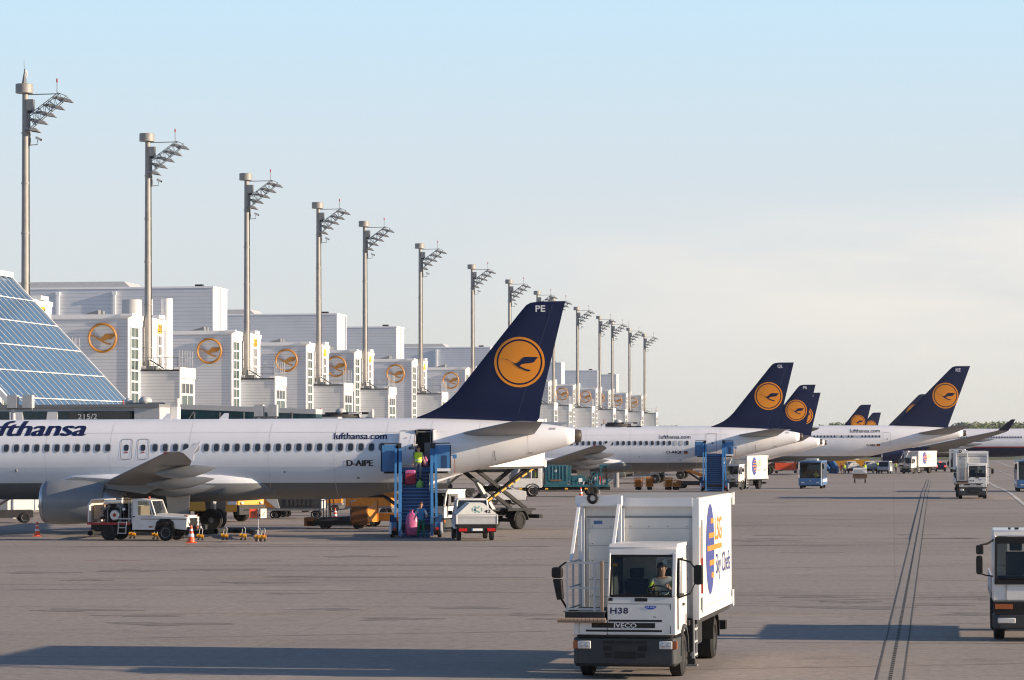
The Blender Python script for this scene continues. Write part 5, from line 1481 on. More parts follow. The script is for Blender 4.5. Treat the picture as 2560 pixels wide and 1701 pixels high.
# ---------------------------------------------------------------- truck at the right edge
e = empty('flatbed_truck', (12.58, 76.4, 0), R(-97.5), 'white cab truck with dark windscreen cut by the right edge', 'truck')
mb = MB()
mb.prism([(-1.5, .95), (-.05, .95), (.0, 1.0), (-.03, 1.46), (-1.5, 1.46)], 'y', -1.13, 1.13, TRUCKW)
mb.box(-1.55, -1.5, -1.12, 1.12, .95, 1.75, TRUCKW); mb.box(-1.55, -1.5, -1.12, -.75, 1.75, 2.55, TRUCKW); mb.box(-1.55, -1.5, .75, 1.12, 1.75, 2.55, TRUCKW)
mb.box(-1.5, -.95, -1.13, -1.08, 1.46, 2.5, TRUCKW); mb.box(-1.5, -.95, 1.08, 1.13, 1.46, 2.5, TRUCKW)
mb.prism([(-1.55, 2.5), (-.22, 2.5), (-.28, 2.64), (-1.5, 2.68)], 'y', -1.12, 1.12, TRUCKW)
for s in (-1, 1):
    mb.bar((-.06, s*1.09, 1.46), (-.24, s*1.07, 2.52), .07, .1, TRUCKW)
cab = mb.build('cab', e, bevel=.03)
mb = MB(); mb.box(-1.45, -.1, -1.05, 1.05, 1.462, 1.5, BLACK); mb.box(-.5, -.1, -1.0, 1.0, 1.5, 1.56, BLACK); mb.build('dashboard', cab)
for y in (-.55, .55):
    mb = MB(); mb.box(-1.4, -1.25, y-.24, y+.24, 1.5, 2.1, DARKST); mb.box(-1.38, -1.28, y-.15, y+.15, 2.12, 2.34, DARKST); mb.build('seat', cab, bevel=.03)
mb = MB(); mb.add([(-.04, -1.04, 1.5), (-.04, 1.04, 1.5), (-.20, 1.03, 2.45), (-.20, -1.03, 2.45)], [(0, 1, 2, 3)], GLASSC); ws = mb.build('windscreen', e, fix=False)
mb = MB(); mb.bar((-.0, -1.09, 1.42), (0, 1.09, 1.42), .06, .11, BLACK); mb.bar((-.18, -1.06, 2.41), (-.18, 1.06, 2.41), .06, .16, BLACK)
for s in (-1, 1):
    mb.bar((-.02, s*1.06, 1.42), (-.19, s*1.04, 2.45), .06, .05, BLACK)
mb.bar((.0, -.8, 1.5), (.02, -.1, 1.53), .02, .02, BLACK); mb.build('screen_seal', ws)
mb = MB(); mb.box(-.3, .03, -1.1, 1.1, .66, .945, BLACK); mb.box(-.01, .015, -.82, -.81, .97, 1.4, DARKST); mb.build('grille', e)
mb = MB(); mb.prism([(-.7, -1.13), (-.1, -1.13), (.06, -1.0), (.06, 1.0), (-.1, 1.13), (-.7, 1.13)], 'z', .3, .65, DKGREY); mb.build('bumper', e, bevel=.04)
for s in (-1, 1):
    mb = MB(); mb.box(.032, .05, min(s*.66, s*1.08), max(s*.66, s*1.08), .78, .9, ORL); mb.build('indicator', e)
    mb = MB(); mb.box(.0, .075, min(s*.6, s*1.02), max(s*.6, s*1.02), .44, .57, LENS); mb.build('headlight', e, bevel=.02)
    mb = MB(); mb.tube([(-.2, s*1.1, 2.42), (-.1, s*1.25, 2.33), (-.05, s*1.42, 2.3)], .025, BLACK); mb.tube([(-.1, s*1.1, 1.55), (-.05, s*1.3, 1.58), (-.05, s*1.42, 1.62)], .02, BLACK); mb.build('mirror_arm', e)
    mb = MB(); mb.prism(rrect(s*1.42-.1, s*1.42+.08, 2.08, 2.3, .04), 'x', -.1, .05, BLACK); mb.prism(rrect(s*1.42-.1, s*1.42+.06, 1.6, 2.05, .06), 'x', -.1, .05, BLACK); mb.build('mirror', e, bevel=.02)
    wheel(e, -1.1, s*.97, .44, .26, LGREY); wheel(e, -4.6, s*.9, .44, .44, LGREY)
mb = MB(); mb.box(-6.2, -1.7, -1.15, 1.15, .95, 1.1, MIDST); mb.box(-6.2, -1.7, 1.11, 1.15, 1.104, 1.5, LGREY); mb.box(-6.2, -1.7, -1.15, -1.11, 1.104, 1.5, LGREY); mb.box(-6.2, -.5, -.4, .4, .6, .945, BLACK); mb.box(-1.75, -1.7, -1.1, 1.1, 1.104, 1.9, LGREY); mb.build('flatbed', e)
mb = MB()
for y, w in ((-.75, .06), (-.6, .1), (-.35, .05), (.1, .12), (.6, .08)):
    mb.box(-.42, -.36, y, y+w, 2.66, 2.71, DARKST)
mb.build('roof_lamps', e)
# ---------------------------------------------------------------- passenger stairs (foot at x = 0, climbing towards +x, left +y)
def stairs(loc, rz, label, group='blue passenger stairs'):
    e = empty('passenger_stairs', loc, rz, label, 'stairs', group)
    N_, X1, ZT_ = 19, 4.3, 3.38
    mb = MB()
    for i in range(N_):
        x, z = .1+X1*i/N_, .22+(ZT_-.22)*i/N_
        mb.box(x, x+.30, -.68, .68, z-.05, z, DKBLUE); mb.box(x-.004, x+.05, -.68, .68, z-.045, z+.004, BLUE); mb.box(x+.01, x+.03, -.68, .68, z-.22, z-.05, DKBLUE)
    mb.build('steps', e)
    mb = MB(); mb.box(X1+.1, X1+1.15, -1.7, 1.7, ZT_-.18, ZT_, BLUE); mb.box(X1+.25, X1+1.1, -1.6, 1.6, ZT_-.3, ZT_-.18, DARKST); mb.build('platform', e)
    for s in (-1, 1):
        mb = MB()                                    # stair cheek, outer and inner handrail beams
        mb.hexa([(0, s*.70, .05), (X1, s*.70, ZT_-.3), (X1, s*.74, ZT_-.3), (0, s*.74, .05)], [(0, s*.70, .95), (X1, s*.70, ZT_+.85), (X1, s*.74, ZT_+.85), (0, s*.74, .95)], BLUE)
        mb.bar((-.02, s*.78, .1), (-.02, s*.78, 1.0), .14, .1, BLUE)
        for y, w in ((s*.79, .13), (s*1.0, .11)):
            mb.bar((-.03, y, .98), (X1-.05, y, ZT_+.92), w, .10, BLUE)
        mb.hexa([(.6, s*.98, .5), (X1, s*.98, ZT_-.15), (X1, s*1.02, ZT_-.15), (.6, s*1.02, .5)], [(.6, s*.98, 1.0), (X1, s*.98, ZT_+.25), (X1, s*1.02, ZT_+.25), (.6, s*1.02, 1.0)], DKBLUE)
        mb.build('balustrade', e)
        mb = MB()                                    # platform screen facing the foot, with side wing
        lo, hi = sorted((s*.86, s*1.75)); mb.box(X1+.02, X1+.09, lo, hi, ZT_-.2, ZT_+1.12, BLUE); mb.box(X1+.02, X1+1.15, *sorted((s*1.70, s*1.755)), ZT_-.18, ZT_+1.12, BLUE)
        if s < 0:
            mb.box(X1+.01, X1+.02, -1.55, -1.28, ZT_-.05, ZT_+.6, DKBLUE); mb.box(X1+.01, X1+.018, -1.74, -.95, ZT_-.19, ZT_-.05, TRIM)
        else:
            mb.box(X1+.0, X1+.02, .86, .98, ZT_-.2, ZT_+1.1, DKBLUE)
        mb.build('screen', e)
        mb = MB(); mb.bar((X1+.05, s*.9, ZT_+1.2), (X1+.05, s*1.72, ZT_+1.22), .05, .05, DARKST); mb.box(X1+.0, X1+.3, *sorted((s*.72, s*.98)), ZT_+.95, ZT_+1.22, DARKST)
        if s < 0:
            mb.bar((X1+.3, -1.75, ZT_+.6), (X1+.3, -1.95, ZT_+.6), .04, .04, DARKST); mb.bar((X1+.3, -1.95, ZT_-.3), (X1+.3, -1.95, ZT_+.6), .03, .03, RED); mb.box(X1+.2, X1+.4, -2.05, -1.85, ZT_+.45, ZT_+.65, BLUE)
        mb.build('hood_roller', e)
        mb = MB(); mb.box(.35, 1.2, *sorted((s*.95, s*1.3)), .35, .75, BLUE); mb.box(.30, .36, *sorted((s*1.2, s*1.32)), .18, .75, TRIM); mb.prism([(.5, .75), (1.1, .75), (1.0, 1.1), (.7, 1.1)], 'y', *sorted((s*.95, s*1.28)), DKBLUE); mb.build('fender', e)
        mb = MB(); mb.box(.32, .35, *sorted((s*.96, s*1.12)), .36, .5, REDL); mb.build('tail_lamp', e)
        wheel(e, .75, s*1.15, .3, .2, DARKST); wheel(e, 4.6, s*1.0, .36, .24, DARKST)
    mb = MB(); mb.box(.3, 6.2, -.9, .9, .38, .6, DARKST); mb.box(3.6, 4.2, -.8, .8, .6, 2.2, DKBLUE); mb.bar((2.6, 0, .6), (4.6, 0, 3.0), .3, .3, DARKST); mb.build('chassis', e)
    return e
DKBLUE = mat('dark_blue_equipment_paint', (.012, .055, .15), .5, vary=.2)
SA = R(91.7)
ps = at(1040, 1341, 156.0)
P1 = stairs((ps.x, 156.0, 0), SA, 'blue passenger stairs at the open rear door of the nearest airliner')
ps2 = gp(1773, 1226)
P2 = copy_tree(P1, (26.5-(2005.7-1773)/27.0+.3, 288.3, gz(288.3)), R(86.5), 'blue passenger stairs at the closed rear door of the second airliner')
p = gp(1806, 1223); P3 = copy_tree(P1, (p.x, p.y, p.z), SA+R(12), 'low blue stairs end left of the white box truck, beside the second stairs'); P3.scale = (.78,)*3
p = gp(2083, 1184); P4 = copy_tree(P1, (p.x, p.y, p.z), SA+R(25), 'distant blue stairs just right of the bus')
# cleaners on the stairs
pt = on(P1, 3.55, -.12, 0); pz = .22+(3.38-.22)*round((3.55-.1)*19/4.3)/19
person((pt.x, pt.y, pz-.02), SA+pi, 'person in yellow safety vest stepping down the stairs with bags', GREYS, GREYT, dict(knl=(.16, .11, .55), anl=(.12, .11, .16), tol=(.27, .12, .10), wrl=(.12, .33, .92), hal=(.14, .35, .84), head=(.07, 0, 1.63), top=(.06, 0, 1.73)), sleeves=GREYS, forearm=SKIN, vest=HIVIS)
def sack(loc, r, h, m, label, name='rubbish_bag', cat='bag', wob=.12, sd=1):
    rnd = random.Random(sd)
    mb = MB(); n = 18; rings = []
    ph = [rnd.random()*6 for _ in range(4)]
    for q, f in ((0, .7), (.05, .92), (.25, 1.05), (.5, 1.0), (.7, .8), (.84, .5), (.9, .2), (.95, .22), (1, .34)):
        rings.append([(r*f*(1+wob*sin(3*a+ph[0]+5*q)+wob*.6*sin(7*a+ph[1]-9*q))*cos(a), r*.85*f*(1+wob*sin(4*a+ph[2]+6*q))*sin(a), h*q) for a in [2*pi*k/n for k in range(n)]])
    mb.loft(rings, m); o = mb.build(name, None, smooth=60); o.location = loc
    return tag(o, label, cat)
PINK = mat('pink_plastic_film', (.55, .12, .28), .35, vary=.35, vscale=9); REDB = mat('red_bag_cloth', (.36, .012, .03), .7, vary=.2)
pt = on(P1, 3.25, .28, 0); stp = lambda x: .22+(3.38-.22)*round((x-.1)*19/4.3)/19
mb = MB(); mb.box(-.2, .2, -.27, .27, 0, .52, REDB); mb.box(-.19, .19, -.26, .26, .52, .72, PINK); o = mb.build('waste_bag', None, bevel=.05); o.location = (pt.x, pt.y, stp(3.25)); o.rotation_euler = (0, 0, SA); tag(o, 'red square bag with pink top set on an upper stair', 'bag')
pt = on(P1, 3.15, -.2, 0); sack((pt.x, pt.y, stp(3.15)), .17, .42, LIMEC, 'lime green bag on an upper stair by the vest wearer', sd=5)
pt = on(P1, 3.6, -.48, .0); sack((pt.x, pt.y, stp(3.6)+.75), .13, .5, PINK, 'small pale pink bag held at the side on the top stairs', sd=3)
pw = gp(1052, 1347)
person((pw.x, pw.y, 0), SA+pi+R(15), 'person in blue shirt and green dungarees walking with a pink sack', BLUESH, GREENT, dict(knl=(.16, .1, .52), anl=(.12, .1, .12), tol=(.27, .1, .06), knr=(-.02, -.11, .5), anr=(-.2, -.11, .14), tor=(-.08, -.12, .04), wrr=(.1, -.33, .98), har=(.12, -.36, .92), ell=(.1, .28, 1.14), wrl=(.26, .2, 1.02), hal=(.33, .18, 1.04)), sleeves=WHITES, forearm=SKIN)
pb = gp(1029, 1345); sack((pb.x, pb.y, .12), .33, 1.25, PINK, 'big pink rubbish sack at the foot of the stairs', sd=2, wob=.14)

# ---------------------------------------------------------------- hydrant servicer: white utility vehicle with pump gear
h0 = gp(373, 1351)
e = empty('fuel_servicer', (h0.x, h0.y, 0), R(-15), 'white utility vehicle with pump gear and hose reel under the engine', 'utility vehicle')
W2 = .82
mb = MB()
mb.prism([(-.55, .52), (.62, .52), (.78, .95), (1.35, 1.05), (1.55, .9), (1.62, .58), (2.2, .52), (2.25, 1.12), (.62, 1.2), (.5, 1.25), (.5, 1.22), (-.55, 1.22)], 'y', -W2, W2, TRUCKW)
mb.hexa([(.62, -.62, 1.2), (2.24, -.58, 1.1), (2.24, .58, 1.1), (.62, .62, 1.2)], [(.62, -.6, 1.3), (2.22, -.55, 1.2), (2.22, .55, 1.2), (.62, .6, 1.3)], TRUCKW)
mb.prism([(-.56, 1.88), (.36, 1.88), (.40, 1.93), (-.1, 2.0), (-.56, 1.99)], 'y', -.78, .78, TRUCKW)
mb.box(-.55, -.50, -.8, .8, 1.2, 1.9, TRUCKW)
for s in (-1, 1):
    mb.hexa([(-.55, s*.80, 1.2), (-.28, s*.80, 1.2), (-.28, s*.76, 1.2), (-.55, s*.76, 1.2)], [(-.55, s*.76, 1.9), (-.28, s*.76, 1.9), (-.28, s*.72, 1.9), (-.55, s*.72, 1.9)], TRUCKW)
    mb.bar((.62, s*.78, 1.22), (.37, s*.74, 1.92), .07, .07, TRUCKW); mb.bar((.48, s*.785, 1.22), (.28, s*.745, 1.9), .05, .06, TRUCKW)
body = mb.build('body', e, bevel=.02)
mb = MB(); mb.add([(.60, -.74, 1.25), (.60, .74, 1.25), (.38, .70, 1.88), (.38, -.70, 1.88)], [(0, 1, 2, 3)], GLASSC); mb.build('windscreen', e, fix=False)
for s in (-1, 1):
    mb = MB(); mb.add([(-.28, s*.785, 1.23), (.47, s*.785, 1.23), (.28, s*.745, 1.88), (-.28, s*.745, 1.88)], [(0, 1, 2, 3)], GLASSC); mb.build('window', e, fix=False)
    mb = MB(); mb.prism([(.62, .5), (.72, .9), (.9, 1.02), (1.35, 1.02), (1.55, .85), (1.62, .5), (1.52, .5), (1.42, .8), (1.3, .9), (.95, .9), (.82, .8), (.74, .5)], 'y', *sorted((s*.80, s*.9)), BLACK); mb.build('mudguard', e)
    mb = MB(); mb.sphere((2.26, s*.6, .92), (.05, .11, .11), LENS, 12, 8); mb.build('headlight', e)
    wheel(e, 1.15, s*.72, .39, .24, LGREY); wheel(e, -1.75, s*.72, .39, .24, DARKST)
    mb = MB(); mb.box(2.05, 2.2, *sorted((s*.62, s*.74)), 1.17, 1.22, ORL); mb.build('indicator', e)
mb = MB(); mb.box(-.5, .55, -.74, .74, .6, 1.2, VOIDM); mb.box(-.35, -.2, -.6, .6, 1.2, 1.65, TAN); mb.build('cab_interior', body)
mb = MB(); mb.box(2.24, 2.28, -.5, .5, .72, 1.08, BLACK); mb.box(2.28, 2.5, -.8, .8, .48, .66, BLACK); mb.box(2.5, 2.68, -.78, -.45, .52, .74, DARKST); mb.box(2.5, 2.68, .45, .78, .52, .74, DARKST); mb.sphere((2.52, -.3, .62), (.05, .07, .07), LENS, 10, 6); mb.sphere((2.52, .3, .62), (.05, .07, .07), LENS, 10, 6); mb.box(2.68, 2.72, -.77, -.5, .6, .68, ORL); mb.build('bumper', e)
mb = MB(); mb.box(-.1, 2.2, -.835, -.825, 1.02, 1.05, BLACK); lay(mb, text2d('260', .2, .1, bold=.03), plane_map((.3, -W2, .62), (1, 0, 0), (0, 0, 1), .012), RED); lay(mb, text2d('Petrolog', .42, .09, bold=.01, shear=.2), plane_map((-.2, -W2, 1.1), (1, 0, 0), (0, 0, 1), .012), RED) if False else None
mb.prism([(-.15, 1.12), (.3, 1.15), (.5, 1.17), (.3, 1.13)], 'y', -.832, -.822, RED); mb.box(-.52, -.4, -.84, -.82, 1.12, 1.17, BLACK); mb.build('trim_stripe', e)
mb = MB(); mb.box(-2.8, -.62, -.85, .85, .78, .82, DARKST); mb.box(-2.85, -.62, -.87, -.85, .76, .87, RED); mb.box(-2.85, -.62, .85, .87, .76, .87, RED); mb.box(-2.6, 2.2, -.5, .5, .42, .6, BLACK); mb.box(-2.7, -.7, -.7, .7, .5, .76, VOIDM); mb.build('load_bed', e)
mb = MB(); mb.prism([(-2.82, .88), (-2.82, 1.7), (-2.62, 1.98), (-2.05, 1.98), (-2.05, 1.94), (-2.58, 1.94), (-2.74, 1.68), (-2.74, .88)], 'y', -.85, .85, TRUCKW); mb.box(-2.6, -2.1, -.6, .5, 1.0, 1.7, TAN); mb.build('end_housing', e)
mb = MB(); rnd = random.Random(3)
for k in range(16):
    x = rnd.uniform(-2.05, -.8); y = rnd.uniform(-.6, .5); z = rnd.uniform(.85, 1.3)
    mb.tube([(x, y, .85), (x+rnd.uniform(-.1, .1), y, z+.3), (x+rnd.uniform(-.4, .4), y+rnd.uniform(-.2, .2), z+rnd.uniform(.3, .55))], rnd.uniform(.03, .06), rnd.choice((DARKST, MIDST, BLACK, STEEL)), 8)
for k in range(22):
    x = rnd.uniform(-2.0, -.7); y = rnd.uniform(-.75, -.3); z = rnd.uniform(1.0, 1.6)
    mb.tube([(x, y, .85), (x, y, z), (x+rnd.uniform(-.25, .25), y, z+rnd.uniform(.15, .32)), (x+rnd.uniform(-.3, .3), y, z)], rnd.uniform(.025, .05), rnd.choice((BLACK, DARKST, BLACK, MIDST)), 8)
mb.box(-2.0, -.7, -.35, .6, .85, 1.75, BLACK); mb.cyl((-1.2, -.5, 1.4), (-1.2, -.5, 1.75), .12, .12, MIDST, 12); mb.cyl((-1.0, -.72, 1.5), (-1.0, -.78, 1.5), .07, .07, TRIM, 12)
mb.build('pump_gear', e)
mb = MB(); mb.cyl((-1.45, -.62, 1.22), (-1.45, -.80, 1.22), .26, .26, MIDST, 24); mb.cyl((-1.45, -.80, 1.22), (-1.45, -.83, 1.22), .24, .22, STEEL, 24); mb.cyl((-1.45, -.83, 1.22), (-1.45, -.85, 1.22), .09, .09, RED, 12); mb.build('hose_reel', e)
mb = MB()
for x in (-1.25, -.85):
    mb.bar((x, -.9, .32), (x+.05, -.9, .92), .04, .04, LGREY)
for z in (.36, .62, .88):
    mb.bar((-1.25, -.9, z), (-.85, -.9, z), .035, .04, LGREY)
mb.build('step_ladder', e)
mb = MB()
for x in (-.72, -.6):
    mb.bar((x, -.8, .82), (x, -.8, 1.95), .03, .03, LGREY)
mb.bar((-1.3, -.84, 1.05), (-.6, -.84, 1.05), .04, .06, LGREY); mb.bar((-2.1, -.8, 1.95), (-.55, -.8, 1.97), .025, .025, DARKST); mb.build('railing', e)
mb = MB(); mb.cyl((.0, .0, 2.0), (0, 0, 2.1), .07, .06, RED, 10); mb.build('beacon', e)
mb = MB(); mb.box(-2.98, -2.86, -.5, .5, .85, 1.5, BLACK); mb.box(-3.0, -2.98, -.5, .5, .85, 1.5, RED); mb.build('rear_flap', e)

# hose on the ground with its yellow trestles
mb = MB(); hp = [gp(x, y) for x, y in ((225, 1349), (265, 1343), (300, 1341), (330, 1342), (390, 1341), (450, 1341), (495, 1342), (516, 1344), (540, 1346), (562, 1341), (590, 1340), (606, 1341), (624, 1346), (640, 1350))]
mb.tube([(p.x, p.y, .3+.05*sin(i*1.7)) for i, p in enumerate(hp)], .13, RUBBER, 10); ho = mb.build('fuel_hose', None); tag(ho, 'thick black fuel hose lying along the ground by the orange cone', 'hose')
mb = MB(); q = hp[-1]; mb.sphere((q.x+.1, q.y, .16), (.25, .2, .17), STEEL, 12, 8); mb.cyl((q.x+.3, q.y-.1, .1), (q.x+.45, q.y-.1, .3), .1, .07, RED, 10); mb.build('coupling', ho)
def trestle(p, label):
    t = empty('hose_trestle', (p.x, p.y, 0), 0, label, 'hose trestle', 'yellow hose trestles along the fuel hose')
    mb = MB(); mb.cyl((-.17, -.06, .24), (.02, -.06, .22), .085, .085, YELLOW, 12); mb.cyl((.0, -.1, .22), (.17, -.1, .2), .08, .08, YELLOW, 12); mb.build('roller', t)
    mb = MB()
    for x in (-.07, .08):
        mb.bar((x, -.06, 0), (x+.02, -.06, .2), .04, .04, DARKST); mb.tube([(x, -.05, .26), (x+.04, -.05, .55), (x*.3+.03, -.05, .62)], .018, LGREY, 6)
    mb.cyl((-.1, -.15, .05), (-.1, .05, .05), .05, .05, RUBBER, 10); mb.cyl((.1, -.15, .05), (.1, .05, .05), .05, .05, RUBBER, 10); mb.build('stand', t)
    return t
for i, ((x, y), l) in enumerate(zip(((270, 1345), (331, 1347), (389, 1349), (453, 1347), (501, 1352), (562, 1351), (608, 1351), (646, 1354), (657, 1354)),
        ('yellow hose trestle in front of the pump vehicle rear wheel', 'yellow hose trestle beside the step ladder of the pump vehicle', 'yellow hose trestle below the pump vehicle door', 'yellow hose trestle before the pump vehicle front wheel',
         'yellow hose trestle just right of the orange cone', 'yellow hose trestle in front of the aircraft wheels', 'yellow hose trestle third from the hose end', 'yellow hose trestle at the coupling, left of the last', 'last yellow hose trestle right of the coupling'))):
    trestle(gp(x, y), l)
def cone(p, label, h=.78, stripe=True):
    t = empty('traffic_cone', (p.x, p.y, p.z), 0, label, 'traffic cone', 'orange traffic cones')
    mb = MB(); b = h*.28
    mb.box(-b, b, -b, b, 0, .04, CONE)
    prof = [(.04, b*.78), (h*.33, b*.60)]
    mb.lathe([(.04, b*.8), (h*.36, b*.58), (h, .035)], (0, 0, 0), (0, 0, 1), CONE, 20); mb.build('cone', t)
    if stripe:
        mb = MB()
        for a, c in ((.36, .52), (.68, .78)):
            ra = b*.58+(.035-b*.58)*(a-.36)/.64; rc = b*.58+(.035-b*.58)*(c-.36)/.64
            mb.lathe([(h*a, ra+.006), (h*c, rc+.006)], (0, 0, 0), (0, 0, 1), LENS, 20, caps=False)
        mb.build('reflective_band', t)
cone(gp(478, 1358), 'orange traffic cone with white bands at the pump vehicle nose', .84)
cone(gp(93, 1341.5), 'dull orange traffic cone in shade below the engine, far left', .74)
cone(gp(838, 1301), 'small red and white cone beyond the orange low loader', .7)
cone(gp(1452, 1244), 'orange cone beside the teal truck, above the big white box', .8)
cone(gp(458, 1316), 'slim orange cone beyond the pump vehicle bonnet', .95, False)
cone(gp(1439, 1218), 'little red cone far under the second airliner', .8)
p = gp(645, 1354)
fl = empty('warning_flag', (p.x, p.y+.1, 0), 0, 'two square warning panels, red and pale, on a thin pole by the hose end', 'warning sign')
mb = MB(); mb.cyl((0, 0, 0), (0, 0, 1.55), .02, .016, LGREY, 8); mb.build('pole', fl)
PALEP = mat('pale_warning_panel', (.75, .6, .5), .6)
for x, m, ry in ((-.22, CONE, 12), (.25, PALEP, 48)):
    mb = MB(); mb.box(-.19, .19, -.012, .012, -.22, .22, m); q = mb.build('panel', fl); q.location = (x, 0, 1.32); q.rotation_euler = (0, 0, R(ry))
    mb = MB(); mb.bar((-.1, -.02, -.12), (.1, -.02, .1), .01, .03, BROWN if m is CONE else CONE); mb.bar((-.1, -.02, .08), (.12, -.02, -.1), .01, .03, BROWN if m is CONE else LENS); mb.build('cross_mark', q)

# ---------------------------------------------------------------- small pick-up with tent cover, seen from behind (rear at x = 0, forward +x)
def pickup(loc, rz, label, number=None, sc=1.0, emblem=True):
    e = empty('pickup_truck', loc, rz, label, 'pick-up truck', 'pick-ups with tent covers')
    mb = MB(); mb.box(0, 2.3, -.97, .97, .78, .84, LGREY); mb.box(-.02, .02, -.97, .97, .80, 1.22, LGREY); mb.box(0, 2.3, -.97, -.93, .84, 1.22, LGREY); mb.box(0, 2.3, .93, .97, .84, 1.22, LGREY); mb.box(2.26, 2.3, -.93, .93, .84, 1.3, LGREY)
    mb.box(-.035, -.02, -.95, .95, 1.16, 1.20, TRIM); mb.box(-.045, .0, -.99, -.94, .8, 1.24, TRIM); mb.box(-.045, .0, .94, .99, .8, 1.24, TRIM); mb.box(-.03, -.02, -.93, .93, 1.085, 1.095, DARKST)
    mb.build('load_bed', e, bevel=.01)
    mb = MB(); mb.add([(0, -.96, 1.24), (0, .96, 1.24), (.25, .33, 1.78), (.25, -.33, 1.78), (2.28, .96, 1.24), (2.28, -.96, 1.24), (2.2, .33, 1.78), (2.2, -.33, 1.78)],
                      [(0, 1, 2, 3), (1, 4, 6, 2), (5, 0, 3, 7), (3, 2, 6, 7), (5, 7, 6, 4), (0, 5, 4, 1)], TARP); tc_ = mb.build('tent_cover', e)
    if emblem:
        mp = plane_map((0, 0, 1.24), (0, -1, 0), (.42, 0, .9), .01); mp2 = lambda a, b: mp(a, b)
        mb = MB(); GRN = bpy.data.materials.get('pale_green_print') or mat('pale_green_print', (.16, .34, .28), .6)
        for k in range(2):
            for j in range(3):
                cx, cy = -.1+.24*k, .26
                a0 = 2*pi*j/3+.4
                pts = [(cx+(-1)**k*.13*cos(a0+t*.9), cy+.17*sin(a0+t*.9)) for t in (0, .5, 1, 1.5)]+[(cx+(-1)**k*.085*cos(a0+t*.9), cy+.11*sin(a0+t*.9)) for t in (1.5, 1, .5, 0)]
                lay(mb, mesh2d([pts]), mp2, GRN)
        lay(mb, mesh2d([circle(-.08, .25, .05, 12, .07)]), mp2, TEALP)
        mb.build('emblem', tc_, fix=False)
    if number:
        mb = MB(); lay(mb, text2d(number, .30, .17, bold=.02), plane_map((0, -.36, 1.24), (0, -1, 0), (.42, 0, .9), .012), INKB)
        for v in range(len(mb.v)):
            x, y, z = mb.v[v]; mb.v[v] = (x+.03, y, z+.07)
        mb.build('lettering', tc_, fix=False)
    mb = MB()
    mb.box(2.34, 4.0, -.84, .84, .5, 1.15, TRUCKW); mb.hexa([(3.95, -.82, .5), (4.85, -.78, .5), (4.85, .78, .5), (3.95, .82, .5)], [(3.95, -.82, 1.12), (4.8, -.74, .98), (4.8, .74, .98), (3.95, .82, 1.12)], TRUCKW)
    mb.hexa([(2.5, -.72, 1.86), (3.6, -.72, 1.86), (3.6, .72, 1.86), (2.5, .72, 1.86)], [(2.55, -.66, 1.95), (3.5, -.66, 1.95), (3.5, .66, 1.95), (2.55, .66, 1.95)], TRUCKW)
    for s in (-1, 1):
        mb.bar((2.38, s*.80, 1.13), (2.5, s*.70, 1.9), .08, .07, TRUCKW); mb.bar((4.0, s*.80, 1.13), (3.6, s*.70, 1.9), .07, .06, TRUCKW); mb.bar((3.2, s*.8, 1.13), (3.15, s*.7, 1.9), .06, .07, TRUCKW)
    cb = mb.build('cab', e, bevel=.025)
    mb = MB(); mb.add([(2.39, -.74, 1.16), (2.39, .74, 1.16), (2.5, .66, 1.86), (2.5, -.66, 1.86)], [(0, 1, 2, 3)], DGLASS); mb.build('rear_window', e, fix=False)
    mb = MB(); mb.add([(4.0, -.74, 1.14), (4.0, .74, 1.14), (3.62, .66, 1.86), (3.62, -.66, 1.86)], [(0, 1, 2, 3)], DGLASS); mb.build('windscreen', e, fix=False)
    for s in (-1, 1):
        mb = MB(); mb.add([(2.5, s*.8, 1.16), (3.9, s*.8, 1.16), (3.6, s*.71, 1.84), (2.56, s*.71, 1.84)], [(0, 1, 2, 3)], DGLASS); mb.build('window', e, fix=False)
        mb = MB(); mb.box(-.1, -.05, *sorted((s*.48, s*.86)), .46, .6, REDL); mb.build('tail_lamp', e)
        wheel(e, .95, s*.78, .31, .2, LGREY); wheel(e, 3.9, s*.76, .31, .2, LGREY)
        mb = MB(); mb.box(3.5, 3.6, *sorted((s*.86, s*1.05)), 1.15, 1.35, BLACK); mb.build('mirror', e)
    mb = MB(); mb.box(-.06, .1, -.9, .9, .42, .64, BLACK); mb.box(.1, 4.6, -.55, .55, .36, .6, VOIDM); mb.box(-.02, 2.3, -.85, .85, .64, .775, BLACK); mb.build('underframe', e)
    mb = MB(); mb.box(-.075, -.06, -.26, .26, .48, .59, TRIM); mb.box(-.08, -.075, .2, .26, .48, .59, BLUE); np_ = mb.build('number_plate', e)
    e.scale = (sc,)*3
    return e
p = gp(1182, 1353)
PK = pickup((p.x+.2, p.y, 0), R(96), 'white pick-up numbered 42 with tent shaped tarpaulin, right of the stairs', '42')
p = gp(2136, 1184); copy_tree(PK, (p.x, p.y, p.z), R(95), 'distant pick-up with tent cover, left of two behind the small dolly')
p = gp(2183, 1184); copy_tree(PK, (p.x, p.y, p.z), R(95), 'distant pick-up with tent cover, right of two left of the white van')

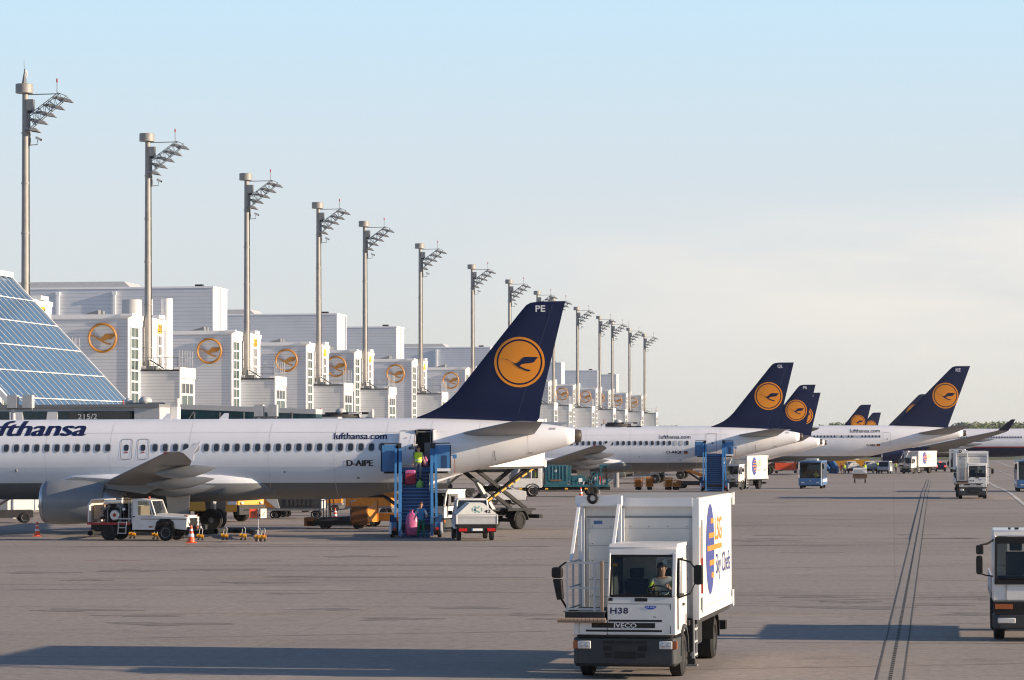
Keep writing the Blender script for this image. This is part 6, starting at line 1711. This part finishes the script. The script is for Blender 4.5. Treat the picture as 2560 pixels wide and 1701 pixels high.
# ---------------------------------------------------------------- bus (front at x = 0, forward +x)
def bus(loc, rz, label, W_=2.3, H_=2.72, L_=8.5, driver=True):
    e = empty('apron_bus', loc, rz, label, 'bus', 'blue apron buses')
    h = W_/2
    mb = MB()
    mb.prism([(0, -h+.1), (-.1, -h), (-L_, -h), (-L_, h), (-.1, h), (0, h-.1)], 'z', .32, 1.05, BLUEL)
    mb.prism([(-.16, -h+.1), (-.2, -h), (-L_, -h), (-L_, h), (-.2, h), (-.16, h-.1)], 'z', H_-.14, H_, TRIM if False else BLUEL)
    for s in (-1, 1):
        mb.bar((-.02, s*(h-.05), 1.05), (-.18, s*(h-.05), H_-.1), .1, .12, TRIM)
        for k in range(1, 6):
            x = -.3-(L_-.5)*k/6; mb.box(x-.06, x+.06, *sorted((s*(h-.05), s*(h+.004))), 1.05, H_-.14, BLUEL)
        mb.box(-L_, -.3, *sorted((s*(h+.001), s*(h+.012))), .62, .9, TRIM)
    mb.box(-L_, -L_+.06, -h, h, 1.05, H_-.14, BLUEL)
    mb.build('body', e, bevel=.03)
    mb = MB(); mb.box(-L_+.1, -.2, -h+.08, h-.08, .95, 1.06, VOIDM); mb.box(-.45, -.06, -h+.1, h-.1, 1.05, 1.2, BLACK); mb.box(-2.2, -2.15, -h+.1, h-.1, 1.05, H_-.2, VOIDM); mb.build('interior', e)
    mb = MB(); mb.add([(-.015, -h+.1, 1.02), (-.015, h-.1, 1.02), (-.17, h-.1, H_-.12), (-.17, -h+.1, H_-.12)], [(0, 1, 2, 3)], GLASSC); mb.build('windscreen', e, fix=False)
    mb = MB(); mb.box(-.17, -.13, -h+.12, h-.12, H_-.36, H_-.14, BLACK); mb.build('destination_blind', e)
    for s in (-1, 1):
        mb = MB(); mb.box(-L_+.1, -.35, *sorted((s*(h-.02), s*(h-.005))), 1.05, H_-.14, GLASSC); mb.build('window', e)
        mb = MB(); mb.box(-1.6, -.5, *sorted((s*(h+.013), s*(h+.02))), .4, H_-.2, DGLASS); mb.build('door', e)
        mb = MB(); mb.prism(rrect(s*(h-.42)-.16, s*(h-.42)+.16, .56, .66, .04), 'x', -.02, .012, LENS); mb.build('headlight', e)
        wheel(e, -1.9, s*(h-.16), .42, .28, MIDST); wheel(e, -6.3, s*(h-.16), .42, .28, MIDST)
        mb = MB(); mb.tube([(-.15, s*(h-.05), H_-.25), (.1, s*(h+.12), H_-.3)], .025, BLACK); mb.box(.03, .12, *sorted((s*(h+.03), s*(h+.22))), H_-.75, H_-.3, BLACK); mb.build('mirror', e)
    mb = MB(); mb.cyl((.002, 0, .78), (.012, 0, .78), .07, .07, STEEL, 16); lay(mb, text2d('S', .2, .16, bold=.02), plane_map((.0, -.25, .9), (0, 1, 0), (0, 0, 1), .01), LGREY) if False else None; mb.build('emblem', e)
    mb = MB(); mb.box(-4.5, -2.5, -.6, .6, H_+.003, H_+.22, LGREY); mb.build('roof_unit', e, bevel=.05)
    mb = MB(); mb.box(-L_+.2, -.2, -h+.15, h-.15, .25, .32, BLACK); mb.box(-.08, .004, -h+.12, h-.12, .26, .36, BLACK); mb.build('underframe', e)
    return e
p = gp(2025.5, 1222.5); B1 = bus((p.x, p.y, p.z), R(-99), 'blue and white apron bus facing the camera under the wide body')
person(on(B1, -.75, .55, 1.0), R(-99), 'bus driver in yellow safety vest', GREYS, DARKT, SIT, vest=HIVIS, forearm=SKIN)
p = gp(2577, 1230); bus((p.x, p.y, p.z), R(-97), 'blue bus cut off by the right edge of the picture')
p = gp(2548, 1182)
e = empty('grey_tractor', (p.x, p.y, p.z), R(-95), 'small grey tug seen just left of the bus at the right edge', 'tug')
mb = MB(); mb.box(-2.6, 0, -.7, .7, .5, 1.1, LGREY); mb.box(-2.2, -.9, -.65, .65, 1.1, 2.0, MIDST); mb.build('body', e, bevel=.05)
for s in (-1, 1):
    wheel(e, -.5, s*.6, .35, .25); wheel(e, -2.1, s*.6, .35, .25)

def van(loc, rz, label, m, name='van', cat='van', L_=4.8, H_=1.95, lamps=False, glassm=None):
    e = empty(name, loc, rz, label, cat)
    mb = MB(); mb.prism([(-L_/2, .35), (L_/2, .35), (L_/2, .95), (L_/2-.8, 1.1), (-L_/2, 1.1)], 'y', -.88, .88, m)
    mb.hexa([(-L_/2, -.86, H_-.12), (L_/2-1.55, -.8, H_-.12), (L_/2-1.55, .8, H_-.12), (-L_/2, .86, H_-.12)], [(-L_/2+.08, -.78, H_), (L_/2-1.7, -.74, H_), (L_/2-1.7, .74, H_), (-L_/2+.08, .78, H_)], m)
    for s in (-1, 1):
        for x0, x1 in ((-L_/2+.05, -L_/2+.08), (-.2, -.2), (L_/2-.85, L_/2-1.55)):
            mb.bar((x0, s*.84, 1.1), (x1, s*.8, H_-.1), .08, .06, m)
    mb.build('body', e, bevel=.04)
    mb = MB(); mb.hexa([(-L_/2+.03, -.83, 1.1), (L_/2-.87, -.83, 1.1), (L_/2-.87, .83, 1.1), (-L_/2+.03, .83, 1.1)], [(-L_/2+.06, -.78, H_-.12), (L_/2-1.57, -.76, H_-.12), (L_/2-1.57, .76, H_-.12), (-L_/2+.06, .78, H_-.12)], DGLASS); mb.build('window', e)
    for s in (-1, 1):
        wheel(e, L_/2-.9, s*.75, .32, .2, LGREY); wheel(e, -L_/2+.85, s*.75, .32, .2, LGREY)
        mb = MB(); mb.box(L_/2-.02, L_/2+.02, *sorted((s*.5, s*.82)), .65, .82, LENS); mb.build('headlight', e)
        mb = MB(); mb.box(-L_/2-.02, -L_/2+.02, *sorted((s*.58, s*.85)), .75, 1.05, LAMPON if lamps else REDL); mb.build('tail_lamp', e)
    mb = MB(); mb.box(L_/2-.04, L_/2+.05, -.86, .86, .33, .55, BLACK); mb.box(-L_/2-.05, -L_/2+.04, -.86, .86, .33, .55, BLACK); mb.build('bumper', e)
    if lamps:
        mb = MB(); mb.box(-.3, .3, -.2, .2, H_+.003, H_+.12, LAMPON); mb.build('beacon', e)
    return e
LAMPON = mat('lit_red_lamp', (.6, .02, .02), .3)
LAMPON.node_tree.nodes['Principled BSDF'].inputs['Emission Color'].default_value = (1, .06, .05, 1)
LAMPON.node_tree.nodes['Principled BSDF'].inputs['Emission Strength'].default_value = 1.2
# ---------------------------------------------------------------- baggage gear under the nearest airliner
def dolly(loc, rz, label, load, L_=3.6, group='baggage dollies'):
    e = empty('baggage_dolly', loc, rz, label, 'dolly', group)
    mb = MB(); mb.box(-L_/2, L_/2, -.75, .75, .48, .6, MIDST); mb.bar((L_/2, 0, .45), (L_/2+.9, 0, .35), .08, .08, MIDST); mb.bar((L_/2+.85, 0, .35), (L_/2+.95, 0, 1.05), .06, .06, RED); mb.box(-.3, .4, -.77, -.751, .5, .57, YELLOW); mb.build('frame', e)
    for x in (-L_/2+.55, L_/2-.55):
        for s in (-1, 1):
            wheel(e, x, s*.62, .24, .16, LGREY)
    load(e, L_)
    return e
def cont(e, L_):
    mb = MB(); mb.prism([(-L_/2+.1, .602), (L_/2-.7, .602), (L_/2-.1, 1.1), (L_/2-.1, 2.15), (-L_/2+.1, 2.15)], 'y', -.72, .72, CURT); mb.box(-L_/2+.09, -L_/2+.16, -.73, .73, .6, 2.16, LGREY); mb.prism([(L_/2-.95, .61), (L_/2-.69, .61), (L_/2-.09, 1.1), (L_/2-.09, 2.16), (L_/2-.5, 2.16)], 'y', -.73, .73, LGREY); mb.build('container', e, bevel=.02)
    mb = MB()
    for k in range(14):
        x = -L_/2+.5+k*.13; mb.box(x, x+.125, .722, .735+.01*(k % 2), .75, 2.05, CURT)
    mb.build('curtain', e)
CURT = mat('dark_curtain_cloth', (.05, .053, .057), .9, vary=.3, vscale=5)
p = gp(740, 1296); dolly((p.x, p.y, p.z), R(174), 'dolly with dark curtained container behind the fuselage belly', cont)
p = gp(668, 1296)
# low orange loader sled with mesh guard
p = gp(870, 1322)
e = empty('container_loader', (p.x, p.y, 0), R(-6), 'low brown and dark loader with orange box, left of the stairs', 'loader')
mb = MB(); mb.box(-2.1, .7, -.8, .8, .18, .42, BLACK); mb.hexa([(-1.7, -.75, .42), (.3, -.75, .42), (.3, .75, .42), (-1.7, .75, .42)], [(-1.4, -.7, .62), (.2, -.7, .66), (.2, .7, .66), (-1.4, .7, .62)], DARKST); mb.build('platform', e)
mb = MB(); mb.box(-2.25, -1.75, -.8, .8, .15, .62, BROWNO := mat('dull_orange_paint', (.26, .10, .03), .65, vary=.35, vscale=4)); mb.build('end_ramp', e, bevel=.02)
mb = MB(); mb.box(.3, 1.15, -.8, .3, .2, 1.2, BROWNO); mb.build('engine_box', e, bevel=.02)
mb = MB(); mb.hexa([(1.16, -.75, .35), (1.5, .6, .35), (1.52, .6, .35), (1.18, -.75, .35)], [(1.16, -.75, 1.15), (1.5, .6, 1.5), (1.52, .6, 1.5), (1.18, -.75, 1.15)], ORANGE); mb.bar((1.53, .6, .35), (1.55, .6, 1.5), .06, .06, ORANGE); mb.build('mesh_guard', e); mb = MB(); mb.bar((.25, -.75, .4), (.25, -.75, 1.45), .05, .05, MIDST); mb.bar((.25, -.75, 1.45), (.3, .6, 1.5), .05, .05, LGREY); mb.build('guard_rail', e)
mb = MB()
for x in (-1.65, -1.45, -1.3, -1.15):
    mb.bar((x, .75, .5), (x, .75, 1.45+.2*(x+1.65)), .05, .05, MIDST)
mb.bar((-1.7, .75, 1.45), (-1.0, .75, 1.62), .05, .05, LGREY); mb.bar((-1.05, .7, .55), (-1.12, .75, 1.6), .08, .06, BROWNO); mb.build('railing', e)
for x in (-1.2, .6):
    for s in (-1, 1):
        wheel(e, x, s*.68, .22, .2)
def belt_loader(loc, rz, label, col, z0=.9, z1=2.3, L_=5.5, base=None, group='belt loaders'):
    e = empty('belt_loader', loc, rz, label, 'belt loader', group)
    mb = MB(); mb.box(-1.6, 1.6, -.75, .75, .32, .75, base or col); mb.box(-1.5, -.6, -.7, -.1, .75, 1.15, base or col); mb.build('body', e, bevel=.03)
    mb = MB(); mb.bar((-L_/2, 0, z0), (L_/2, 0, z1), .8, .16, DARKST); mb.bar((-L_/2, -.42, z0+.05), (L_/2, -.42, z1+.05), .06, .26, col); mb.bar((-L_/2, .42, z0+.05), (L_/2, .42, z1+.05), .06, .26, col)
    cv = mb.build('conveyor', e)
    mb = MB(); mb.bar((-L_/2+.2, 0, z0+.09), (L_/2-.1, 0, z1+.09), .66, .03, RUBBER); mb.build('belt', cv)
    mb = MB(); mb.bar((-.9, -.3, .7), (.6, -.3, (z0+z1)/2+.1), .1, .1, DARKST); mb.bar((-.9, .3, .7), (.6, .3, (z0+z1)/2+.1), .1, .1, DARKST)
    for k in range(5):
        t = k/4; mb.bar((-L_/2+L_*(.3+.6*t), .46, z0+(z1-z0)*(.3+.6*t)), (-L_/2+L_*(.3+.6*t), .46, z0+(z1-z0)*(.3+.6*t)+.75), .04, .04, col)
    mb.bar((-L_/2+L_*.3, .46, z0+(z1-z0)*.3+.75), (L_/2-L_*.1, .46, z1-(z1-z0)*.1+.75), .04, .04, col)
    mb.build('lift_frame', e)
    for x in (-1.1, 1.1):
        for s in (-1, 1):
            wheel(e, x, s*.7, .32, .22)
    return e
p = gp(950, 1318); belt_loader((p.x+.6, p.y+1.2, 0), R(170), 'orange belt loader half hidden behind the blue stairs', ORANGE, .8, 2.6, 5.0)
p = gp(20, 1308); belt_loader((p.x-.2, p.y, 0), R(14), 'grey belt loader at the left edge under the fuselage', LGREY, .7, 2.3, 6.0, DARKST)
p = gp(1150, 1244); belt_loader((p.x-.5, p.y, 0), R(12), 'pale belt loader far behind the tail, left of the raised box truck', TRIM, .7, 2.9, 6.5, DARKST)
# yellow van behind the main wheels
p = gp(583, 1305)
e = empty('yellow_tug', (p.x, p.y, 0), R(-35), 'yellow aircraft tug with blunt dark nose behind the main wheels', 'tug')
mb = MB(); mb.prism([(-3.6, .55), (1.1, .55), (1.15, 1.28), (.9, 1.72), (-1.4, 1.8), (-3.4, 1.5), (-3.6, 1.2)], 'y', -1.0, 1.0, YELLOW); mb.build('body', e, bevel=.06)
mb = MB(); mb.box(1.06, 1.22, -1.0, 1.0, .38, .9, DARKST); mb.box(1.16, 1.24, -.7, .7, .6, .68, BLACK); mb.build('front_panel', e, bevel=.03)
e.scale = (1.2, 1.2, 1.12)
for s in (-1, 1):
    mb = MB(); mb.prism([(-.7, .5), (-.55, .95), (.15, .95), (.3, .5)], 'y', *sorted((s*.98, s*1.03)), BLACK); mb.build('wheel_arch', e)
    mb = MB(); mb.sphere((1.17, s*.72, 1.0), (.06, .12, .08), LENS, 10, 6); mb.build('headlight', e)
    wheel(e, -.2, s*.85, .42, .3); wheel(e, -2.6, s*.85, .5, .35)
mb = MB(); mb.box(.5, 1.05, -1.02, -1.003, .92, 1.08, TRIM); mb.build('white_label', e)
def bags(e, L_):
    r_ = random.Random(L_)
    mb = MB(); mb.box(-L_/2+.05, L_/2-.05, .68, .72, .602, 1.15, ORANGE); mb.box(-L_/2+.05, -L_/2+.1, -.7, .7, .602, 1.5, ORANGE); mb.box(L_/2-.1, L_/2-.05, -.7, .7, .602, 1.5, ORANGE); mb.build('rack', e)
    mb = MB()
    for k in range(16):
        x = r_.uniform(-L_/2+.4, L_/2-.4); y = r_.uniform(-.45, .4); z = .605+.27*(k % 3)
        mb.hexa(*[[(x+a*.32, y+b*.22, zz) for a, b in ((-1, -1), (1, -1), (1, 1), (-1, 1))] for zz in (z, z+.25)], r_.choice((BLACK, DARKST, REDB, DKBLUE, BROWN, MIDST)))
    mb.build('suitcases', e)
for px, py, l, a in ((676, 1293, 'open orange baggage trailer with suitcases right of the warning panels', 172), (800, 1281, 'baggage trailer with suitcases beyond the small red and white cone', 178), (928, 1290, 'baggage trailer with suitcases just left of the blue stairs', 168), (1100, 1285, 'baggage trailer with suitcases right of the blue stairs, under the tail', 174)):
    p = gp(px, py); dolly((p.x, p.y, p.z), R(a), l, bags, 3.0)
for px, py, l, m, a in ((160, 1283, 'dark tug in shade beyond the engine', DARKST, 10), (705, 1268, 'white tug far beyond the warning panels', TRUCKW, 175), (1255, 1262, 'grey tug under the far side of the tail, left of the striped strut', LGREY, 12)):
    p = gp(px, py); van((p.x, p.y, p.z), R(a), l, m, 'apron_tug', 'tug', 3.2, 1.45)
# cars and gear seen small through the gap below the fuselage
p = gp(855, 1263); dolly((p.x, p.y, p.z), R(176), 'far dolly with brown load seen under the fuselage', lambda e, L_: [MB().box(-1.6, 1.5, -.7, .7, .602, 1.5, BROWNO).build('load', e)], group='baggage dollies')
p = gp(890, 1256); dolly((p.x+1, p.y, p.z), R(176), 'far dolly with pale load seen under the fuselage, left of the stairs', cont)

# ---------------------------------------------------------------- teal ground power truck by the second airliner
p = gp(1420, 1242)
e = empty('airstart_truck', (p.x, p.y, p.z), R(183), 'white cab truck carrying teal machinery, before the second airliner wing', 'truck')
mb = MB(); mb.box(-3.4, 3.9, -.5, .5, .55, .8, BLACK); mb.box(-3.3, 2.0, -1.05, 1.05, .8, .95, TEALP); mb.build('chassis', e)
mb = MB()
mb.prism([(2.2, .75), (4.5, .75), (4.6, 1.35), (4.3, 1.5), (3.95, 2.35), (2.2, 2.4)], 'y', -1.05, -.98, TRUCKW); mb.prism([(2.2, .75), (4.5, .75), (4.6, 1.35), (4.3, 1.5), (2.2, 1.5)], 'y', .98, 1.05, TRUCKW)
mb.box(2.2, 2.5, .98, 1.05, 1.5, 2.4, TRUCKW); mb.bar((4.3, 1.0, 1.45), (3.95, 1.0, 2.38), .1, .1, TRUCKW); mb.bar((3.05, 1.02, 1.5), (3.05, 1.02, 2.35), .08, .08, TRUCKW)
mb.box(2.15, 3.98, -1.05, 1.05, 2.36, 2.5, TRUCKW); mb.prism([(4.4, .7), (4.65, .75), (4.62, 1.4), (4.4, 1.5)], 'y', -1.0, 1.0, TRUCKW); mb.box(2.15, 2.2, -1.05, 1.05, .8, 2.4, TRUCKW)
cb = mb.build('cab', e, bevel=.03)
mb = MB(); mb.add([(4.28, -.95, 1.5), (4.28, .95, 1.5), (3.96, .93, 2.35), (3.96, -.93, 2.35)], [(0, 1, 2, 3)], GLASSC); mb.build('windscreen', e, fix=False)
mb = MB(); mb.box(2.3, 4.3, -.95, .95, .8, 1.2, VOIDM); mb.build('cab_interior', cb)
mb = MB()
mb.box(.1, 1.9, -.95, .95, .952, 2.55, TEALP); mb.box(-.2, .08, -.9, .9, 1.3, 2.5, TEALP)
for k in range(6):
    mb.box(.2+.28*k, .26+.28*k, .952, .99, 1.3, 2.5, TEALP)
mb.box(.6, 1.5, .95, 1.0, 1.25, 1.4, BROWN); mb.box(1.0, 1.15, .95, .98, 2.0, 2.2, TRIM); mb.build('machine_housing', e, bevel=.02)
mb = MB(); rnd = random.Random(11)
mb.box(-1.3, -.25, -.9, .9, .952, 1.7, TEALP); mb.box(-2.5, -1.9, -.8, .8, .6, 2.0, TEALP); mb.bar((-2.7, .8, .9), (-2.6, .8, 2.55), .1, .1, TEALP); mb.bar((-3.1, .8, .9), (-3.05, .8, 2.5), .12, .12, BLACK); mb.box(-3.15, -2.6, -.6, .8, 2.3, 2.6, TEALP)
for k in range(18):
    x = rnd.uniform(-3.2, -.3); z = rnd.uniform(.95, 1.6)
    mb.tube([(x, .85, .95), (x+rnd.uniform(-.1, .1), .9, z), (x+rnd.uniform(-.5, .5), .8, z+rnd.uniform(.1, .6))], rnd.uniform(.03, .06), rnd.choice((TEALP, TEALP, BLACK, LGREY)), 6)
mb.box(-1.1, -.8, .9, .95, 1.2, 1.5, TRIM); mb.box(-2.35, -2.1, .8, .84, 1.3, 1.6, LGREY); mb.build('pump_rig', e)
for s in (-1, 1):
    wheel(e, 2.95, s*.9, .5, .3, LGREY); wheel(e, -1.9, s*.85, .5, .4, DARKST)
    mb = MB(); pts = [(2.95+.62*cos(a), .5+.6*sin(a)) for a in [pi*k/10 for k in range(11)]]; pin = [(2.95+.55*cos(a), .5+.53*sin(a)) for a in [pi*k/10 for k in range(10, -1, -1)]]
    mb.prism(pts+pin, 'y', *sorted((s*.8, s*1.08)), BLACK); mb.build('mudguard', e)
for x in (1.8, .2, -1.4, 3.9):
    mb = MB(); mb.box(x-.12, x+.12, 1.06, 1.08, .6, .72, SIGNY); mb.build('marker_lamp', e)
person(on(e, 2.6, .55, .8), R(183), 'person in yellow vest standing in the cab door of the teal truck', GREYS, DARKT, vest=HIVIS, scale=.82)
p = gp(1499, 1236)
fl = empty('stop_flag', (p.x, p.y, p.z), 0, 'bright red square flag on a thin post beside the teal truck', 'warning sign')
mb = MB(); mb.cyl((0, 0, 0), (0, 0, 1.25), .03, .025, LGREY, 8); mb.build('pole', fl)
mb = MB(); mb.box(-.24, .24, -.012, .012, 1.0, 1.5, mat('signal_red_panel', (.75, .03, .025), .5)); mb.build('panel', fl)
mb = MB(); mb.bar((-.15, -.02, 1.1), (.15, -.02, 1.4), .01, .03, ORL); mb.bar((-.15, -.02, 1.4), (.15, -.02, 1.1), .01, .03, ORL); mb.build('cross_mark', kids(fl)[-1])
# orange carts under the second airliner
def cage(loc, rz, label, w=1.5, h=1.5):
    e = empty('cage_cart', loc, rz, label, 'cart', 'orange cage carts under the second airliner')
    mb = MB(); mb.box(-w/2, w/2, -.6, .6, .3, .4, ORANGE); mb.build('deck', e)
    mb = MB()
    for k in range(6):
        x = -w/2+.04+(w-.08)*k/5
        mb.bar((x, -.58, .4), (x, -.58, h), .06, .05, ORANGE); mb.bar((x, .58, .4), (x, .58, h), .06, .05, ORANGE)
    for z in (.9, h):
        for y in (-.58, .58):
            mb.bar((-w/2, y, z), (w/2, y, z), .06, .06, ORANGE)
    mb.box(-w/2+.1, w/2-.1, -.5, .5, .4, h*.85, ORANGE)
    mb.build('cage', e)
    for x in (-w/2+.25, w/2-.25):
        for s in (-1, 1):
            wheel(e, x*.9, s*.5, .15, .1)
for px, w, h, l in ((1596, .75, 1.15, 'left orange cage cart beyond the big truck box'), (1624, .72, 1.2, 'taller middle orange cage cart beyond the big truck box'), (1671, .8, 1.15, 'open orange cage cart near the second main wheels'), (1690, .8, .75, 'low orange cage cart left of the second stairs')):
    p = gp(px, 1225); cage((p.x, p.y, p.z), R(rnd.uniform(-12, 12)), l, w, h)
p = gp(1728, 1222); belt_loader((p.x+.3, p.y+1.5, p.z), R(165), 'orange belt loader beside the second stairs', ORANGE, .9, 2.3, 4.2, DARKST)

# ---------------------------------------------------------------- distant vehicles and people beyond the bus
p = gp(2212, 1184); van((p.x, p.y, p.z), R(-105), 'distant white van facing the camera left of the box truck', TRUCKW, H_=2.0)
p = gp(2351, 1179); van((p.x, p.y, p.z), R(86), 'distant dark blue car with red tail lamps lit', mat('dark_blue_car_paint', (.012, .018, .05), .3, coat=.3), 'car', 'car', 4.3, 1.55, lamps=True)
p = gp(2200, 1176); van((p.x-2, p.y+30, gz(p.y+30)), R(100), 'faint white van behind the second tent pick-up', TRUCKW)
p = gp(2394, 1181)
e = empty('high_loader', (p.x, p.y, p.z), R(80), 'distant high loader with white frame, left of the facing white box truck', 'loader')
mb = MB()
for x in (-2, 2):
    for s in (-1, 1):
        mb.box(x-.12, x+.12, s*1.2-.1, s*1.2+.1, .9, 3.9, TRIM)
for s in (-1, 1):
    mb.box(-2.1, 2.1, s*1.2-.09, s*1.2+.09, 3.7, 3.9, TRIM)
mb.box(-2.12, -1.9, -1.1, 1.1, 3.68, 3.92, TRIM); mb.box(1.9, 2.12, -1.1, 1.1, 3.68, 3.92, TRIM); mb.box(-2.1, -1.95, -.06, .06, .9, 3.68, LGREY); mb.build('frame', e)
mb = MB(); mb.box(-2.3, 3.6, -1.2, 1.2, .55, .9, DARKST); mb.box(-2.0, 2.0, -1.1, 1.1, .9, 2.2, DARKST); mb.box(2.2, 3.6, -1.1, 1.1, .9, 2.6, DARKST); mb.box(-2.33, -2.3, -1.1, -.6, .6, .85, REDL); mb.box(-2.33, -2.3, .6, 1.1, .6, .85, LENS); mb.build('body', e)
for x in (-1.4, 2.6):
    for s in (-1, 1):
        wheel(e, x, s*1.0, .45, .3)
p = gp(2150, 1208)
def small(e, L_):
    mb = MB(); mb.box(-.9, .9, -.85, .85, .602, 1.15, BROWN); mb.build('crate', e)
    mb = MB(); mb.hexa([(-1.0, -.9, 1.15), (1.0, -.9, 1.15), (1.0, .9, 1.15), (-1.0, .9, 1.15)], [(-.9, -.75, 1.8), (.9, -.75, 1.8), (.9, .75, 1.8), (-.9, .75, 1.8)], TRIM)
    for k in range(3):
        mb.box(-1.02, -.98, -.7, .7, 1.28+.16*k, 1.31+.16*k, MIDST)
    mb.build('cover', e)
dolly((p.x, p.y, p.z), R(84), 'lone brown dolly with white cover on the open apron', small, 2.0)
p = gp(1965, 1184); dolly((p.x, p.y, p.z), R(178), 'orange tank trailer left of the bus', lambda e, L_: [MB().box(-1.8, 1.8, -.75, .75, .602, 1.75, CONE).box(-1.7, 1.7, -.77, -.752, 1.2, 1.5, TRIM).build('tank', e)], 4.2)
p = gp(1938, 1178)
e = van((p.x, p.y, p.z), R(190), 'orange brown tug left of the orange tank trailer', BROWNO, 'apron_tug', 'tug', 3.6, 1.6)
for px, py, l, sh, v in ((2103, 1186, 'distant worker in orange left of the safety vest wearer', CONE, None), (2111, 1186, 'distant worker in yellow safety vest between stairs and tent pick-up', HIVIS, HIVIS), (2163, 1186, 'distant worker in yellow between the two tent pick-ups', HIVIS, HIVIS), (2194, 1180, 'distant worker in lime behind the right tent pick-up', HIVIS, HIVIS), (2240, 1183, 'distant worker in yellow beside the box truck cab', GREYS, HIVIS)):
    p = gp(px, py); person((p.x, p.y, p.z), R(rnd.uniform(-140, -40)), l, sh, DARKT if px != 2103 else TAN, vest=v, group='distant workers beyond the bus')
p = gp(2160, 1178); dolly((p.x, p.y+22, gz(p.y+22)), R(175), 'distant yellow trailer behind the tent pick-ups', lambda e, L_: [MB().box(-3.4, 3.4, -.7, .7, .602, 1.9, YELLOW).build('load', e)], 7.0)

# ---------------------------------------------------------------- trees beyond the airfield
LEAFS = [mat('dark_green_leaves', (.045, .07, .035), .8), mat('mid_green_leaves', (.07, .10, .045), .8), mat('pale_green_leaves', (.10, .13, .06), .8)]
BARK = mat('brown_bark', (.08, .06, .045), .9, vary=.3)
def leaf_blob(mb, c, rx, rz, n, size, rnd):
    for _ in range(n):
        while True:
            v = Vector((rnd.uniform(-1, 1), rnd.uniform(-1, 1), rnd.uniform(-1, 1)))
            if .25 < v.length < 1:
                break
        p = Vector((c[0]+v.x*rx, c[1]+v.y*rx, c[2]+v.z*rz))
        a = Vector((rnd.uniform(-1, 1), rnd.uniform(-1, 1), rnd.uniform(-1, 1))).normalized(); b = a.orthogonal().normalized()
        s = size*rnd.uniform(.6, 1.3)
        mb.add([p-a*s, p-b*s*.6, p+a*s, p+b*s*.6], [(0, 1, 2, 3)], rnd.choice(LEAFS))
rt = random.Random(5)
def tree(p, h, w, label):
    e = empty('tree', (p.x, p.y, p.z), 0, label, 'tree', 'trees beyond the airfield')
    mb = MB(); mb.cyl((0, 0, 0), (0, 0, h*.6), .4, .2, BARK, 8)
    for k in range(5):
        a = rt.uniform(0, 6.28); mb.tube([(0, 0, h*.35), (w*.25*cos(a), w*.25*sin(a), h*.6), (w*.4*cos(a), w*.4*sin(a), h*.8)], [.15, .1, .05], BARK)
    mb.build('trunk', e)
    mb = MB()
    for k in range(9):
        a = rt.uniform(0, 6.28); r = rt.uniform(0, w*.36)
        leaf_blob(mb, (r*cos(a), r*sin(a), h*rt.uniform(.45, .84)), w*rt.uniform(.16, .26), h*rt.uniform(.10, .16), 130, .5, rt)
    mb.build('crown', e, fix=False, smooth=0)
def far(px, top, D):
    x = (px-1280)/FPX*D; z = gz(D); hh = at(px, top, D).z-z
    return Vector((x, D, z)), hh
for px, top, w, l in ((2055, 1056, 9, 'lone small round tree left of the tree clump behind the wide body'), (2099, 1048, 22, 'dark tree clump crown left of the far fins'), (2067, 1058, 4, 'tiny tree just right of the lone round tree'),
                      (2515, 1053, 16, 'tree crown over the red striped airliner near the winglet'), (1660, 1060, 14, 'left tree of the pair over the second fuselage'), (1686, 1061, 16, 'right tree of the pair over the second fuselage')):
    p, hh = far(px, top, 1500); tree(p, hh, w, l)
mb = MB()
for i in range(150):
    px = rt.choice((rt.uniform(2380, 2600), rt.uniform(2380, 2500), rt.uniform(2380, 2800), rt.uniform(1500, 2380)))
    D = rt.uniform(1700, 2000); top = rt.uniform(1053, 1064) if px > 2380 else rt.uniform(1066, 1072)
    p, hh = far(px, top, D)
    leaf_blob(mb, (p.x, p.y, p.z+hh*.5), rt.uniform(5, 9), hh*.5, 110, 1.0, rt)
tag(mb.build('woodland', None, fix=False, smooth=0), 'distant dark green belt of trees along the horizon', 'woodland', kind='stuff')
# ---------------------------------------------------------------- air
hz = bpy.data.materials.new('thin_summer_haze'); hz.use_nodes = True
t = hz.node_tree; t.nodes.clear()
pv = N(t, 'ShaderNodeVolumePrincipled')
pv.inputs['Color'].default_value = (.9, .93, 1.0, 1); pv.inputs['Density'].default_value = .00004; pv.inputs['Anisotropy'].default_value = .2
ou = N(t, 'ShaderNodeOutputMaterial'); t.links.new(pv.outputs[0], ou.inputs['Volume'])
mb = MB(); mb.box(-4100, 4100, -420, 9100, -3.1, 42, hz)
tag(mb.build('haze', None, smooth=0), kind='stuff')
